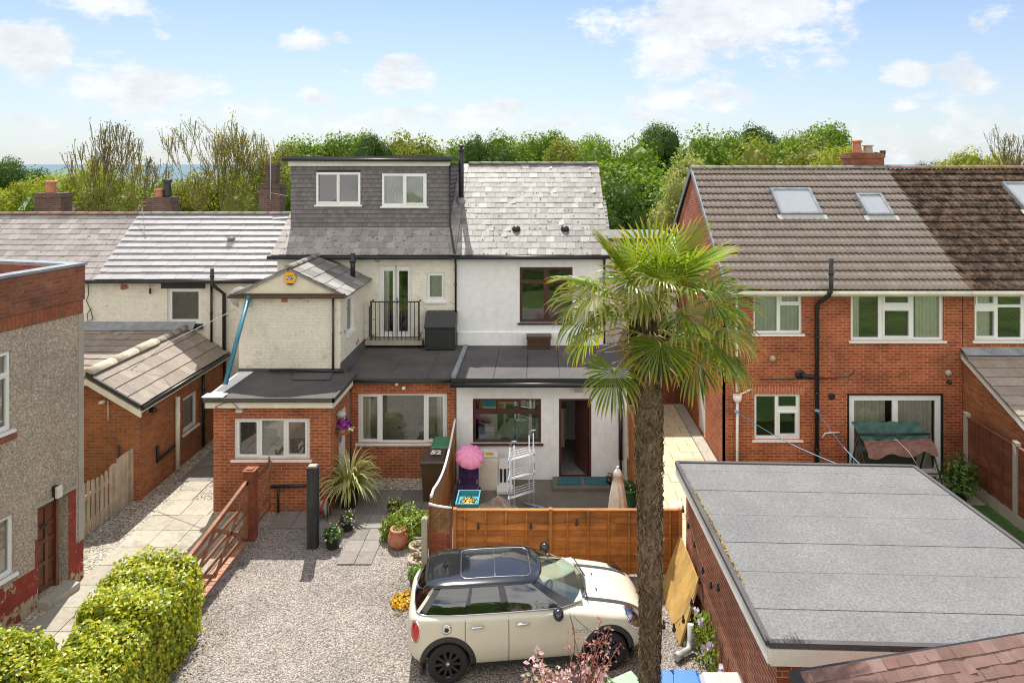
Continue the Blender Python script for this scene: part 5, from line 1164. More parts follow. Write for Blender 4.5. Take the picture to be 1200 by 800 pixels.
for u in (.0, Lg - .09): mb = MB(fr); mb.box(u, u + .09, -.035, .035, .14, topz(u) + .1); mb.build('stile', 'gate', t)
mb = MB(); mb.box(-6.43, -6.20, 14.82, 15.05, 0, 1.50); mb.prism([(-6.45, 14.80, 1.50), (-6.18, 14.80, 1.50), (-6.18, 15.07, 1.50), (-6.45, 15.07, 1.50)], (0, 0, .03)); mb.prism([(-6.38, 14.87, 1.53), (-6.25, 14.87, 1.53), (-6.25, 15.0, 1.53), (-6.38, 15.0, 1.53)], (0, 0, .02)); tag(mb.build('gate_post', 'fence_red', base=(-6.3, 14.93, 0)), 'thick brown timber gate post between the long gate and the brick extension', 'post')
t = thing('small_gate', 'short brown slatted gate section between the thick gate post and brick extension', 'gate', (-6.3, 15.6, 0)); fr = Fr((-6.3, 15.1, 0), (0, 1))
mb = MB(fr)
for i in range(5): mb.box(.0, .9, -.012, .012, .16 + i * .25, .26 + i * .25)
mb.build('slat', 'gate', t)
for u in (.0, .84): mb = MB(fr); mb.box(u, u + .07, -.035, -.013, .1, 1.35); mb.build('stile', 'gate', t)
mb = MB(fr); mb.beam((.05, .03, .2), (.85, .03, 1.25), .03, .07); mb.build('brace', 'gate', t)
# pale picket fence
t = thing('picket_fence', 'pale weathered picket gate in front of the brick outbuilding', 'fence', (-9.87, 15.1, 0)); fr = Fr((-9.88, 14.4, 0), (0, 1))
for k in range(9): mb = MB(fr); u = .05 + k * .155; mb.prism([(u, -.012, .1), (u + .085, -.012, .1), (u + .085, -.012, 1.18 + .05 * math.sin(k * .8)), (u + .042, -.012, 1.24 + .05 * math.sin(k * .8)), (u, -.012, 1.18 + .05 * math.sin(k * .8))], (0, .022, 0)); mb.build('picket', 'fence_pale', t)
mb = MB(fr); mb.box(0, 1.42, -.05, -.014, .14, .36); mb.box(0, 1.42, -.04, -.014, .86, .96); mb.build('rail', 'fence_pale', t)
mb = MB(fr); mb.box(1.42, 1.53, -.06, .05, 0, 1.22); mb.build('post', 'fence_pale', t)
t = thing('board_fence', 'pale vertical board fence panel beside the outbuilding corner', 'fence', (-9.87, 16.2, 0)); mb = MB(fr)
for k in range(7): a = 1.55 + k * .11; mb.box(a, a + .105, -.012, .012, .05, 1.30 + RNG.uniform(-.008, .008))
mb.build('panel', 'fence_pale', t); mb = MB(fr); mb.box(1.55, 2.32, -.05, -.013, .3, .38); mb.box(1.55, 2.32, -.05, -.013, 1.0, 1.08); mb.build('rail', 'fence_pale', t)
# passage gate at the end of the side path
t = thing('passage_gate', 'dark brown boarded gate closing the far end of the side passage', 'gate', (3.5, 23.2, 0)); mb = MB()
for k in range(9): a = 2.46 + k * .27; mb.box(a, a + .26, 23.15, 23.18, .06, 2.0)
mb.build('panel', 'fence_redbrown', t); mb = MB(); mb.box(2.4, 2.46, 23.1, 23.2, 0, 2.1); mb.box(4.86, 4.92, 23.1, 23.2, 0, 2.1) if False else mb.box(4.80, 4.86, 23.1, 23.15, 0, 2.1); mb.build('post', 'fence_redbrown', t)
# teal pole leaning between the gable and the flat roof
mb = MB(); mb.tube([P(291.5, 347, 17.75), P(264, 450, 16.45)], .055, 12); tag(mb.build('leaning_pole', 'teal', base=P(264, 450, 16.45)), 'teal blue pole leaning from the flat roof up to the cream gable', 'pole')
mb = MB(); mb.tube([P(130, 450, 17.0) + Vector((0, 0, 0)), P(200, 400, 18.5), P(277, 362, 18.0)], .011, 5); tag(mb.build('overhead_cable', 'grey_plastic'), 'thin grey cable strung over the outbuilding roof to the cream wing', 'cable')

# ------------------------------------------------------------------ pots and plants
def pot(parent, c, r, h, mat, taper=.75, name='pot'):
    mb = MB(); mb.lathe([(r * taper * .96, 0), (r * taper, .01), (r * .96, h * .86), (r * 1.06, h * .87), (r * 1.06, h), (r * .92, h), (r * .9, h * .9)], c, 20); p = mb.build(name, mat, parent)
    mb = MB(); mb.lathe([(r * .91, h * .89), (.001, h * .91)], c, 16); mb.build('soil', 'soil', parent); return p
def blob_leaves(name, mat, parent, c, rx, ry, rz, n, s, aspect=.6, up=.35, hollow=.45):
    d = NPR.normal(size=(n, 3)); d /= np.linalg.norm(d, axis=1, keepdims=True); d[:, 2] = np.abs(d[:, 2]) * .9 + .02 * NPR.normal(size=n)
    rr = NPR.uniform(hollow, 1.0, (n, 1)) ** .6; lump = 1 + .22 * np.sin(d[:, :1] * 5 + c[0] * 7) * np.cos(d[:, 1:2] * 6 + c[1] * 3)
    Pt = np.array(c) + d * rr * lump * np.array([rx, ry, rz])
    return cards(name, mat, Pt, d + NPR.normal(size=(n, 3)) * .5 + np.array([0, 0, up]), NPR.uniform(.6, 1.3, n) * s, parent, aspect)
M['lf_lime'] = m_leaf('lime_green_leaf', [(.20, .30, .02), (.28, .38, .03), (.16, .26, .02), (.34, .42, .05)], .4)
M['lf_green'] = m_leaf('mid_green_leaf', [(.05, .12, .02), (.08, .17, .025), (.11, .20, .03), (.06, .13, .02)], .35)
M['lf_bright'] = m_leaf('bright_green_leaf', [(.12, .28, .02), (.18, .34, .03), (.14, .30, .04)], .4)
M['fl_yellow'] = m_leaf('yellow_flower', [(.80, .55, .01), (.85, .45, .01), (.9, .62, .03), (.75, .30, .01)], .25)
M['fl_pink'] = m_leaf('pale_pink_blossom', [(.80, .58, .64), (.74, .46, .53), (.86, .74, .77), (.58, .30, .36)], .3)
M['fl_purple'] = m_leaf('purple_flower', [(.35, .03, .38), (.50, .08, .45), (.28, .05, .42)], .25)
M['fl_lilac'] = m_leaf('lilac_flower', [(.60, .48, .72), (.70, .60, .78), (.52, .40, .68)], .25)
M['fl_white'] = m_leaf('white_flower', [(.75, .74, .66), (.8, .7, .35)], .2)
M['fl_red'] = m_leaf('red_brown_foliage', [(.40, .14, .13), (.52, .24, .23), (.30, .09, .08), (.60, .36, .34)], .3)
M['lf_ivy'] = m_leaf('variegated_ivy_leaf', [(.06, .12, .012), (.18, .27, .015), (.38, .46, .02), (.52, .54, .03), (.64, .60, .08), (.22, .33, .02), (.47, .52, .03), (.66, .50, .03)], .42, .35)
M['lf_strap'] = m_leaf('cream_striped_strap_leaf', [(.48, .48, .18), (.66, .62, .32), (.30, .38, .10), (.74, .68, .40)], .35)
M['lf_dry'] = m_leaf('dry_brown_leaf', [(.30, .24, .12), (.22, .16, .08), (.36, .30, .18)], .2)
def planted(name, label, cat, x, y, r, h, pm, lm, n, s, rx, rz, flower=None, nf=0, fs=.04, group=None, taper=.75, z=0.0, lift=.0):
    t = thing(name, label, cat, (x, y, z), group); pot(t, (x, y, z), r, h, pm, taper)
    blob_leaves('foliage', lm, t, (x, y, z + h * .85 + lift), rx, rx, rz, n, s)
    if flower: blob_leaves('flowers', flower, t, (x, y, z + h * .9 + lift), rx * 1.05, rx * 1.05, rz * 1.12, nf, fs, .9, hollow=.85)
    return t
GP = 'potted plants round the gravel drive'
planted('potted_plant', 'dark pot of green foliage nearest the black timber post', 'potted plant', X(390, 14.6), 14.6, .17, .27, 'pot_dark', 'lf_green', 160, .09, .2, .26, 'fl_white', 20, .05, GP)
planted('potted_plant', 'dark pot of small mixed flowers on the paving behind the black post', 'potted plant', X(407, 15.3), 15.3, .15, .24, 'pot_dark', 'lf_green', 130, .08, .19, .22, 'fl_pink', 45, .05, GP)
planted('potted_plant', 'dark pot with yellow green leaves at the corner of the lime green shrub', 'potted plant', X(463, 15.9), 15.9, .17, .24, 'pot_dark', 'lf_lime', 120, .09, .2, .22, 'fl_pink', 20, .05, GP)
t = thing('flower_urn', 'round terracotta pot with narrow neck on the gravel', 'pot', (X(467, 14.65), 14.65, 0)); c = (X(467, 14.65), 14.65, 0)
mb = MB(); mb.lathe([(.12, 0), (.19, .04), (.235, .15), (.21, .27), (.16, .33), (.18, .36), (.18, .39), (.13, .39), (.13, .34)], c, 22); mb.build('pot', 'terracotta', t)
mb = MB(); mb.lathe([(.14, .345), (.001, .355)], c, 14); mb.build('soil', 'pebble', t)
t = thing('shrub', 'lime green leafy shrub spreading over the gravel beside the trellis', 'shrub', (-2.85, 15.0, 0)); blob_leaves('foliage', 'lf_lime', t, (-2.88, 15.05, .02), .62, .55, .62, 1900, .085, hollow=.6)
mb = MB(); [mb.tube([(-2.88, 15.05, 0), (-2.88 + .4 * math.cos(k), 15.05 + .4 * math.sin(k), .35)], .01, 5) for k in range(7)]; mb.build('stem', 'bark', t)
px_ = [(492, 14.75, .17, .22, 'pot_stone', 'lf_bright', 50, 'round pale stone pot of sparse green beside the lime shrub'), (489, 14.25, .17, .26, 'pot_stone', 'lf_dry', 30, 'second weathered stone pot from the lime shrub, by the concrete post'), (490, 13.75, .2, .28, 'pot_stone', 'lf_dry', 50, 'largest weathered stone pot with dark soil, at the foot of the concrete post')]
for (a, y, r, h, pm, lm, n, lb) in px_: planted('potted_plant', lb, 'potted plant', X(a, y), y, r, h, pm, lm, n, .07, r * .7, .16, group=GP)
planted('potted_plant', 'dark pot with a dense bright green mound behind the car boot', 'potted plant', X(490, 13.15), 13.15, .18, .3, 'pot_dark', 'lf_bright', 700, .05, .2, .22, group=GP)
t = thing('flower_clump', 'low clump of yellow flowers on the gravel behind the car', 'flowers', (X(473, 12.75), 12.75, 0)); blob_leaves('foliage', 'lf_green', t, (X(473, 12.75), 12.75, 0), .2, .2, .12, 300, .05); blob_leaves('flowers', 'fl_yellow', t, (X(473, 12.75), 12.75, .02), .23, .22, .15, 420, .045, .9, hollow=.8)
# strap leaved plant in dark pot
def strap_plant(t, c, n, L, w, mat, elev=(35, 85), name='foliage', droop=1.0):
    V = []; Fc = []
    mb = MB()
    for k in range(n):
        az = RNG.uniform(0, 2 * math.pi); el = R(RNG.uniform(*elev)); l = L * RNG.uniform(.65, 1.1); d = Vector((math.cos(az) * math.cos(el), math.sin(az) * math.cos(el), math.sin(el)))
        side = Vector((-math.sin(az), math.cos(az), 0)) * w * RNG.uniform(.7, 1.2) / 2; prev = None; ns = 9; p = Vector(c)
        for j in range(ns):
            s = j / (ns - 1); ww = side * (1 - s ** 3) * (.6 + .4 * min(1, s * 4)); a = (mb.pt(p - ww), mb.pt(p + Vector((0, 0, -.15 * w))), mb.pt(p + ww))
            if prev: mb.f += [[prev[0], prev[1], a[1], a[0]], [prev[1], prev[2], a[2], a[1]]]; mb.sm += [True, True]
            prev = a; d = (d + Vector((0, 0, -.34 * droop * s))).normalized(); p = p + d * (l / (ns - 1))
    return mb.build(name, mat, t)
t = thing('strap_leaf_plant', 'large arching cream striped strap leaf plant in a dark pot', 'potted plant', (-4.55, 16.35, 0)); pot(t, (-4.55, 16.35, 0), .23, .42, 'pot_dark', .8); strap_plant(t, (-4.55, 16.35, .40), 230, 1.12, .052, 'lf_strap', (25, 80), droop=1.7)
# hanging basket
hb = thing('hanging_basket', 'hanging basket of purple and cream flowers by the white back door', 'hanging basket', (-4.62, 16.65, 1.55)); hc = Vector((X(404, 16.65), 16.6, Z(508, 16.65)))
mb = MB(); mb.lathe([(.03, 0), (.12, .03), (.18, .10), (.20, .17), (.17, .17)], hc, 16); mb.build('basket', 'terracotta', hb)
mb = MB(); [mb.tube([hc + Vector((.18 * math.cos(k * 2.1), .18 * math.sin(k * 2.1), .16)), hc + Vector((0, 0, .55))], .006, 4) for k in range(3)]; mb.tube([hc + Vector((0, 0, .55)), hc + Vector((-.28, 0, .58))], .01, 5); mb.build('chain', 'steel_dark', hb)
blob_leaves('foliage', 'lf_green', hb, hc + Vector((0, 0, .13)), .22, .22, .16, 160, .07); blob_leaves('flowers', 'fl_purple', hb, hc + Vector((-.02, 0, .2)), .2, .2, .17, 150, .07, .9, hollow=.75); blob_leaves('flowers', 'fl_white', hb, hc + Vector((.14, -.05, .14)), .14, .12, .08, 40, .06, .9)
# hose reel beside the black post
t = thing('hose_reel', 'red and grey garden hose reel against the brick extension', 'hose reel', (-5.05, 15.9, 0)); mb = MB(); mb.lathe([(.20, -.1), (.20, -.08), (.13, -.08), (.13, .08), (.20, .08), (.20, .1)], (-4.98, 15.75, .32), 18, axis='X'); mb.build('drum', 'pink' if False else 'grey_plastic', t)
M['red_hose'] = m_plain('red_hose', (.45, .04, .03), .5, .1)
mb = MB(); mb.tube([(-4.98 + .07 * math.sin(k * .17), 15.75 + .16 * math.cos(k * .5), .32 + .16 * math.sin(k * .5)) for k in range(80)], .014, 6); mb.build('hose', 'red_hose', t)
mb = MB(); [mb.tube([(-4.98 + s * .12, 15.62, .0), (-4.98 + s * .12, 15.75, .62), (-4.98 + s * .12, 15.88, .0)], .012, 6) for s in (-1, 1)]; mb.build('stand', 'steel_dark', t)

# ------------------------------------------------------------------ wheelie bins
def bin_(label, c, w, d, h, body, lid, yaw=0.0, lidmat=None, ribs=True):
    t = thing('wheelie_bin', label, 'wheelie bin', c, None); ca, sa = math.cos(yaw), math.sin(yaw); c = Vector(c)
    def T(p): return c + Vector((p[0] * ca - p[1] * sa, p[0] * sa + p[1] * ca, p[2]))
    mb = MB(T); b = .82
    lo = [(-w / 2 * b, -d / 2 * b, .06), (w / 2 * b, -d / 2 * b, .06), (w / 2 * b, d / 2 * b, .06), (-w / 2 * b, d / 2 * b, .06)]; hi = [(-w / 2, -d / 2, h), (w / 2, -d / 2, h), (w / 2, d / 2, h), (-w / 2, d / 2, h)]
    mb.face(lo[::-1]); [mb.face([lo[k], lo[(k + 1) % 4], hi[(k + 1) % 4], hi[k]]) for k in range(4)]; mb.box(-w / 2 - .02, w / 2 + .02, -d / 2 - .02, d / 2 + .02, h - .05, h); mb.build('body', body, t)
    mb = MB(T); e = .03
    A = [(-w / 2 - e, -d / 2 - .05, h + .005), (w / 2 + e, -d / 2 - .05, h + .005), (w / 2 + e, d / 2 + .02, h + .03), (-w / 2 - e, d / 2 + .02, h + .03)]
    B = [(-w / 2 + .01, -d / 2, h + .05), (w / 2 - .01, -d / 2, h + .05), (w / 2 - .03, d / 2, h + .10), (-w / 2 + .03, d / 2, h + .10)]
    mb.face(B); [mb.face([A[k], A[(k + 1) % 4], B[(k + 1) % 4], B[k]]) for k in range(4)]; mb.face(A[::-1])
    if ribs: mb.prism([(-.03, -d / 2, h + .052), (.03, -d / 2, h + .052), (.03, d / 2, h + .102), (-.03, d / 2, h + .102)], (0, 0, .008))
    ld = mb.build('lid', lid, t)
    mb = MB(T); mb.tube([(-w / 2 + .05, d / 2 + .06, h - .02), (w / 2 - .05, d / 2 + .06, h - .02)], .018, 8); [mb.tube([(s * (w / 2 - .1), d / 2 + .06, h - .02), (s * (w / 2 - .1), d / 2 - .01, h - .06)], .018, 6) for s in (-1, 1)]; mb.build('handle', lid, t)
    for s in (-1, 1): mb = MB(T); mb.lathe([(.03, -.025), (.10, -.025), (.10, .025), (.03, .025)], (s * (w / 2 - .02), d / 2 + .0, .10), 16, axis='X'); mb.build('wheel', 'black_plastic', t)
    return t, ld, T
bt, bl, T = bin_('brown wheelie bin with house number on its lid against the brick extension', (X(509, 16.75), 16.75, .02), .56, .62, .98, 'brown_plastic', 'brown_plastic')
text('lid_number', '52', .26, 'white_plastic', bl, T((.04, -.0, 1.105)), (R(4), 0, 0), .002, bold=.012)
bin_('green lidded wheelie bin half hidden behind the brown bin', (X(519, 17.45), 17.42, .02), .5, .5, 1.02, 'green_dark', 'green_dark', ribs=False)
bin_('blue wheelie bin in front of the palm trunk', (1.93, 9.25, 0), .55, .6, 1.03, 'blue_plastic', 'blue_plastic')
bin_('light grey wheelie bin beside the garage wall', (2.52, 9.22, 0), .54, .6, 1.02, 'grey_plastic', 'grey_plastic')
bin_('pale green wheelie bin left of the palm trunk', (1.22, 9.28, 0), .46, .46, 1.0, 'green_plastic', 'green_plastic', .5, ribs=False)

# ------------------------------------------------------------------ things on the white house's patio
# clothes airer
t = thing('clothes_airer', 'white folding clothes airer tower standing open on the patio', 'clothes airer', (X(612, 16.2), 16.2, .03))
ax0, ax1, ay = X(598, 16.2), X(620, 16.2), 16.2; z0 = .05; dy = .16
mb = MB()
posts = [(ax0, ay - .20), (ax0 + .1, ay - .24), (ax1, ay + .16), (ax1 + .1, ay + .12)]
for (x, y), hh in zip(posts, (1.55, 1.62, 1.70, 1.76)): mb.tube([(x, y, z0), (x, y, hh)], .013, 6)
mb.build('upright', 'metal_white', t)
for zz in (.42, .86, 1.30):
    mb = MB()
    for k in range(7): o = -.26 + k * .085; mb.tube([(ax0 - .02 + o * .1, ay - .24 + o, zz + abs(o) * .25), (ax1 + .12 + o * .1, ay + .14 + o, zz + abs(o) * .25)], .007, 5)
    mb.build('rack', 'metal_white', t)
    mb = MB()
    for xx, yy in ((ax0 - .02, ay - .24), (ax1 + .12, ay + .14)): mb.tube([(xx + .0, yy - .28, zz + .04), (xx, yy - .2, zz + .09), (xx, yy, zz + .02), (xx, yy + .2, zz + .09), (xx, yy + .28, zz + .02)], .017, 6)
    mb.build('hinge', 'metal_blue', t)
mb = MB()
for (xa, ya), (xb, yb) in ((posts[0], posts[1]), (posts[2], posts[3])): mb.tube([(xa, ya, 1.60 if xa == ax0 else 1.72), (xa + .05, ya - .02, 1.70 if xa == ax0 else 1.82), (xb + .06, yb, 1.72 if xa == ax0 else 1.84)], .018, 6)
mb.build('hanger_arm', 'metal_blue', t)
mb = MB(); mb.tube([(ax0 - .12, ay - .2, .06), (ax0 + .34, ay - .42, .05)], .026, 8); mb.tube([(ax1 - .12, ay + .2, .06), (ax1 + .36, ay - .02, .05)], .026, 8); mb.tube([(ax0 + .15, ay - .33, .07), (ax1 + .22, ay + .06, .07)], .01, 6); mb.build('foot', 'metal_blue', t)
# parasol of pink panels lying over a cluttered corner
t = thing('child_parasol', 'open scalloped pink parasol resting on the dark bundle by the lattice fence', 'parasol', (X(551, 16.6), 16.6, .9)); pc = Vector((X(551, 16.6), 16.6, Z(534, 16.6)))
mb = MB(); nr, na = 7, 64; ax = Vector((.18, -.42, .89)).normalized(); e1 = ax.orthogonal().normalized(); e2 = ax.cross(e1); rows = []
for i in range(nr + 1):
    s = i / nr; row = []
    for j in range(na):
        th = 2 * math.pi * j / na; sc = 1 - .11 * (1 - abs(math.sin(th * 5))) * s ** 3; r_ = .37 * math.sin(s * math.pi * .46) / math.sin(math.pi * .46) * sc; zz = .17 * math.cos(s * math.pi * .5) - .03 * s - .055 * (1 - abs(math.sin(th * 5))) ** 2 * s
        row.append(mb.pt(pc + e1 * (r_ * math.cos(th)) + e2 * (r_ * math.sin(th)) + ax * zz))
    rows.append(row)
for i in range(nr):
    for j in range(na): mb.f.append([rows[i][j], rows[i][(j + 1) % na], rows[i + 1][(j + 1) % na], rows[i + 1][j]]); mb.sm.append(True)
mb.build('canopy', 'pink', t); mb = MB(); mb.tube([pc + ax * .16, pc + ax * .21], .012, 8); mb.tube([pc + ax * .15, pc - ax * .45], .008, 6); mb.build('pole', 'metal_white', t)
M['purple_cloth'] = m_plain('dark_purple_cloth', (.035, .02, .10), .8, .4, 8, .4, col2=(.10, .05, .16))
t = thing('pushchair', 'folded dark purple pushchair under the pink parasol', 'pushchair', (X(549, 16.75), 16.75, .03)); cx, cy = X(549, 16.75), 16.75
mb = MB(); mb.box(cx - .24, cx + .24, cy - .02, cy + .14, .28, .88); mb.prism([(cx - .24, cy - .3, .36), (cx + .24, cy - .3, .36), (cx + .24, cy - .02, .32), (cx - .24, cy - .02, .32)], (0, 0, .08)); mb.lathe([(.24, 0), (.25, .1), (.18, .16), (.02, .18)], (cx, cy, .84), 14); mb.build('seat', 'purple_cloth', t)
mb = MB()
for s in (-1, 1): mb.tube([(cx + s * .24, cy + .22, .05), (cx + s * .2, cy - .05, .9), (cx + s * .2, cy - .15, 1.0)], .013, 6); mb.tube([(cx + s * .24, cy - .36, .05), (cx + s * .2, cy + .1, .6)], .013, 6)
mb.build('frame', 'grey_plastic', t)
for s in (-1, 1):
    for yy in (-.36, .22): mb = MB(); mb.lathe([(.02, -.02), (.07, -.02), (.07, .02), (.02, .02)], (cx + s * .26, cy + yy, .10), 14, axis='X'); mb.build('wheel', 'black_plastic', t)
# white appliance panel and crate
t = thing('cabinet', 'cream white upright appliance standing against the patio wall', 'appliance', (X(570, 17.2), 17.2, .03)); a0, a1 = X(556.5, 17.1), X(583, 17.1)
mb = MB(); mb.box(a0, a1, 17.1, 17.5, .03, .86); mb.build('body', 'cream_board', t); mb = MB(); mb.box(a0 - .005, a1 + .005, 17.08, 17.52, .86, .89); mb.build('top', 'white_plastic', t); mb = MB(); mb.box(a0 + .03, a1 - .03, 17.085, 17.10, .08, .80); mb.build('door', 'cream_board', t)
mb = MB(); mb.face([(a0 + .28, 17.12, .893), (a0 + .48, 17.15, .90), (a0 + .44, 17.3, .893), (a0 + .24, 17.3, .90)]); tag(mb.build('cleaning_cloth', 'fl_yellow', base=(a0 + .35, 17.2, .89)), 'yellow cloth lying on top of the cream appliance', 'cloth')
t = thing('storage_rack', 'white slatted rack leaning on the patio wall behind the airer', 'rack', (X(592, 17.2), 17.2, .03)); a0, a1 = X(584, 17.2), X(600, 17.2)
mb = MB(); fr = front(17.25); mb.fr = fr; mb.panel(a0, a1, .1, .75, [(a0 + .03 + k * .1, a0 + .10 + k * .1, .14, .5) for k in range(3)], 0, -.04); mb.build('frame', 'white_plastic', t); mb = MB(); mb.box(a0 - .02, a1 + .02, 16.85, 17.24, .05, .11); mb.build('tray', 'white_plastic', t); mb = MB(); mb.box(a0 + .02, a1 - .02, 17.3, 17.45, .12, .6); mb.build('back', 'steel_dark', t)
# crumpled tarpaulin
t_n = 26; mb = MB(); grid = []
for i in range(t_n):
    for j in range(t_n):
        u, v = i / (t_n - 1) - .5, j / (t_n - 1) - .5; r_ = math.hypot(u, v) * 2
        zz = max(.0, .33 * (1 - r_ ** 1.6)) * (.65 + .55 * math.sin(u * 11 + 3 * math.sin(v * 7)) * math.cos(v * 9 + u * 4)) + .04 * abs(math.sin(u * 31 + v * 17))
        grid.append(mb.pt((X(580, 16.0) + u * 1.05 + .06 * math.sin(v * 13), 16.02 + v * .62 + .05 * math.sin(u * 15), .03 + max(.01, zz))))
for i in range(t_n - 1):
    for j in range(t_n - 1): mb.f.append([grid[i * t_n + j], grid[(i + 1) * t_n + j], grid[(i + 1) * t_n + j + 1], grid[i * t_n + j + 1]]); mb.sm.append(True)
tag(mb.build('tarpaulin', 'tan_cloth', base=(X(580, 16), 16.02, .03)), 'crumpled tan tarpaulin heaped on the patio behind the turquoise tub', 'tarpaulin')
# turquoise tub of plants
t = thing('planter_tub', 'turquoise plastic tub of soil and yellow flowers behind the orange fence', 'planter', (X(549, 14.6), 14.6, .03)); bx_, by_ = X(549, 14.5), 14.45; zt = Z(578, 14.7)
mb = MB(); 
def ring(w, d, z): return [(bx_ - w, by_ - d, z), (bx_ + w, by_ - d, z), (bx_ + w, by_ + d, z), (bx_ - w, by_ + d, z)]
o1, o2, i2, i1 = ring(.20, .26, .80), ring(.24, .31, 1.16), ring(.215, .285, 1.16), ring(.2, .27, 1.06)
for a, b in ((o1, o2), (o2, i2), (i2, i1)): [mb.face([a[k], a[(k + 1) % 4], b[(k + 1) % 4], b[k]]) for k in range(4)]
mb.face(o1[::-1]); mb.face(i1); mb.build('tub', 'turq', t)
mb = MB(); mb.box(bx_ - .22, bx_ + .22, by_ - .26, by_ + .26, .03, .80); mb.build('stand', 'fence_pale', t)
blob_leaves('foliage', 'lf_green', t, (bx_, by_, 1.05), .17, .24, .1, 160, .06); blob_leaves('flowers', 'fl_yellow', t, (bx_ + .02, by_ - .08, 1.07), .15, .16, .09, 70, .05, .9)
blob_leaves('flowers', 'fl_white', t, (bx_, by_ - .2, 1.08), .16, .08, .07, 45, .05, .9)
mb = MB(); mb.box(X(566, 14.1), X(700, 14.1), 13.95, 14.2, .95, 1.0); tt = mb.build('plank_bench', 'fence_pale', base=(.5, 14.1, 0)); tag(tt, 'long pale plank shelf running behind the low orange fence', 'shelf')
for x_ in (X(570, 14.1), X(635, 14.1), X(698, 14.1)): mb = MB(); mb.box(x_ - .03, x_ + .03, 14.0, 14.15, .03, .949); mb.build('leg', 'fence_pale', tt)
# closed parasol
t = thing('parasol', 'closed cream parasol standing upright behind the orange fence', 'parasol', (X(724, 15.2), 15.2, .03)); pc = Vector((X(724, 15.2), 15.2, 0)); zt = Z(548, 15.2)
mb = MB(); fold = lambda th, h: 1 + .16 * math.sin(th * 8 + h * 3) * min(1, (zt - h) * 2); mb.lathe([(.20, zt - 1.05), (.205, zt - 1.0), (.17, zt - .7), (.12, zt - .35), (.085, zt - .17), (.115, zt - .165), (.07, zt - .07), (.03, zt - .01), (.02, zt)], pc, 40, wob=fold); mb.build('canopy', 'cream_cloth', t)
mb = MB(); mb.lathe([(.03, zt - .01), (.035, zt + .02), (.02, zt + .04), (.005, zt + .045)], pc, 12); mb.tube([pc + Vector((0, 0, .05)), pc + Vector((0, 0, zt - .9))], .02, 8); mb.build('pole', 'white_plastic', t)
mb = MB(); mb.lathe([(.24, .03), (.24, .09), (.05, .12)], pc, 18); mb.build('base', 'concrete', t)
planted('potted_plant', 'dark green tub of dark leaves behind the closed parasol', 'potted plant', X(738, 16.4), 16.4, .2, .4, 'green_dark', 'lf_green', 130, .09, .22, .25, 'fl_pink', 10, .05, 'plants on the patio', z=.03)
planted('potted_plant', 'small dark pot with rusty leaves beside the parasol base', 'potted plant', X(716, 17.3), 17.3, .13, .2, 'pot_dark', 'lf_dry', 60, .07, .16, .18, None, 0, .05, 'plants on the patio', z=.03)

# ------------------------------------------------------------------ right hand garden
t = thing('swing_seat', 'garden swing seat under a green and brown tarpaulin before the patio door', 'swing seat', (8.8, 16.9, .03))
def sp(px, py, y): return P(px, py, y)
A = [sp(997, 494, 17.3), sp(1075, 494, 17.3), sp(1090, 514, 16.9), sp(1011, 516, 16.9), sp(1018, 531, 16.55), sp(1100, 527, 16.55)]
def tarp(name, mat, a, b, c, d, sag, parent, lip=0):
    mb = MB(); n = 22; g = []
    for i in range(n):
        for j in range(n):
            u, v = i / (n - 1), j / (n - 1); p = a.lerp(b, u).lerp(d.lerp(c, u), v)
            p = p + Vector((0, 0, -sag * math.sin(math.pi * u) * math.sin(math.pi * v) + .022 * math.sin(u * 23 + v * 5) * math.sin(v * 9 + u * 3) - lip * max(0, v - .8) * (1 + .6 * math.sin(u * 14))))
            g.append(mb.pt(p))
    for i in range(n - 1):
        for j in range(n - 1): mb.f.append([g[i * n + j], g[(i + 1) * n + j], g[(i + 1) * n + j + 1], g[i * n + j + 1]]); mb.sm.append(True)
    o = mb.build(name, mat, parent); return o
tarp('canopy', 'tarp_green', A[0], A[1], A[2], A[3], .05, t); tarp('canopy_front', 'tarp_brown', A[3] + Vector((0, -.01, .004)), A[2] + Vector((0, -.01, .004)), A[5], A[4], -.04, t, .5)
mb = MB()
for px in (1000, 1083):
    q = sp(px + 5, 510, 17.0); mb.tube([q, Vector((q.x - .05, 17.45, .03))], .022, 8); mb.tube([q, Vector((q.x + .1, 16.35, .03))], .022, 8)
mb.tube([sp(1005, 508, 17.0), sp(1090, 508, 17.0)], .022, 8); mb.build('frame', 'steel_dark', t)
q0, q1 = sp(1015, 540, 16.9), sp(1078, 540, 16.9); mb = MB(); mb.box(q0.x, q1.x, 16.6, 17.05, .42, .52); mb.box(q0.x, q1.x, 17.05, 17.15, .45, 1.0); mb.build('seat', 'steel_dark', t)
mb = MB(); mb.tube([sp(1048, 513, 16.85), sp(1065, 529, 16.5), sp(1077, 548, 16.5)], .008, 5); mb.build('rope', 'white_plastic', t)
t = thing('potted_plant', 'tall bushy dark green plant in a black pot by the fence', 'potted plant', (X(1124, 16.5), 16.5, .03)); c = (X(1124, 16.5), 16.5, .03); pot(t, c, .2, .32, 'pot_dark')
blob_leaves('foliage', 'lf_green', t, (c[0], c[1], .35), .45, .45, .95, 620, .13, .45, hollow=.3); mb = MB(); [mb.tube([Vector(c) + Vector((0, 0, .3)), Vector(c) + Vector((.3 * math.cos(k), .3 * math.sin(k), 1.1))], .01, 5) for k in range(6)]; mb.build('stem', 'bark', t)
mb = MB(); mb.box(X(1119, 17.7), X(1127, 17.7), 17.6, 17.75, .5, 1.35); tag(mb.build('wall_cupboard', 'black_paint', base=(X(1123, 17.7), 17.7, .5)), 'narrow black board beside the fence post and house wall', 'board') if False else None
M['cord_blue'] = m_plain('blue_washing_line', (.20, .42, .62), .6, .1)
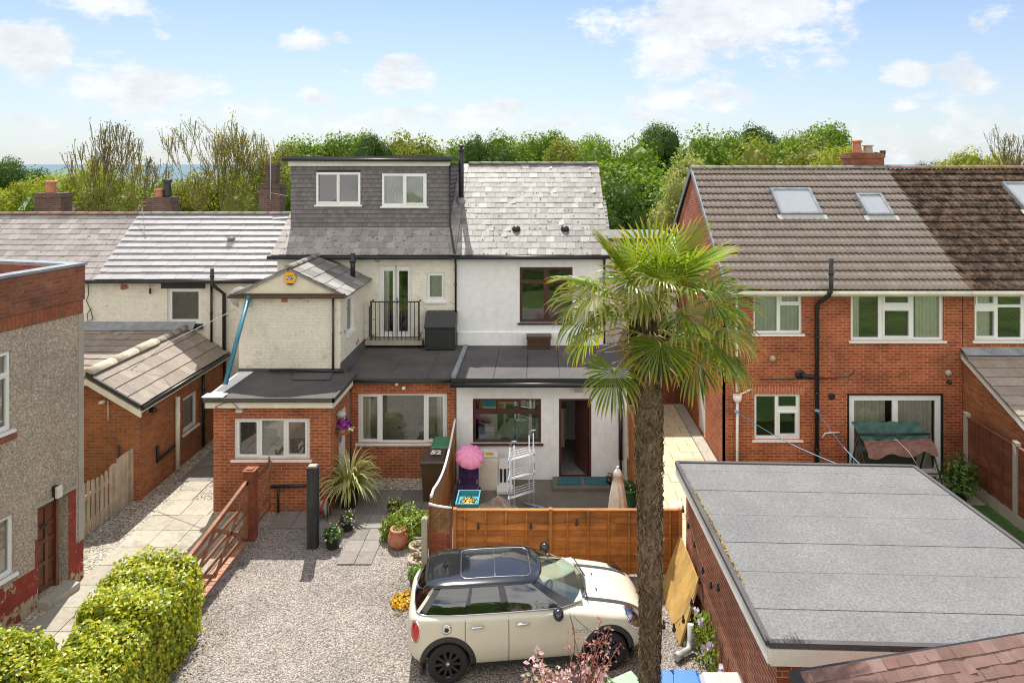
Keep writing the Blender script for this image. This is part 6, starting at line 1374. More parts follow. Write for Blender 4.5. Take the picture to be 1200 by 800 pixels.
for (a, b, lb) in ((P(863, 482, 17.86), P(985, 545, 14.0), 'pale washing line tied to the white downpipe'), (P(957.5, 481, 17.8), P(1016, 552, 14.0), 'blue washing line tied to the black soil pipe')):
    mb = MB(); mb.tube([a.lerp(b, k / 12) - Vector((0, 0, .10 * math.sin(math.pi * k / 12))) for k in range(13)], .008, 5); mb.tube([a + Vector((0, .0, -.02)), a + Vector((0, 0, .02))], .065, 8); tag(mb.build('washing_line', 'cord_blue', base=a), lb, 'washing line', 'washing lines over the garage')
mb = MB(); c = P(925, 540, 16.5); mb.lathe([(.14, 0), (.15, .02), (.1, .04), (.02, .05)], c, 12)

# ------------------------------------------------------------------ by the garage wall
t = thing('plywood_board', 'varnished plywood board leaning on the garage wall', 'board', (2.5, 12.3, 0))
c0, c1 = Vector((2.36, 13.15, 0)), Vector((2.42, 11.62, 0)); d0, d1 = Vector((2.78, 13.4, .92)), Vector((2.80, 11.9, .92)); m0, m1 = c0.lerp(c1, .42), d0.lerp(d1, .42)
nrm = (c1 - c0).cross(d0 - c0).normalized() * .03
mb = MB(); mb.prism([c0, m0 + Vector((0, .01, 0)), m1 + Vector((0, .01, 0)), d0], nrm); mb.build('panel', 'fence_pale' if False else 'ply', t); mb = MB(); mb.prism([m0, c1, d1, m1], nrm * 1.2); mb.build('panel', 'ply', t)
t = thing('downpipe_elbow', 'pale grey downpipe elbow on the gravel by the garage wall', 'pipe', (2.45, 11.2, 0))
mb = MB(); mb.tube([(2.56, 11.55, .42), (2.55, 11.50, .18), (2.50, 11.40, .10), (2.30, 11.28, .08)], .055, 10); mb.build('pipe', 'grey_plastic', t); mb = MB(); mb.tube([(2.33, 11.30, .085), (2.25, 11.24, .08)], .064, 10); mb.build('collar', 'grey_plastic', t)
# flowering climber on the garage wall
t = thing('climbing_plant', 'climbing plant with lilac flowers on the garage wall', 'climber', (2.75, 10.9, 0))
n = 620; yy = NPR.uniform(9.75, 12.0, n); zz = .15 + NPR.uniform(0, .75, n) * (.55 + .5 * np.sin(yy * 3)); xx = 2.80 - np.abs(NPR.normal(0, .10, n)) - .02
cards('foliage', 'lf_lime', np.stack([xx, yy, zz], 1), np.stack([-np.ones(n), NPR.normal(0, .5, n), NPR.uniform(.2, 1, n)], 1), NPR.uniform(.05, .11, n), t)
for y_ in (9.95, 10.25, 10.55, 10.9, 11.2, 11.5, 11.85):
    n = 9; cards('flower', 'fl_lilac', np.stack([2.67 - NPR.uniform(0, .05, n), y_ + NPR.normal(0, .04, n), .58 + .25 * math.sin(y_ * 9) + NPR.normal(0, .04, n)], 1), np.stack([-np.ones(n), NPR.normal(0, .5, n), NPR.uniform(.2, 1, n)], 1), NPR.uniform(.07, .12, n), t, .9)
mb = MB(); [mb.tube([(2.78, 10 + k * .3, 0), (2.79, 10.2 + k * .3, .4), (2.80, 10.1 + k * .33, .9)], .007, 5) for k in range(6)]; mb.build('stem', 'bark', t)
M['lf_moss'] = m_leaf('yellow_moss', [(.35, .22, .01), (.45, .30, .02), (.20, .16, .02)], .1)
n = 260; k = NPR.beta(2, 3, n) * .75 + .18; yy = 8.04 + (13.42 - 8.04) * k
tag(cards('roof_moss', 'lf_moss', np.stack([2.745 + np.abs(NPR.normal(0, .012, n)), yy, 2.56 - (yy - 8.04) * .0428 + .028 + NPR.uniform(0, .015, n)], 1), NPR.normal(size=(n, 3)) + np.array([0, 0, 1.5]), NPR.uniform(.025, .05, n), base=(2.75, 10.5, 2.45)), kind='stuff')
# string lights along the garage wall and the fence
def string_lights(label, pts, nb):
    t = thing('string_lights', label, 'string lights', pts[0], 'strings of festoon bulbs'); path = []
    for a, b in zip(pts[:-1], pts[1:]):
        a, b = Vector(a), Vector(b); path += [a.lerp(b, k / 10) - Vector((0, 0, .13 * (b - a).length * math.sin(math.pi * k / 10) * .6)) for k in range(10)]
    path.append(Vector(pts[-1])); mb = MB(); mb.tube(path, .0045, 5); mb.build('cable', 'brown_plastic', t)
    for i in range(nb):
        p = path[int((i + .5) / nb * (len(path) - 1))]
        mb = MB(); mb.tube([p, p - Vector((0, 0, .05))], .016, 8); mb.lathe([(.012, -.05), (.028, -.075), (.03, -.10), (.018, -.125), (.002, -.13)], p, 10); mb.build('bulb', 'steel_dark', t)
string_lights('festoon bulbs hung along the garage wall above the plywood board', [(2.74, 13.2, 1.75), (2.72, 12.2, 1.7), (2.72, 11.0, 1.55), (2.66, 9.9, 2.2)], 6)
string_lights('festoon bulbs drooping from the palm trunk over the plywood board', [(1.66, 9.55, 1.9), (2.3, 10.9, 1.0), (2.78, 11.6, 1.4)], 5)
string_lights('festoon cable looped along the low orange fence', [(-1.6, 13.53, 1.2), (-.3, 13.52, 1.12), (1.0, 13.52, 1.25), (2.75, 13.52, 1.12)], 4)
# pink flowering shrub at the bottom
t = thing('flowering_shrub', 'pale pink flowering shrub with red brown sprays in front of the car wheel', 'shrub', (.45, 9.4, 0))
pts, nr_, ss = [], [], []
tips = []
for k in range(60):
    base = Vector((.5 + RNG.uniform(-.25, .25), 9.3 + RNG.uniform(-.15, .15), .0)); e = Vector((.40 + RNG.uniform(-.65, .62), 9.3 + RNG.uniform(-.45, .4), RNG.uniform(.95, 1.42))); tips.append((base, e))
tips += [(Vector((.62, 9.4, .6)), Vector(e)) for e in ((.45, 9.5, 1.78), (.60, 9.45, 1.70), (.86, 9.5, 1.90), (.90, 9.45, 1.72), (1.0, 9.5, 1.62), (.72, 9.5, 1.55), (.98, 9.4, 1.84), (1.12, 9.5, 1.5), (.38, 9.5, 1.60))]
mb = MB(); pr, pf, pg = {}, [], []
for i, (a, b) in enumerate(tips):
    m = a.lerp(b, .6) + Vector((RNG.uniform(-.05, .05), 0, .1)); mb.tube([a, m, b], [.009, .006, .003], 5)
    for j in range(46 if i < 60 else 26):
        s = RNG.uniform(.35, 1.0); p = (a.lerp(m, s / .6) if s < .6 else m.lerp(b, (s - .6) / .4)) + Vector((RNG.gauss(0, .035), RNG.gauss(0, .035), RNG.gauss(0, .03)))
        (pr.setdefault(i, []) if i >= 60 else (pf if j % 4 else pg)).append(p)
mb.build('stem', 'fl_red', t)
for nm, mt, q, s in (('foliage', 'lf_green', pg, .06), ('flowers', 'fl_pink', pf, .088), *[('spray', 'fl_red', v, .06) for v in pr.values()]):
    q = np.array(q); cards(nm, mt, q, NPR.normal(size=q.shape) + np.array([0, -.3, .5]), NPR.uniform(.6, 1.3, len(q)) * s, t, .55)
# stray weeds by the pink shrub
t = thing('weed', 'thin orange tipped weed on the gravel left of the pink shrub', 'plant', (-.62, 9.6, 0)); strap_plant(t, (-.62, 9.6, 0), 9, .5, .02, 'lf_dry', (60, 88)); blob_leaves('flowers', 'fl_yellow', t, (-.6, 9.6, .42), .08, .08, .06, 16, .05)

# ------------------------------------------------------------------ ivy hedge and bush
def hedge(label, sections, top_, n, seed, name='ivy_hedge'):
    """sections: list of (y, x_left, x_right)"""
    t = thing(name, label, 'hedge', ((sections[0][1] + sections[0][2]) / 2, sections[0][0], 0)); r = np.random.default_rng(seed)
    ysec = np.array([s[0] for s in sections]); xl = np.array([s[1] for s in sections]); xr = np.array([s[2] for s in sections])
    y = r.uniform(ysec[0], ysec[-1], n); a = np.interp(y, ysec, xl); b = np.interp(y, ysec, xr); c = (a + b) / 2; w = (b - a) / 2
    H_ = top_ * (1 + .06 * np.sin(y * 3.1) + .045 * np.sin(y * 7.7 + 1) + .03 * np.sin(y * 13 + 2)); endf = np.clip(np.minimum(y - ysec[0], ysec[-1] - y) / .3, 0, 1) ** .5
    face = r.random(n); tp = face < .46; sd_ = np.where(face < .73, -1.0, 1.0); uu = r.uniform(-1, 1, n); vv = r.uniform(0, 1, n) ** .8
    jit = r.normal(0, .05, n) + .08 * np.sin(y * 8 + uu * 5) * np.sin(uu * 6 + vv * 5 + y * 3)
    uX = np.where(tp, uu, sd_ * (1 + jit)); X_ = c + w * uX * (.72 + .28 * endf) * np.where(tp, 1, 1 - .10 * vv ** 5)
    Z_ = np.where(tp, H_ * (1 - .20 * np.abs(uu) ** 3.5) * (.90 + .10 * endf) + jit * 1.1, vv * H_ * .93)
    cx_ = np.where(tp, uu ** 3 * .5, sd_); sx_ = np.where(tp, 1.0, .12)
    st_ = r.random(n) < .05; Z_ = Z_ + np.where(st_ & tp, r.uniform(.02, .12, n), 0); X_ = X_ + np.where(st_ & ~tp, sd_ * r.uniform(.02, .10, n), 0)
    N_ = np.stack([cx_ + r.normal(0, .45, n), r.normal(0, .5, n), sx_ + .35 + r.normal(0, .4, n)], 1)
    dirs = np.stack([cx_ * .4 + r.normal(0, .5, n), r.normal(0, .6, n), -np.ones(n) * .8], 1)
    cards('foliage', 'lf_ivy', np.stack([X_, y, Z_], 1), N_, r.uniform(.032, .085, n), t, .85, fold=.18, dirs=dirs)
    mb = MB()
    for (ya, xa, xb), (yb, xc, xd) in zip(sections[:-1], sections[1:]):
        f_ = .82; pa, pb = (xa + xb) / 2, (xc + xd) / 2; wa, wb = (xb - xa) / 2 * f_, (xd - xc) / 2 * f_
        prof = [(-1, 0), (-1, .72), (-.82, .86), (0, .92), (.82, .86), (1, .72), (1, 0)]
        A_ = [mb.pt((pa + wa * u, ya + .02, top_ * v * .98)) for u, v in prof]; B_ = [mb.pt((pb + wb * u, yb - .02, top_ * v * .98)) for u, v in prof]
        for k in range(6): mb.f.append([A_[k], A_[k + 1], B_[k + 1], B_[k]]); mb.sm.append(True)
        mb.f.append(A_[::-1]); mb.f.append(B_); mb.sm += [False, False]
    mb.build('dense_stems', 'hedge_core', t)
    return t
M['hedge_core'] = m_plain('ivy_stems', (.06, .08, .02), .95, .5, 8, .8)
hedge('long yellow green ivy hedge running along the gravel drive', [(7.6, -6.5, -5.75), (9.0, -6.75, -5.8), (10.2, -7.05, -5.85), (11.4, -7.40, -5.93), (12.25, -7.55, -6.02)], 1.26, 32000, 5)
hedge('rounded ivy bush in the lower left corner', [(6.8, -9.3, -7.1), (8.5, -9.2, -7.05), (9.7, -9.0, -7.05), (10.35, -8.6, -7.2)], 1.20, 19000, 6, 'ivy_bush')

# fallen leaves and small weeds along the edges of the gravel and path
M['lf_litter'] = m_leaf('fallen_leaf', [(.20, .14, .06), (.30, .22, .10), (.12, .09, .05), (.16, .20, .05), (.38, .33, .18)], .2)
n = 1500; e_ = NPR.integers(0, 5, n); tt_ = NPR.uniform(0, 1, n); off = np.abs(NPR.normal(0, .22, n))
lx = np.choose(e_, [-6.25 + off, -5.9 + off * 1.2, -2.4 - off, 2.75 - off, -9.6 + off * 1.4]); ly = np.choose(e_, [11 + tt_ * 3.7, 8.5 + tt_ * 3.6, 12.2 + tt_ * 2.5, 9.6 + tt_ * 3.8, 13.2 + tt_ * 7])
tag(cards('fallen_leaves', 'lf_litter', np.stack([lx, ly, .035 + NPR.uniform(0, .012, n)], 1), NPR.normal(0, .35, (n, 3)) + np.array([0, 0, 1]), NPR.uniform(.02, .06, n), base=(-4, 12, 0)), kind='stuff')
# moss tufts on the slate and felt roofs belong to their houses
M['lf_roofmoss'] = m_leaf('roof_moss', [(.10, .09, .03), (.16, .14, .04), (.07, .065, .03), (.22, .20, .09)], .1, .9, .1)
def moss(parent, A, B, D, n, s=(.03, .075)):
    A, B, D = (np.array(v, float) for v in (A, B, D)); u = NPR.uniform(.01, .99, n); v = np.floor(NPR.uniform(0, 16, n)) / 16 + NPR.uniform(0, .008, n)
    cards('moss', 'lf_roofmoss', A + (B - A) * u[:, None] + (D - A) * v[:, None] + np.array([0, -.008, .02]), NPR.normal(0, .4, (n, 3)) + np.array([0, -.5, 1]), NPR.uniform(*s, n), parent, .8, kind='stuff')
moss(wh, (-2.4, 20.15, 5.52), (2.05, 20.15, 5.52), (-2.4, 24.0, 8.2), 130); moss(ch, (XL, 20.15, 5.52), (-2.5, 20.15, 5.52), (XL, 21.1, 6.2), 70); moss(ca, (-24, 20.9, 4.66), (-13.6, 20.9, 4.66), (-24, 23.25, 6.5), 90)
moss(sb, (XPW + .1, RE, rz0 + .03), (17.4, RE, rz0 + .03), (XPW + .1, RM, rz1 + .03), 420, (.04, .1))
# ------------------------------------------------------------------ the cream hatchback
M['car_paint'] = m_plain('cream_car_paint', (.70, .655, .53), .28, .015, 2, coat=.6)
M['car_black'] = m_plain('gloss_black_paint', (.012, .013, .016), .12, .05, coat=1.0)
M['car_trim'] = m_plain('black_arch_plastic', (.035, .035, .037), .6, .12, 12, .2)
M['car_stripe'] = m_plain('grey_bonnet_stripe', (.06, .06, .065), .3, .08)
M['tyre'] = m_plain('tyre_rubber', (.022, .022, .023), .8, .2)
M['rim'] = m_plain('black_alloy', (.10, .10, .105), .25, .1, metal=.8)
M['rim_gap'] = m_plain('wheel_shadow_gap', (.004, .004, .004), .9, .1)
M['lamp_red'] = m_plain('red_lamp_lens', (.55, .012, .012), .15, .1, coat=1.0)
M['lamp_clear'] = m_glass('clear_lamp_lens', (.9, .92, .95), .12, 1.5)
M['car_glass'] = m_glass('car_window_glass', (.26, .32, .30), .10, 1.8)
M['car_screen'] = m_glass('windscreen_glass', (.80, .88, .82), .06, 1.6)
M['car_glass_dark'] = m_glass('privacy_glass', (.10, .13, .15), .10, 1.75)
M['seat_dark'] = m_plain('dark_car_seat', (.09, .09, .095), .8, .2)
M['seat_pale'] = m_plain('pale_green_grey_trim', (.62, .68, .62), .7, .1)
M['seam'] = m_plain('panel_gap', (.03, .028, .024), .8, .1)
CAR_O = Vector((-1.443, 10.79, 0)); CA = math.atan2(.28, 2.55)
fwd = Vector((math.cos(CA), math.sin(CA), 0)); lat = Vector((-math.sin(CA), math.cos(CA), 0))
AX0, AX1, HW = .66, .66 + 2.567, .86
org = CAR_O - fwd * AX0 + lat * .80               # rear end, centre line
def CT(p): return org + fwd * p[0] + lat * p[1] + Vector((0, 0, p[2]))
car = thing('parked_car', 'cream hatchback with black roof and black wheels parked on the gravel', 'car', CT((2.0, 0, 0)))
# lower body: sections along the length
ST = [  # x, half width, bottom, widest z, shoulder z, deck z (centre)
    (0.00, .46, .42, .62, .80, .88), (.03, .60, .36, .62, .89, .96), (.08, .70, .30, .62, .955, 1.01), (.20, .795, .24, .62, .985, 1.035), (.45, .842, .20, .62, 1.0, 1.05), (.90, .86, .19, .62, 1.0, 1.045),
    (1.6, .862, .19, .62, .995, 1.04), (2.3, .862, .19, .62, .985, 1.035), (2.72, .860, .19, .62, .955, 1.02), (3.0, .856, .19, .61, .905, .985), (3.3, .848, .20, .60, .855, .93), (3.55, .828, .21, .58, .81, .88), (3.75, .775, .23, .56, .74, .81), (3.88, .69, .26, .54, .66, .72), (3.96, .56, .32, .50, .58, .62), (3.99, .40, .38, .48, .54, .56)]
mb = MB(CT); rows = []
for (x, w, zb, zm, zs, zd) in ST:
    half = [(0, zb), (w * .80, zb), (w * .965, zb + .09), (w, zm - .12), (w * 1.0, zm + .02), (w * .985, (zm + zs) / 2 + .03), (w * .955, zs - .03), (w * .90, zs + .012), (w * .78, zs + (zd - zs) * .55), (w * .45, zs + (zd - zs) * .88), (0, zd)]
    pts = [(x, -y, z) for y, z in half] + [(x, y, z) for y, z in half[-2:0:-1]]
    rows.append([mb.pt(p) for p in pts])
n = len(rows[0])
for a, b in zip(rows[:-1], rows[1:]):
    for j in range(n): mb.f.append([a[j], a[(j + 1) % n], b[(j + 1) % n], b[j]]); mb.sm.append(True)
mb.f.append(rows[0][::-1]); mb.f.append(rows[-1]); mb.sm += [True, True]
body = mb.build('body', 'car_paint', car)
def bake(o):
    dg = bpy.context.evaluated_depsgraph_get(); me = bpy.data.meshes.new_from_object(o.evaluated_get(dg)); old = o.data; o.modifiers.clear(); o.data = me; bpy.data.meshes.remove(old)
bm = bmesh.new(); bm.from_mesh(body.data); bmesh.ops.recalc_face_normals(bm, faces=bm.faces); bm.to_mesh(body.data); bm.free()
md = body.modifiers.new('s', 'SUBSURF'); md.levels = 2; md.render_levels = 2; bake(body)
cut = MB(CT)
for ax in (AX0, AX1):
    for s in (-1, 1):
        c0, r_ = (ax, s * .62, .315), .365; rings = []
        for yy in (s * .52, s * 1.0): rings.append([cut.pt((ax + r_ * math.cos(t), yy, .315 + r_ * math.sin(t))) for t in [2 * math.pi * k / 40 for k in range(40)]])
        for k in range(40): cut.f.append([rings[0][k], rings[0][(k + 1) % 40], rings[1][(k + 1) % 40], rings[1][k]]); cut.sm.append(False)
        cut.f.append(rings[0][::-1]); cut.f.append(rings[1]); cut.sm += [False, False]
cutter = cut.build('cutter', 'car_trim', car)
bm = bmesh.new(); bm.from_mesh(cutter.data); bmesh.ops.recalc_face_normals(bm, faces=bm.faces); bm.to_mesh(cutter.data); bm.free()
md = body.modifiers.new('b', 'BOOLEAN'); md.operation = 'DIFFERENCE'; md.object = cutter; md.solver = 'EXACT'; md.material_mode = 'TRANSFER'
bpy.context.view_layer.update(); bake(body); bpy.data.objects.remove(cutter)
bpy.context.view_layer.update()
bvh = BVHTree.FromPolygons([tuple(v.co) for v in body.data.vertices], [tuple(p.vertices) for p in body.data.polygons])
CB = BASE[car.name]
def hit(p, d, off=.006):
    """first point of the body along local direction d from local car point p, moved outward by off (local car coordinates)"""
    wp = CT(p) - CB; wd = (fwd * d[0] + lat * d[1] + Vector((0, 0, d[2]))).normalized(); h = bvh.ray_cast(wp, wd)
    if h[0] is None: return None
    q = h[0] + CB - wd * off - org; return Vector((q.dot(fwd), q.dot(lat), q.z))
def sidept(x, z, s=-1, off=.006): return hit((x, s * 2.0, z), (0, -s, 0), off)
def strip(mbd, pts, w, axis):
    """ribbon through local points, widened along axis"""
    pts = [p for p in pts if p is not None]; a = Vector(axis) * w / 2
    for p, q in zip(pts[:-1], pts[1:]): mbd.face([p - a, q - a, q + a, p + a], True)
for s in (-1, 1):
    mb = MB(CT)       # door seams
    for xs, zs_ in (([.93, .93, .95, 1.0], [.985, .62, .45, .28]), ([1.62, 1.62, 1.62], [.985, .6, .28]), ([2.60, 2.66, 2.68, 2.66], [.965, .75, .5, .28]), ([2.66, 2.80, 2.94], [.93, .80, .68])):
        pts = []
        for (xa, za), (xb, zb_) in zip(zip(xs, zs_), list(zip(xs, zs_))[1:]): pts += [sidept(xa + (xb - xa) * k / 8, za + (zb_ - za) * k / 8, s, .003) for k in range(9)]
        strip(mb, pts, .010, (1, 0, 0))
    pts = [sidept(.45 + 2.3 * k / 30, .28, s, .003) for k in range(31)]; strip(mb, pts, .01, (0, 0, 1)); mb.build('panel_gap', 'seam', body)
    mb = MB(CT); pts = [sidept(.95 + 1.95 * k / 30, .235, s, .012) for k in range(31)]; strip(mb, pts, .105, (0, 0, 1)); mb.build('sill', 'car_trim', car)
    for ax in (AX0, AX1):
        mb = MB(CT); ra, rb = .368, .445; prev = None
        for k in range(41):
            t_ = math.pi * (-.10 + 1.2 * k / 40); row = []
            for r_ in (ra, (ra + rb) / 2, rb):
                x, z = ax + r_ * math.cos(t_), .315 + r_ * math.sin(t_)
                if z < .16: row = None; break
                p = sidept(x, z, s, .014 if r_ < rb else .003); p = p or Vector((x, s * .84, z)); row.append(p)
            if row and prev:
                for i in range(2): mb.face([prev[i], row[i], row[i + 1], prev[i + 1]], True)
                mb.face([prev[0], row[0], Vector((row[0].x, row[0].y - s * .06, row[0].z)), Vector((prev[0].x, prev[0].y - s * .06, prev[0].z))], True)
            prev = row
        mb.build('wheel_arch', 'car_trim', car)
    for xa in (1.02, 1.74):    # door handles
        mb = MB(CT); p = sidept(xa + .1, .885, s, .0); 
        mb.tube([(p.x - .10, p.y + s * .012, p.z), (p.x - .085, p.y + s * .035, p.z + .003), (p.x + .085, p.y + s * .035, p.z + .003), (p.x + .10, p.y + s * .012, p.z)], [.010, .016, .016, .010], 8); mb.build('door_handle', 'chrome', car)
    mb = MB(CT); mb.lathe([(.02, 0), (.085, .03), (.105, .09), (.09, .16), (.03, .2)], (2.42, s * .86 - (.2 if s < 0 else 0) * 0, 1.0), 14, axis='Y') if False else None
    c = Vector((2.40, s * .955, 1.065)); mm = MB(CT); prof = 10
    for i in range(prof):
        pass
    rings = []
    for i in range(9):
        ph_ = math.pi * i / 8; rings.append([mm.pt(c + Vector((-.09 * math.cos(ph_), .13 * math.sin(ph_) * math.cos(t_), .088 * math.sin(ph_) * math.sin(t_)))) for t_ in [2 * math.pi * k / 14 for k in range(14)]])
    for a, b in zip(rings[:-1], rings[1:]):
        for k in range(14): mm.f.append([a[k], a[(k + 1) % 14], b[(k + 1) % 14], b[k]]); mm.sm.append(True)
    mir = mm.build('wing_mirror', 'car_black', car); mm = MB(CT); mm.beam((2.44, s * .76, 1.02), (2.42, s * .90, 1.03), .05, .03); mm.build('mirror_arm', 'car_trim', mir)
    # rear lamp and headlamp: patches laid on the body
    def patch(name, mat, c, d, e1, e2, r1, r2, off, parent, r0=0.0):
        mb = MB(CT); d = Vector(d).normalized(); prev = None; nr_, na_ = 5, 28
        for i in range(nr_ + 1):
            rr = r0 + (1 - r0) * i / nr_; row = []
            for k in range(na_):
                t_ = 2 * math.pi * k / na_; p = Vector(c) + Vector(e1) * (r1 * rr * math.cos(t_)) + Vector(e2) * (r2 * rr * math.sin(t_)); row.append(hit(p - d * 1.0, d, off + (.018 * (1 - rr ** 2) if r0 == 0 else .008 * math.sin(math.pi * (rr - r0) / (1 - r0)))))
            if prev:
                for k in range(na_):
                    q = [prev[k], prev[(k + 1) % na_], row[(k + 1) % na_], row[k]]
                    if all(x is not None for x in q): mb.face(q, True)
            prev = row
        return mb.build(name, mat, parent)
    dR = Vector((.50, -s * .87, 0)); e1 = Vector((dR.y, -dR.x, 0))
    rl = patch('tail_lamp', 'lamp_red', (.13, s * .74, .80), dR, e1, (0, 0, 1), .085, .15, .006, car); patch('bezel', 'chrome', (.13, s * .74, .80), dR, e1, (0, 0, 1), .10, .172, .006, rl, .80)
    dF = Vector((-.60, -s * .60, -.53)); e1 = Vector((dF.y, -dF.x, 0)).normalized(); e2 = dF.normalized().cross(e1)
    hc_ = (3.62, s * .60, .70)
    hl = patch('headlamp', 'lamp_clear', hc_, dF, e1, e2, .135, .15, .02, car); patch('bezel', 'chrome', hc_, dF, e1, e2, .165, .18, .008, hl, .80); patch('reflector', 'chrome', hc_, dF, e1, e2, .13, .145, .004, hl); patch('projector', 'car_black', hc_, dF, e1, e2, .05, .055, .012, hl)
    # bonnet stripe
    mb = MB(CT); pts = [hit((2.90 + .92 * k / 24, s * .47, 2), (0, 0, -1), .004) for k in range(25)]; strip(mb, pts, .085, (0, 1, 0)); mb.build('bonnet_stripe', 'car_stripe', body)
# fuel cap and badges on the near side
p = sidept(.64, .865, -1, .0); mb = MB(CT); mb.lathe([(.078, 0), (.078, -.012), (.06, -.016)], (p.x, p.y, p.z), 20, axis='Y'); fc_ = mb.build('fuel_cap', 'chrome', car); mb = MB(CT); mb.lathe([(.036, -.016), (.034, -.02), (.02, -.021)], (p.x, p.y, p.z), 20, axis='Y'); mb.build('centre', 'car_trim', fc_)
p = sidept(2.80, .70, -1, .012); mb = MB(CT); text('badge', 'COOPER S', .058, 'chrome', car, CT((2.78, p.y - .004, .695)), (R(86), 0, CA), .004, bold=.003)
mb = MB(CT); pts = [sidept(2.69 + .2 * k / 8, .668, -1, .006) for k in range(9)]; strip(mb, pts, .012, (0, 0, 1)); mb.build('side_trim', 'chrome', car)
mb = MB(CT)
for y in (-.22, .22): p = hit((3.15, y, 2), (0, 0, -1), -.004); mb.box(p.x - .012, p.x + .012, y - .03, y + .03, p.z, p.z + .016)
mb.build('washer_jet', 'car_trim', body)
mb = MB(CT)
for k in range(2):
    pts = [hit((2.66, y_, 2), (0, 0, -1), .003) for y_ in ()]
# greenhouse
ringb = [(.10, 0), (.11, .33), (.15, .56), (.19, .625), (.29, .685), (.66, .735), (.90, .744), (.98, .746), (1.52, .752), (1.66, .752), (2.30, .74), (2.52, .718), (2.72, .64), (2.90, .42), (2.97, .2), (2.99, 0)]
ringt = [(.40, 0), (.41, .26), (.43, .42), (.46, .465), (.55, .525), (.82, .555), (1.00, .565), (1.05, .567), (1.46, .572), (1.56, .572), (1.86, .565), (1.98, .547), (2.07, .475), (2.14, .29), (2.17, .145), (2.18, 0)]
kinds = ['R', 'R', 'C', 'P', 'Q', 'Q', 'P', 'S', 'P', 'S', 'S', 'P', 'W', 'W', 'W']       # rear glass, pillar, quarter glass, side glass, windscreen
def full(r): return [(x, -y) for x, y in r] + [(x, y) for x, y in r[-2::-1]]
kf = kinds + kinds[::-1]; zb_, zt_ = 1.015, 1.345; nl = 5
pane_names = {'R': ('rear_window', 'car_glass_dark'), 'P': ('pillar', 'car_black'), 'Q': ('quarter_window', 'car_glass_dark'), 'S': ('side_window', 'car_glass'), 'W': ('windscreen', 'car_screen'), 'C': ('rear_pillar', 'car_paint')}
B_, T_ = full(ringb), full(ringt)
def gh(j, s):
    (xb, yb), (xt, yt) = B_[j], T_[j]; bl_ = .035 * math.sin(math.pi * s)
    x, y = xb + (xt - xb) * s, yb + (yt - yb) * s; k = 1 + bl_ / max(.3, abs(y) + .3)
    return Vector((x + (.02 if x > 1.5 else -.02) * math.sin(math.pi * s) * (1 if kf[min(j, len(kf) - 1)] in 'RW' else 0), y * k, zb_ + (zt_ - zb_) * s))
j = 0
while j < len(kf):
    k = j
    while k + 1 < len(kf) and kf[k + 1] == kf[j] and not (kf[j] == 'S' and False): k += 1
    nm, mt = pane_names[kf[j]]; mb = MB(CT)
    for c in range(j, k + 1):
        for i in range(nl):
            mb.face([gh(c, i / nl), gh(c + 1, i / nl), gh(c + 1, (i + 1) / nl), gh(c, (i + 1) / nl)], True)
    o = mb.build(nm, mt, car)
    bm = bmesh.new(); bm.from_mesh(o.data); bmesh.ops.remove_doubles(bm, verts=bm.verts, dist=.0005); bm.to_mesh(o.data); bm.free()
    j = k + 1
mb = MB(CT); mb.tube([gh(j, .0) + Vector((0, 0, .004)) for j in range(len(B_))] + [gh(0, 0)], .008, 6); mb.build('waistline_trim', 'chrome', car)
# roof
mb = MB(CT); rr = []
outl = [(.27, 0), (.28, .29), (.33, .44), (.48, .54), (.82, .575), (1.2, .586), (1.6, .586), (1.92, .568), (2.09, .50), (2.19, .30), (2.22, .17), (2.23, 0)]
O_ = [(x, -y) for x, y in outl] + [(x, y) for x, y in outl[-2:0:-1]]; Od = []
for k in range(len(O_)):
    p0, p1, p2, p3 = (O_[(k + d) % len(O_)] for d in (-1, 0, 1, 2))
    for m in range(5):
        t_ = m / 5; Od.append(tuple(.5 * (2 * b + (c - a) * t_ + (2 * a - 5 * b + 4 * c - d) * t_ ** 2 + (3 * b - a - 3 * c + d) * t_ ** 3) for a, b, c, d in zip(p0, p1, p2, p3)))
for (sc, z) in [(.985, 1.342)] + [(q, 1.350 + .042 * (1 - q ** 6) ** .5 + .022 * (1 - q * q)) for q in (1.0, .998, .99, .975, .95, .91, .86, .8, .7, .6, .5, .4, .3, .2, .1, .01)]:
    rr.append([mb.pt((1.25 + (x - 1.25) * sc, y * sc, z - .022 * abs((x - 1.25) * sc) ** 2 * (1 if x > 1.25 else .6))) for x, y in Od])
for a, b in zip(rr[:-1], rr[1:]):
    for k in range(len(Od)): mb.f.append([a[k], a[(k + 1) % len(Od)], b[(k + 1) % len(Od)], b[k]]); mb.sm.append(True)
mb.f.append(rr[-1]); mb.f.append(rr[0][::-1]); mb.sm += [True, False]
roof = mb.build('roof', 'car_black', car)
bpy.context.view_layer.update(); rb = BVHTree.FromPolygons([tuple(v.co) for v in roof.data.vertices], [tuple(p.vertices) for p in roof.data.polygons])
def rp(x, y, off=.004):
    h = rb.ray_cast(CT((x, y, 3)) - CB, Vector((0, 0, -1))); return CT((x, y, 0)) * 1 if h[0] is None else h[0] + CB + Vector((0, 0, off))
def rrect(x0, x1, y0, y1, r, n=5):
    pts = []
    for cx_, cy_, a in ((x1 - r, y1 - r, 0), (x0 + r, y1 - r, 90), (x0 + r, y0 + r, 180), (x1 - r, y0 + r, 270)): pts += [(cx_ + r * math.cos(R(a + 90 * k / n)), cy_ + r * math.sin(R(a + 90 * k / n))) for k in range(n + 1)]
    return pts + [pts[0]]
mb = MB()
ol = rrect(.86, 2.02, -.42, .42, .12); dense = []
for a, b in zip(ol[:-1], ol[1:]): dense += [(a[0] + (b[0] - a[0]) * k / 6, a[1] + (b[1] - a[1]) * k / 6) for k in range(6)]
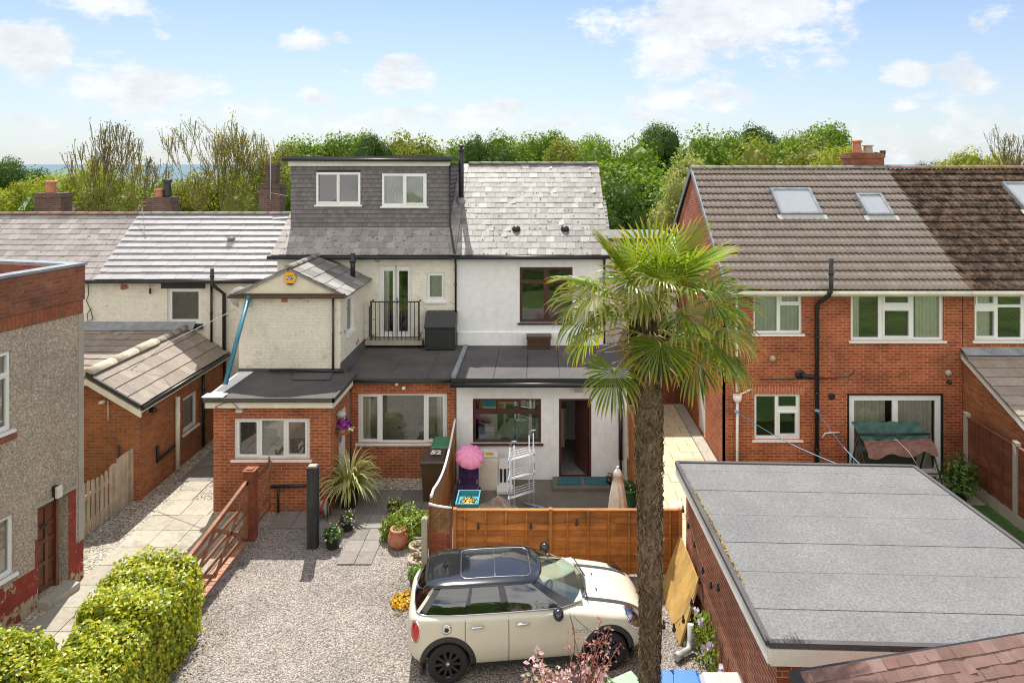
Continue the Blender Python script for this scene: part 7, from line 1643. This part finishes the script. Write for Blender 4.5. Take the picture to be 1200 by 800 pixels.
mb.tube([rp(x, y) for x, y in dense] + [rp(*dense[0])], .008, 5); mb.tube([rp(1.42, -.42 + .84 * k / 12) for k in range(13)], .008, 5); mb.build('sunroof_trim', 'chrome', roof)
mb = MB(); p = rp(.60, 0, 0); mb.lathe([(.05, 0), (.04, .02), (.015, .05), (.008, .12)], p, 10); mb.build('aerial', 'car_trim', roof)
mb = MB(CT); mb.box(.12, .16, -.05, .05, 1.04, 1.08); mb.beam((.12, 0, 1.06), (.30, -.34, 1.22), .02, .02); mb.build('rear_wiper', 'car_trim', car)
mb = MB(CT)
for y0, y1 in ((-.55, .0), (.05, .55)): mb.tube([(3.01 - abs(y0) * .12, y0, 1.03), (2.93 - abs(y1) * .1, y1, 1.075)], .010, 5)
mb.build('windscreen_wiper', 'car_trim', car)
# cabin
mb = MB(CT); mb.prism([(2.45, -.68, .97), (2.85, -.6, 1.03), (2.85, .6, 1.03), (2.45, .68, .97)], (0, 0, .02)); mb.build('dashboard', 'seat_pale', car)
mb = MB(CT); c = Vector((2.28, -.36, 1.06)); ax = Vector((-.85, 0, .5)).normalized(); e1 = Vector((0, 1, 0)); e2 = ax.cross(e1); mb.tube([c + e1 * .18 * math.cos(t_) + e2 * .18 * math.sin(t_) for t_ in [2 * math.pi * k / 24 for k in range(25)]], .016, 6); mb.tube([c - e1 * .17, c + e1 * .17], .02, 6); mb.build('steering_wheel', 'seat_dark', car)
for (x, y) in ((1.72, -.36), (1.72, .36), (.85, -.34), (.85, .34)):
    mb = MB(CT); mb.prism([(x - .14, y - .22, .62), (x - .30, y - .20, 1.14), (x - .20, y - .20, 1.16), (x + .0, y - .22, .62)], (0, .44, 0)); mb.box(x, x + .42, y - .22, y + .22, .55, .66); st_ = mb.build('seat', 'seat_dark', car); mb = MB(CT); mb.prism([(x - .30, y - .12, 1.14), (x - .32, y - .11, 1.27), (x - .24, y - .11, 1.27), (x - .21, y - .12, 1.14)], (0, .24, 0)); mb.build('head_rest', 'seat_pale', st_)
mb = MB(CT); mb.prism([(1.95, -.08, 1.22), (2.02, -.08, 1.22), (2.02, .08, 1.22), (1.95, .08, 1.22)], (0, 0, .05)); mb.build('rear_view_mirror', 'seat_dark', car)
# wheels
def wheel(x, s):
    c = (x, s * .745, .315); wb_ = MB(CT); prof = [(.20, -.095), (.245, -.10), (.285, -.098), (.308, -.085), (.315, -.05), (.315, .05), (.308, .085), (.285, .098), (.245, .10), (.20, .095)]
    wb_.lathe(prof, c, 40, axis='Y', cap=False); ty = wb_.build('wheel', 'tyre', car)
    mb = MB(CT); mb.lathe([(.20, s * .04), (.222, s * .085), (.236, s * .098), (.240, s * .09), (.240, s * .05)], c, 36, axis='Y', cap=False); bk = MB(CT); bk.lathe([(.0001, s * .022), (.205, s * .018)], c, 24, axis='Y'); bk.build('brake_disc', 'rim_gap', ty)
    for k in range(10):
        t_ = 2 * math.pi * k / 10; d = Vector((math.cos(t_), 0, math.sin(t_))); q = Vector((-d.z, 0, d.x)); cc = Vector(c)
        a0, a1, b0, b1 = cc + d * .04 - q * .022, cc + d * .04 + q * .022, cc + d * .228 - q * .020, cc + d * .228 + q * .020; o = Vector((0, s * .078, 0)); o2 = Vector((0, s * .09, 0)); ov = Vector((0, s * .03, 0))
        mb.face([a0 + o, a1 + o, b1 + o2, b0 + o2]); mb.face([a0 + o, b0 + o2, b0 + ov, a0 + ov]); mb.face([a1 + o, b1 + o2, b1 + ov, a1 + ov])
    mb.lathe([(.055, s * .06), (.055, s * .085), (.04, s * .092)], c, 18, axis='Y'); mb.build('rim', 'rim', ty)
    mb = MB(CT); mb.lathe([(.03, s * .092), (.028, s * .096), (.01, s * .098)], c, 16, axis='Y'); mb.build('hub_cap', 'chrome', ty)
for x in (AX0, AX1):
    for s in (-1, 1): wheel(x, s)
# rear valance, bumper and plate on the boot
mb = MB(CT)
pts = [hit((-1, y_, .33), (1, 0, 0), .012) for y_ in [-.62 + 1.24 * k / 20 for k in range(21)]]; strip(mb, pts, .10, (0, 0, 1)); mb.build('rear_valance', 'car_trim', car)
mb = MB(CT)
pts = [hit((5, y_, .40), (-1, 0, 0), .012) for y_ in [-.5 + 1.0 * k / 20 for k in range(21)]]; strip(mb, pts, .16, (0, 0, 1)); mb.build('grille', 'car_trim', car)
# ------------------------------------------------------------------ palm
PX, PY = 1.50, 9.35
pal = thing('palm_tree', 'tall fan palm with shaggy brown trunk in front of the houses', 'palm tree', (PX, PY, 0), None)
M['palm_fibre'] = m_wood('palm_trunk_fibre', (.25, .165, .105), (.10, .066, .043), 'Z', .95, 26)
M['fibre_strand'] = m_leaf('palm_fibre_strand', [(.13, .09, .06), (.24, .175, .115), (.42, .33, .23), (.16, .115, .078)], .1, .9, .1)
M['lf_palm'] = m_leaf('palm_leaf', [(.09, .16, .012), (.15, .24, .015), (.24, .33, .02), (.07, .13, .012), (.33, .40, .03)], .40, .33, .55, tip=(.55, .38, .04))
M['lf_palm_backlit'] = m_leaf('backlit_palm_leaf', [(.13, .22, .012), (.20, .30, .016), (.29, .38, .022), (.16, .25, .014)], .50, .4, .4, tip=(.62, .46, .05))  # brighter copy of the palm leaf, with backlighting put into the colour
M['lf_palm_old'] = m_leaf('old_palm_leaf', [(.19, .24, .025), (.32, .33, .06), (.14, .20, .02), (.52, .45, .20)], .36, .4, .4, tip=(.55, .40, .16))
M['petiole'] = m_plain('palm_petiole', (.34, .34, .10), .5, .2)
M['petiole_dry'] = m_plain('dry_palm_petiole', (.42, .33, .20), .7, .2)
zc = Z(380, PY)
def trad(z):
    s = z / zc; return .118 + .062 * min(1, max(0, (s - .10) / .7)) + (.02 if s > .92 else 0)
mb = MB(); nr, na = 150, 28; rows = []
for i in range(nr):
    z = zc * 1.0 * i / (nr - 1); r0 = trad(z); row = []
    for k in range(na):
        t_ = 2 * math.pi * k / na; rr = r0 * (1 + .06 * math.sin(z * 38 + 5 * math.sin(t_ * 3 + z * 2)) + .05 * math.sin(t_ * 9 + z * 21) + .05 * RNG.uniform(-1, 1))
        row.append(mb.pt((PX + .02 * math.sin(z * .7) + rr * math.cos(t_), PY + rr * math.sin(t_), z)))
    rows.append(row)
for a, b in zip(rows[:-1], rows[1:]):
    for k in range(na): mb.f.append([a[k], a[(k + 1) % na], b[(k + 1) % na], b[k]]); mb.sm.append(True)
# cut leaf bases on the trunk
for k in range(70):
    z = RNG.uniform(.3, zc - .35); t_ = RNG.uniform(0, 2 * math.pi); d = Vector((math.cos(t_), math.sin(t_), .7)).normalized(); p = Vector((PX, PY, z)) + Vector((math.cos(t_), math.sin(t_), 0)) * trad(z) * .95; mb.tube([p, p + d * RNG.uniform(.03, .06)], [.016, .008], 6)
trunk = mb.build('trunk', 'palm_fibre', pal)
n = 5200; zz = NPR.uniform(.05, zc - .1, n); th = NPR.uniform(0, 2 * math.pi, n); rr = np.array([trad(z) for z in zz]) * NPR.uniform(.98, 1.10, n)
Pf = np.stack([PX + .02 * np.sin(zz * .7) + rr * np.cos(th), PY + rr * np.sin(th), zz], 1); out = np.stack([np.cos(th), np.sin(th), np.zeros(n)], 1)
cards('fibre', 'fibre_strand', Pf, out + NPR.normal(0, .4, (n, 3)), NPR.uniform(.04, .15, n), trunk, .13, dirs=np.stack([np.cos(th) * .5 + NPR.normal(0, .55, n), np.sin(th) * .5 + NPR.normal(0, .55, n), NPR.choice([-1, 1], n) * .9], 1))
def fan(hub, main, up, rad, nseg, spread, droop, mat, width=.042, yellow=0.0):
    """one pleated fan leaf: narrow segments radiating from hub around direction main"""
    main = Vector(main).normalized(); up = Vector(up); side = main.cross(up).normalized(); nrm = side.cross(main).normalized()
    V, Fc, A = [], [], []
    for k in range(nseg):
        f_ = (k + .5) / nseg * 2 - 1; a = R(spread) * f_; d = main * math.cos(a) + side * math.sin(a); tang = -main * math.sin(a) + side * math.cos(a)
        L_ = rad * (1 - .20 * abs(f_) ** 2) * RNG.uniform(.9, 1.06); ns = 8; b0 = len(V); fl = droop * RNG.uniform(.75, 1.5); bend = RNG.uniform(-.04, .04); kink = RNG.uniform(.35, .95)
        p = Vector(hub); dd = d.copy()
        for i in range(ns):
            s = i / (ns - 1); w = min(width * 1.15, rad * 2 * R(spread) / nseg * max(.04, s) * .62) * (1 if s < .55 else (1 - ((s - .55) / .45) ** 1.6 * .93)) / 2
            ridge_ = nrm * w * .75; cup = nrm * (.10 * rad * (s ** 2) * abs(f_))
            V += [p - tang * w + cup, p + ridge_ + cup, p + tang * w + cup]; A += [s] * 3
            if i: 
                q = b0 + (i - 1) * 3; Fc += [(q, q + 1, q + 4, q + 3), (q + 1, q + 2, q + 5, q + 4)]
            g = fl * (max(0, s - kink * .55)) * .62; dd = (dd + Vector((bend * s, bend * s, -g))).normalized(); p = p + dd * (L_ / (ns - 1))
    return V, Fc, A
leaf_no = [0]
def palm_leaf(hub, main, droop=.6, mat='lf_palm', rad=.66, nseg=34, spread=125, roll=0.0, root=None):
    hub = Vector(hub); main = Vector(main).normalized(); root = root or Vector((PX, PY, zc - .12))
    upv = Vector((0, 0, 1)) - main * main.z
    if upv.length < .2: o = hub - root; upv = Vector((-o.x, -o.y, .4))
    upv = Matrix.Rotation(roll, 3, main) @ upv.normalized()
    if abs(upv.dot(main)) > .95: upv = Vector((0, -1, .2))
    V, Fc, A = fan(hub, main, upv, rad, nseg, spread, droop, mat)
    me = bpy.data.meshes.new('leaf'); b = BASE[pal.name]; me.from_pydata([tuple(v - b) for v in V], [], Fc); at = me.attributes.new('along', 'FLOAT', 'POINT'); at.data.foreach_set('value', A); me.materials.append(M[mat]); me.update(); me.polygons.foreach_set('use_smooth', [False] * len(Fc))
    o = bpy.data.objects.new('leaf', me); COL.objects.link(o); o.parent = pal; BASE[o.name] = b
    mb = MB(); m1 = root.lerp(hub, .5) + Vector((0, 0, .10 * (hub - root).length)); st_ = root + (hub - root).normalized() * .10; mb.tube([st_, m1, hub, hub + main * .05], [.022, .013, .010, .006], 6); mb.build('petiole', 'petiole' if mat != 'lf_palm_old' else 'petiole_dry', o)
def ph_(px, py, dy): return P(px, py - 7, PY + dy)
def pm(px, py, dx, dy_, dd): return (dx, dd, -dy_)            # picture direction (right, down) with depth
LV = [  # hub px, hub py, depth offset, fan direction (right, up, depth), droop, material, radius
    (733, 325, .25, (-.60, .80, .1), .22, 2, .80), (762, 312, .45, (-.05, 1, .35), .15, 2, .68), (794, 306, .1, (.60, .78, 0), .12, 2, .70), (804, 322, -.1, (.92, .40, -.1), .22, 2, .82), (775, 318, -.1, (.15, .95, -.25), .3, 2, .62), (746, 322, -.15, (-.30, .9, -.25), .3, 2, .62),
    (832, 358, -.15, (.97, .10, -.15), .9, 0, .80), (846, 372, .2, (.82, -.40, .2), 1.8, 0, .72), (836, 408, -.2, (.60, -.70, -.25), 1.9, 0, .74), (848, 424, .15, (.55, -.8, .1), 2.0, 1, .66),
    (702, 340, .1, (-.97, .16, .0), 1.2, 2, .78), (696, 352, -.35, (-.88, -.10, -.4), 2.4, 1, .76), (690, 372, .2, (-.80, -.40, .15), 2.6, 2, .72), (704, 380, -.1, (-.7, -.5, -.2), 2.6, 1, .64),
    (720, 442, -.1, (-.18, -.95, -.35), 1.3, 0, .66), (774, 410, -.45, (-.10, -.88, -.6), .8, 0, .60), (816, 424, -.2, (.22, -.95, -.2), 1.1, 0, .68),
    (742, 342, -.5, (-.35, .25, -.9), 2.4, 0, .66), (778, 340, -.55, (.10, .15, -1), 2.6, 1, .64), (804, 346, -.5, (.45, .1, -.8), 2.2, 0, .62), (758, 352, -.5, (-.15, -.35, -.9), 2.6, 1, .58),
    (750, 332, .6, (-.3, .5, .8), .6, 2, .7), (785, 328, .65, (.3, .55, .8), .5, 2, .7), (690, 400, .3, (-.55, -.8, .2), 2.4, 2, .56), (852, 392, -.35, (.75, -.5, -.4), 2.4, 1, .64), (820, 388, .4, (.5, -.8, .4), 2.4, 2, .5), (718, 352, .3, (-.8, .3, .4), 1.4, 0, .7), (816, 340, .4, (.8, .35, .4), 1.0, 0, .7), (770, 330, -.3, (.0, .7, -.7), .9, 0, .62), (728, 366, -.3, (-.7, -.3, -.6), 2.2, 0, .64), (800, 372, -.45, (.5, -.5, -.6), 2.2, 0, .6), (786, 335, .1, (.35, .75, .3), .5, 0, .7), (744, 336, .1, (-.5, .7, .3), .6, 0, .7)]
for (hx, hy, dy, (mx, mz, my), dr_, mt, rd) in LV:
    palm_leaf(ph_(hx, hy, dy), (mx, my, mz), dr_, ('lf_palm', 'lf_palm_old', 'lf_palm_backlit')[mt], rd, RNG.randint(24, 31), RNG.uniform(100, 140), RNG.uniform(-.5, .5))
M['lf_palm_dead'] = m_leaf('dead_palm_leaf', [(.22, .15, .08), (.30, .21, .11), (.38, .29, .17), (.16, .10, .06)], .2, .7, .2)
for k, (hx, hy, dy, mx, mz) in enumerate(((748, 402, -.3, -.25, -1), (786, 400, -.3, .2, -1), (738, 395, .1, -.5, -1), (800, 398, .1, .45, -1), (770, 392, .35, .1, -1), (762, 398, -.38, -.05, -1))):
    palm_leaf(ph_(hx, hy, dy), (mx, .1, mz), 1.2, 'lf_palm_dead', RNG.uniform(.34, .48), 20, 75, RNG.uniform(-.6, .6))
n = 420; th = NPR.uniform(0, 2 * math.pi, n); zz = zc + NPR.uniform(-.55, .12, n); rr = NPR.uniform(.12, .24, n)
cards('crown_fibre', 'fibre_strand', np.stack([PX + rr * np.cos(th), PY + rr * np.sin(th), zz], 1), np.stack([np.cos(th), np.sin(th), NPR.normal(0, .4, n)], 1), NPR.uniform(.15, .4, n), pal, .10, dirs=np.stack([np.cos(th) * .8, np.sin(th) * .8, NPR.uniform(-1, 1, n)], 1))
mb = MB()
for k in range(34):              # bare hanging stalks under the crown
    t_ = RNG.uniform(0, 2 * math.pi); d = Vector((math.cos(t_), math.sin(t_), RNG.uniform(-.5, .45))); p = Vector((PX, PY, zc - RNG.uniform(.05, .45))) + Vector((math.cos(t_), math.sin(t_), 0)) * .14; l = RNG.uniform(.25, .75); mb.tube([p, p + d * l * .5, p + d * l + Vector((0, 0, -.15 * l))], [.012, .009, .005], 5)
mb.build('dead_stalk', 'petiole_dry', pal)

# ------------------------------------------------------------------ trees behind the houses
TONES = {'mid': [(.09, .17, .015), (.14, .24, .02), (.20, .31, .03), (.11, .20, .018)], 'dark': [(.045, .095, .016), (.065, .13, .02), (.09, .165, .024), (.05, .11, .018)],
         'yellow': [(.24, .29, .025), (.31, .36, .035), (.38, .40, .05), (.27, .32, .03)], 'pale': [(.24, .28, .07), (.32, .35, .11), (.40, .41, .17), (.26, .30, .08)], 'olive': [(.16, .20, .025), (.21, .25, .035), (.26, .28, .045), (.18, .22, .03)]}
for k, v in TONES.items(): M['tree_' + k] = m_leaf(k + '_tree_foliage', v, .45, .55, .3)
CROWN = {}
def crown_mesh(kind, var, leaf, n, lobes, seed):
    key = (kind, var)
    if key in CROWN: return CROWN[key]
    r = np.random.default_rng(seed); L_ = []
    for i in range(lobes):
        d = r.normal(size=3); d /= np.linalg.norm(d); L_.append((d * r.uniform(.25, .72) * np.array([.95, .95, .85]), r.uniform(.28, .46)))
    L_.append((np.array([0, 0, .1]), .5)); Pt, Nm = [], []
    per = int(n / len(L_))
    for c, rad in L_:
        d = r.normal(size=(per, 3)); d /= np.linalg.norm(d, axis=1, keepdims=True); lump = 1 + .18 * np.sin(d[:, :1] * 7 + c[0] * 20) * np.sin(d[:, 1:2] * 8 + c[1] * 20) * np.sin(d[:, 2:] * 6 + 1)
        Pt.append(c + d * rad * lump * r.uniform(.78, 1.08, (per, 1))); Nm.append(d + r.normal(0, .55, (per, 3)) + np.array([0, 0, .25]))
    Pt = np.concatenate(Pt); Nm = np.concatenate(Nm); keep = np.ones(len(Pt), bool)
    for c, rad in L_: keep &= np.linalg.norm(Pt - c, axis=1) > rad * .70
    Pt, Nm = Pt[keep], Nm[keep]
    rr_ = np.percentile(np.hypot(Pt[:, 0], Pt[:, 1]), 96); zt_ = np.percentile(Pt[:, 2], 99.3); Pt = Pt * np.array([1 / rr_, 1 / rr_, 1 / zt_])
    o = cards('crown', 'tree_' + kind, Pt, Nm, r.uniform(.6, 1.4, len(Pt)) * leaf, None, .75); me = o.data
    bm = bmesh.new(); bm.from_mesh(me)
    for c, rad in L_:
        sh = r.uniform(0, 6, 3)
        for v in bmesh.ops.create_icosphere(bm, subdivisions=3, radius=1.0)['verts']:
            d = v.co.copy(); k = rad * .66 * (1 + .14 * math.sin(d.x * 6 + sh[0]) * math.sin(d.y * 7 + sh[1]) + .10 * math.sin(d.z * 11 + sh[2]) * math.sin(d.x * 13 + d.y * 9))
            v.co = Vector(((c[0] + d.x * k) / rr_, (c[1] + d.y * k) / rr_, (c[2] + d.z * k) / zt_))
    bm.to_mesh(me); bm.free(); bpy.data.objects.remove(o); CROWN[key] = me; return me
def trunk_mesh(seed):
    key = ('trunk', seed)
    if key in CROWN: return CROWN[key]
    r = random.Random(seed); mb = MB(); mb.tube([(0, 0, 0), (.05, 0, .8), (0, .04, 1.45)], [.16, .12, .05], 8)
    for k in range(8):
        a = k * .785 + r.random(); z = r.uniform(.7, 1.15); mb.tube([(0, 0, z), (.3 * math.cos(a), .3 * math.sin(a), z + .2), (.6 * math.cos(a), .6 * math.sin(a), z + .35 + r.random() * .12)], [.06, .04, .015], 6)
    o = mb.build('trunk', 'bark'); me = o.data; bpy.data.objects.remove(o); CROWN[key] = me; return me
GT = 'trees beyond the terrace'
def tree(label, px, py, wpx, Y, kind='mid', var=0, asp=1.0, base=0.0, group=GT, name='tree'):
    ztop = Z(py, Y); wr = wpx * 1.45 * Y / F / 2; hz = min(wr * asp * 1.15, (ztop - base) * .5); cz = ztop - hz
    t = thing(name, label, 'tree', (X(px, Y), Y, base), group)
    c = bpy.data.objects.new('crown', crown_mesh(kind, var, .060, 14000, 17, 40 + var * 7)); COL.objects.link(c); c.parent = t; c.location = (0, 0, cz - base); c.scale = (wr, wr, hz); c.rotation_euler = (0, 0, RNG.uniform(0, 6.28))
    u = bpy.data.objects.new('trunk', trunk_mesh(var)); COL.objects.link(u); u.parent = t; sc = (cz - base) / 1.6; u.scale = (min(sc, wr) * .8, min(sc, wr) * .8, sc * .93)
    return t
TREES = [
 (340, 166, 62, 62, 'mid', 0, 'mid green tree just left of the dormer roof, behind the sooty chimney'), (372, 160, 66, 66, 'mid', 1, 'bright green tree above the left window of the dormer'), (412, 157, 68, 68, 'mid', 2, 'bright green tree over the middle of the dormer roof'),
 (440, 158, 46, 62, 'dark', 0, 'darker green tree over the gap between the dormer windows'), (474, 158, 74, 68, 'olive', 1, 'olive green tree above the right dormer window'), (520, 165, 62, 68, 'mid', 3, 'green tree just left of the black stove pipe'),
 (566, 161, 50, 60, 'dark', 1, 'dark green tree just right of the black stove pipe'), (600, 158, 60, 62, 'mid', 0, 'green tree over the left half of the white slate ridge'), (634, 155, 62, 64, 'mid', 2, 'green tree over the middle of the white slate ridge'), (660, 166, 60, 52, 'olive', 2, 'olive tree over the right half of the white slate ridge'),
 (690, 161, 50, 60, 'mid', 1, 'green tree over the right end of the white slate ridge'), (722, 163, 78, 48, 'mid', 3, 'large green tree in the gap right of the white slate roof'), (775, 145, 46, 62, 'dark', 2, 'tall dark tree rising above the gap between the rooflines'),
 (742, 192, 110, 42, 'mid', 2, 'broad green tree filling the gap above the small brick house'), (706, 212, 74, 38, 'dark', 3, 'dark green tree low beside the white slate gable'), (828, 158, 84, 56, 'mid', 0, 'green tree behind the left end of the tiled ridge'),
 (812, 184, 70, 33, 'pale', 0, 'pale yellow green tree against the brick gable'), (872, 157, 64, 60, 'mid', 1, 'green tree over the left skylight, left of the tall one'), (893, 147, 46, 64, 'dark', 0, 'tall dark tree over the left skylight'),
 (914, 164, 90, 50, 'olive', 3, 'olive tree in front of the tall trees above the tiled ridge'), (938, 154, 56, 60, 'mid', 3, 'green tree between the tall dark tree and the tallest tree'), (966, 146, 72, 58, 'mid', 2, 'tallest green tree just left of the right chimney'), (984, 172, 60, 46, 'yellow', 2, 'yellow green tree low behind the right chimney'),
 (4, 186, 44, 60, 'dark', 1, 'dark green tree at the extreme left edge'), (38, 199, 52, 75, 'dark', 2, 'low dark green tree in front of the distant sea'), (18, 212, 56, 48, 'yellow', 0, 'yellow green tree left of the red chimney pot'), (62, 208, 60, 46, 'mid', 0, 'bright green tree behind the red chimney pot'),
 (98, 190, 66, 44, 'yellow', 1, 'golden green tree left of the bare branched trees'), (128, 205, 60, 42, 'olive', 0, 'olive tree behind the thin branched tree'), (168, 212, 62, 44, 'mid', 1, 'low green tree between the two bare branched trees'), (322, 190, 44, 40, 'mid', 2, 'small green tree between sooty chimney and dormer'),
 (225, 205, 90, 46, 'olive', 1, 'olive shrubby tree behind the wide bare branched tree'), (285, 200, 70, 46, 'olive', 2, 'olive tree left of the sooty chimney'),
 (1118, 178, 60, 50, 'yellow', 0, 'bright yellow green tree above the mossy roof'), (1152, 182, 56, 48, 'yellow', 3, 'yellow green tree beside the brown branched tree'), (1090, 190, 26, 60, 'dark', 3, 'tiny dark tree top above the mossy ridge'), (1188, 186, 50, 52, 'yellow', 1, 'yellow green tree at the extreme right edge')]
for (px, py, w, Y, kd, vr, lb) in TREES: tree(lb, px, py, w, Y, kd, vr, {0: .95, 1: 1.1, 2: .9, 3: 1.05}[vr], base=0 if Y < 60 else -1)
# open branching trees coming into leaf
M['lf_spring'] = m_leaf('sparse_spring_leaf', [(.30, .29, .03), (.38, .35, .04), (.23, .25, .03), (.38, .29, .06)], .4, .6, .3)
M['lf_rust'] = m_leaf('rusty_spring_leaf', [(.20, .16, .04), (.24, .18, .06), (.17, .16, .04), (.24, .13, .07)], .4, .6, .3)
def open_tree(label, px, py, wpx, Y, seed, stems, depth, leaf, nl, mat='lf_spring', bark='bark_moss', lean=0.0):
    r = random.Random(seed); base = Vector((X(px, Y), Y, 0)); Ht = Z(py, Y); W_ = wpx * Y / F / 2
    t = thing('open_branched_tree', label, 'tree', base, 'open branched trees behind the cottages'); limbs = []; tips = []
    def grow(p, d, l, rad, k):
        q = p; pts = [p]; rads = [rad]
        for i in range(3):
            d = (d + Vector((r.gauss(0, .10), r.gauss(0, .10), .07))).normalized(); q = q + d * l / 3; pts.append(q); rads.append(rad * (1 - .12 * (i + 1)))
            if k >= depth - 2: tips.append(q)
        limbs.append((pts, rads, k))
        if k < depth:
            for _ in range(3 if (k > 0 and r.random() < .4) else 2):
                a = Vector((r.gauss(0, 1), r.gauss(0, 1), r.gauss(0, .5))); a = (a - d * a.dot(d)).normalized(); grow(q, (d * math.cos(.42) + a * math.sin(.17 + r.random() * .26) + Vector((0, 0, .10))).normalized(), l * r.uniform(.72, .92), rads[-1] * .74, k + 1)
    for s in range(stems):
        a = 2 * math.pi * s / stems + r.random(); sp_ = .34; d = Vector((math.cos(a) * sp_, math.sin(a) * sp_ * .7, 1)).normalized(); grow(Vector((math.cos(a) * .25, math.sin(a) * .25, 0)), d, Ht * .24, .15, 0)
    tp = np.array([tuple(q) for q in tips]); kx = W_ / np.percentile(np.hypot(tp[:, 0], tp[:, 1]), 93); kz = Ht / np.percentile(tp[:, 2], 99)
    fit = lambda q: base + Vector((q.x * kx + lean * q.z * kz, q.y * kx, q.z * kz * (1.04 - .20 * min(1.2, (q.x * kx / W_) ** 2))))
    mb = MB()
    for pts, rads, k in limbs: mb.tube([fit(q) for q in pts], [max(.013, x * .72) for x in rads], 6 if k < 3 else 3, cap=False)
    mb.build('trunk', bark, t); q = np.array([tuple(fit(tips[r.randrange(len(tips))])) for _ in range(nl)]); q = q + NPR.normal(0, .09, q.shape)
    cards('crown', mat, q, NPR.normal(size=q.shape) + np.array([0, -.2, .5]), NPR.uniform(.6, 1.35, nl) * leaf, t, .7)
    return t
open_tree('thin bare branched tree behind the middle chimney, its twigs against the sky', 150, 156, 118, 33, 3, 2, 6, .08, 1500, 'lf_rust')
open_tree('wide many stemmed yellow green tree behind the pale slate cottage roof', 242, 152, 205, 34, 8, 4, 6, .08, 5600)
open_tree('second yellow green open tree crowding the sooty chimney', 290, 166, 110, 36, 12, 2, 6, .08, 2600)
open_tree('brown twiggy tree standing above the mossy roof at the right', 1178, 162, 110, 46, 21, 2, 6, .11, 1000, 'lf_rust')
# hedge beyond the camera: the photograph shows it mirrored in the car windows
t = thing('boundary_hedge', 'tall dark green hedge mirrored in the side windows of the cream car', 'hedge', (-2.5, -3.4, 0)); n = 12000
xx = NPR.uniform(-9, 4, n); top_ = 6.4 + .5 * np.sin(xx * .9) + .35 * np.sin(xx * 2.7); zz = NPR.uniform(0, 1, n) ** .8 * top_; yy = -3.2 + NPR.uniform(-.1, .12, n) - .3 * (zz / 4) ** 2
cards('foliage', 'tree_mid', np.stack([xx, yy, zz], 1), np.stack([NPR.normal(0, .5, n), np.ones(n), NPR.uniform(-.2, 1, n)], 1), NPR.uniform(.15, .3, n), t, .8)
mb = MB(); mb.box(-9, 4, -4.6, -3.9, 0, 5.5); mb.build('dense_stems', 'hedge_core', t)
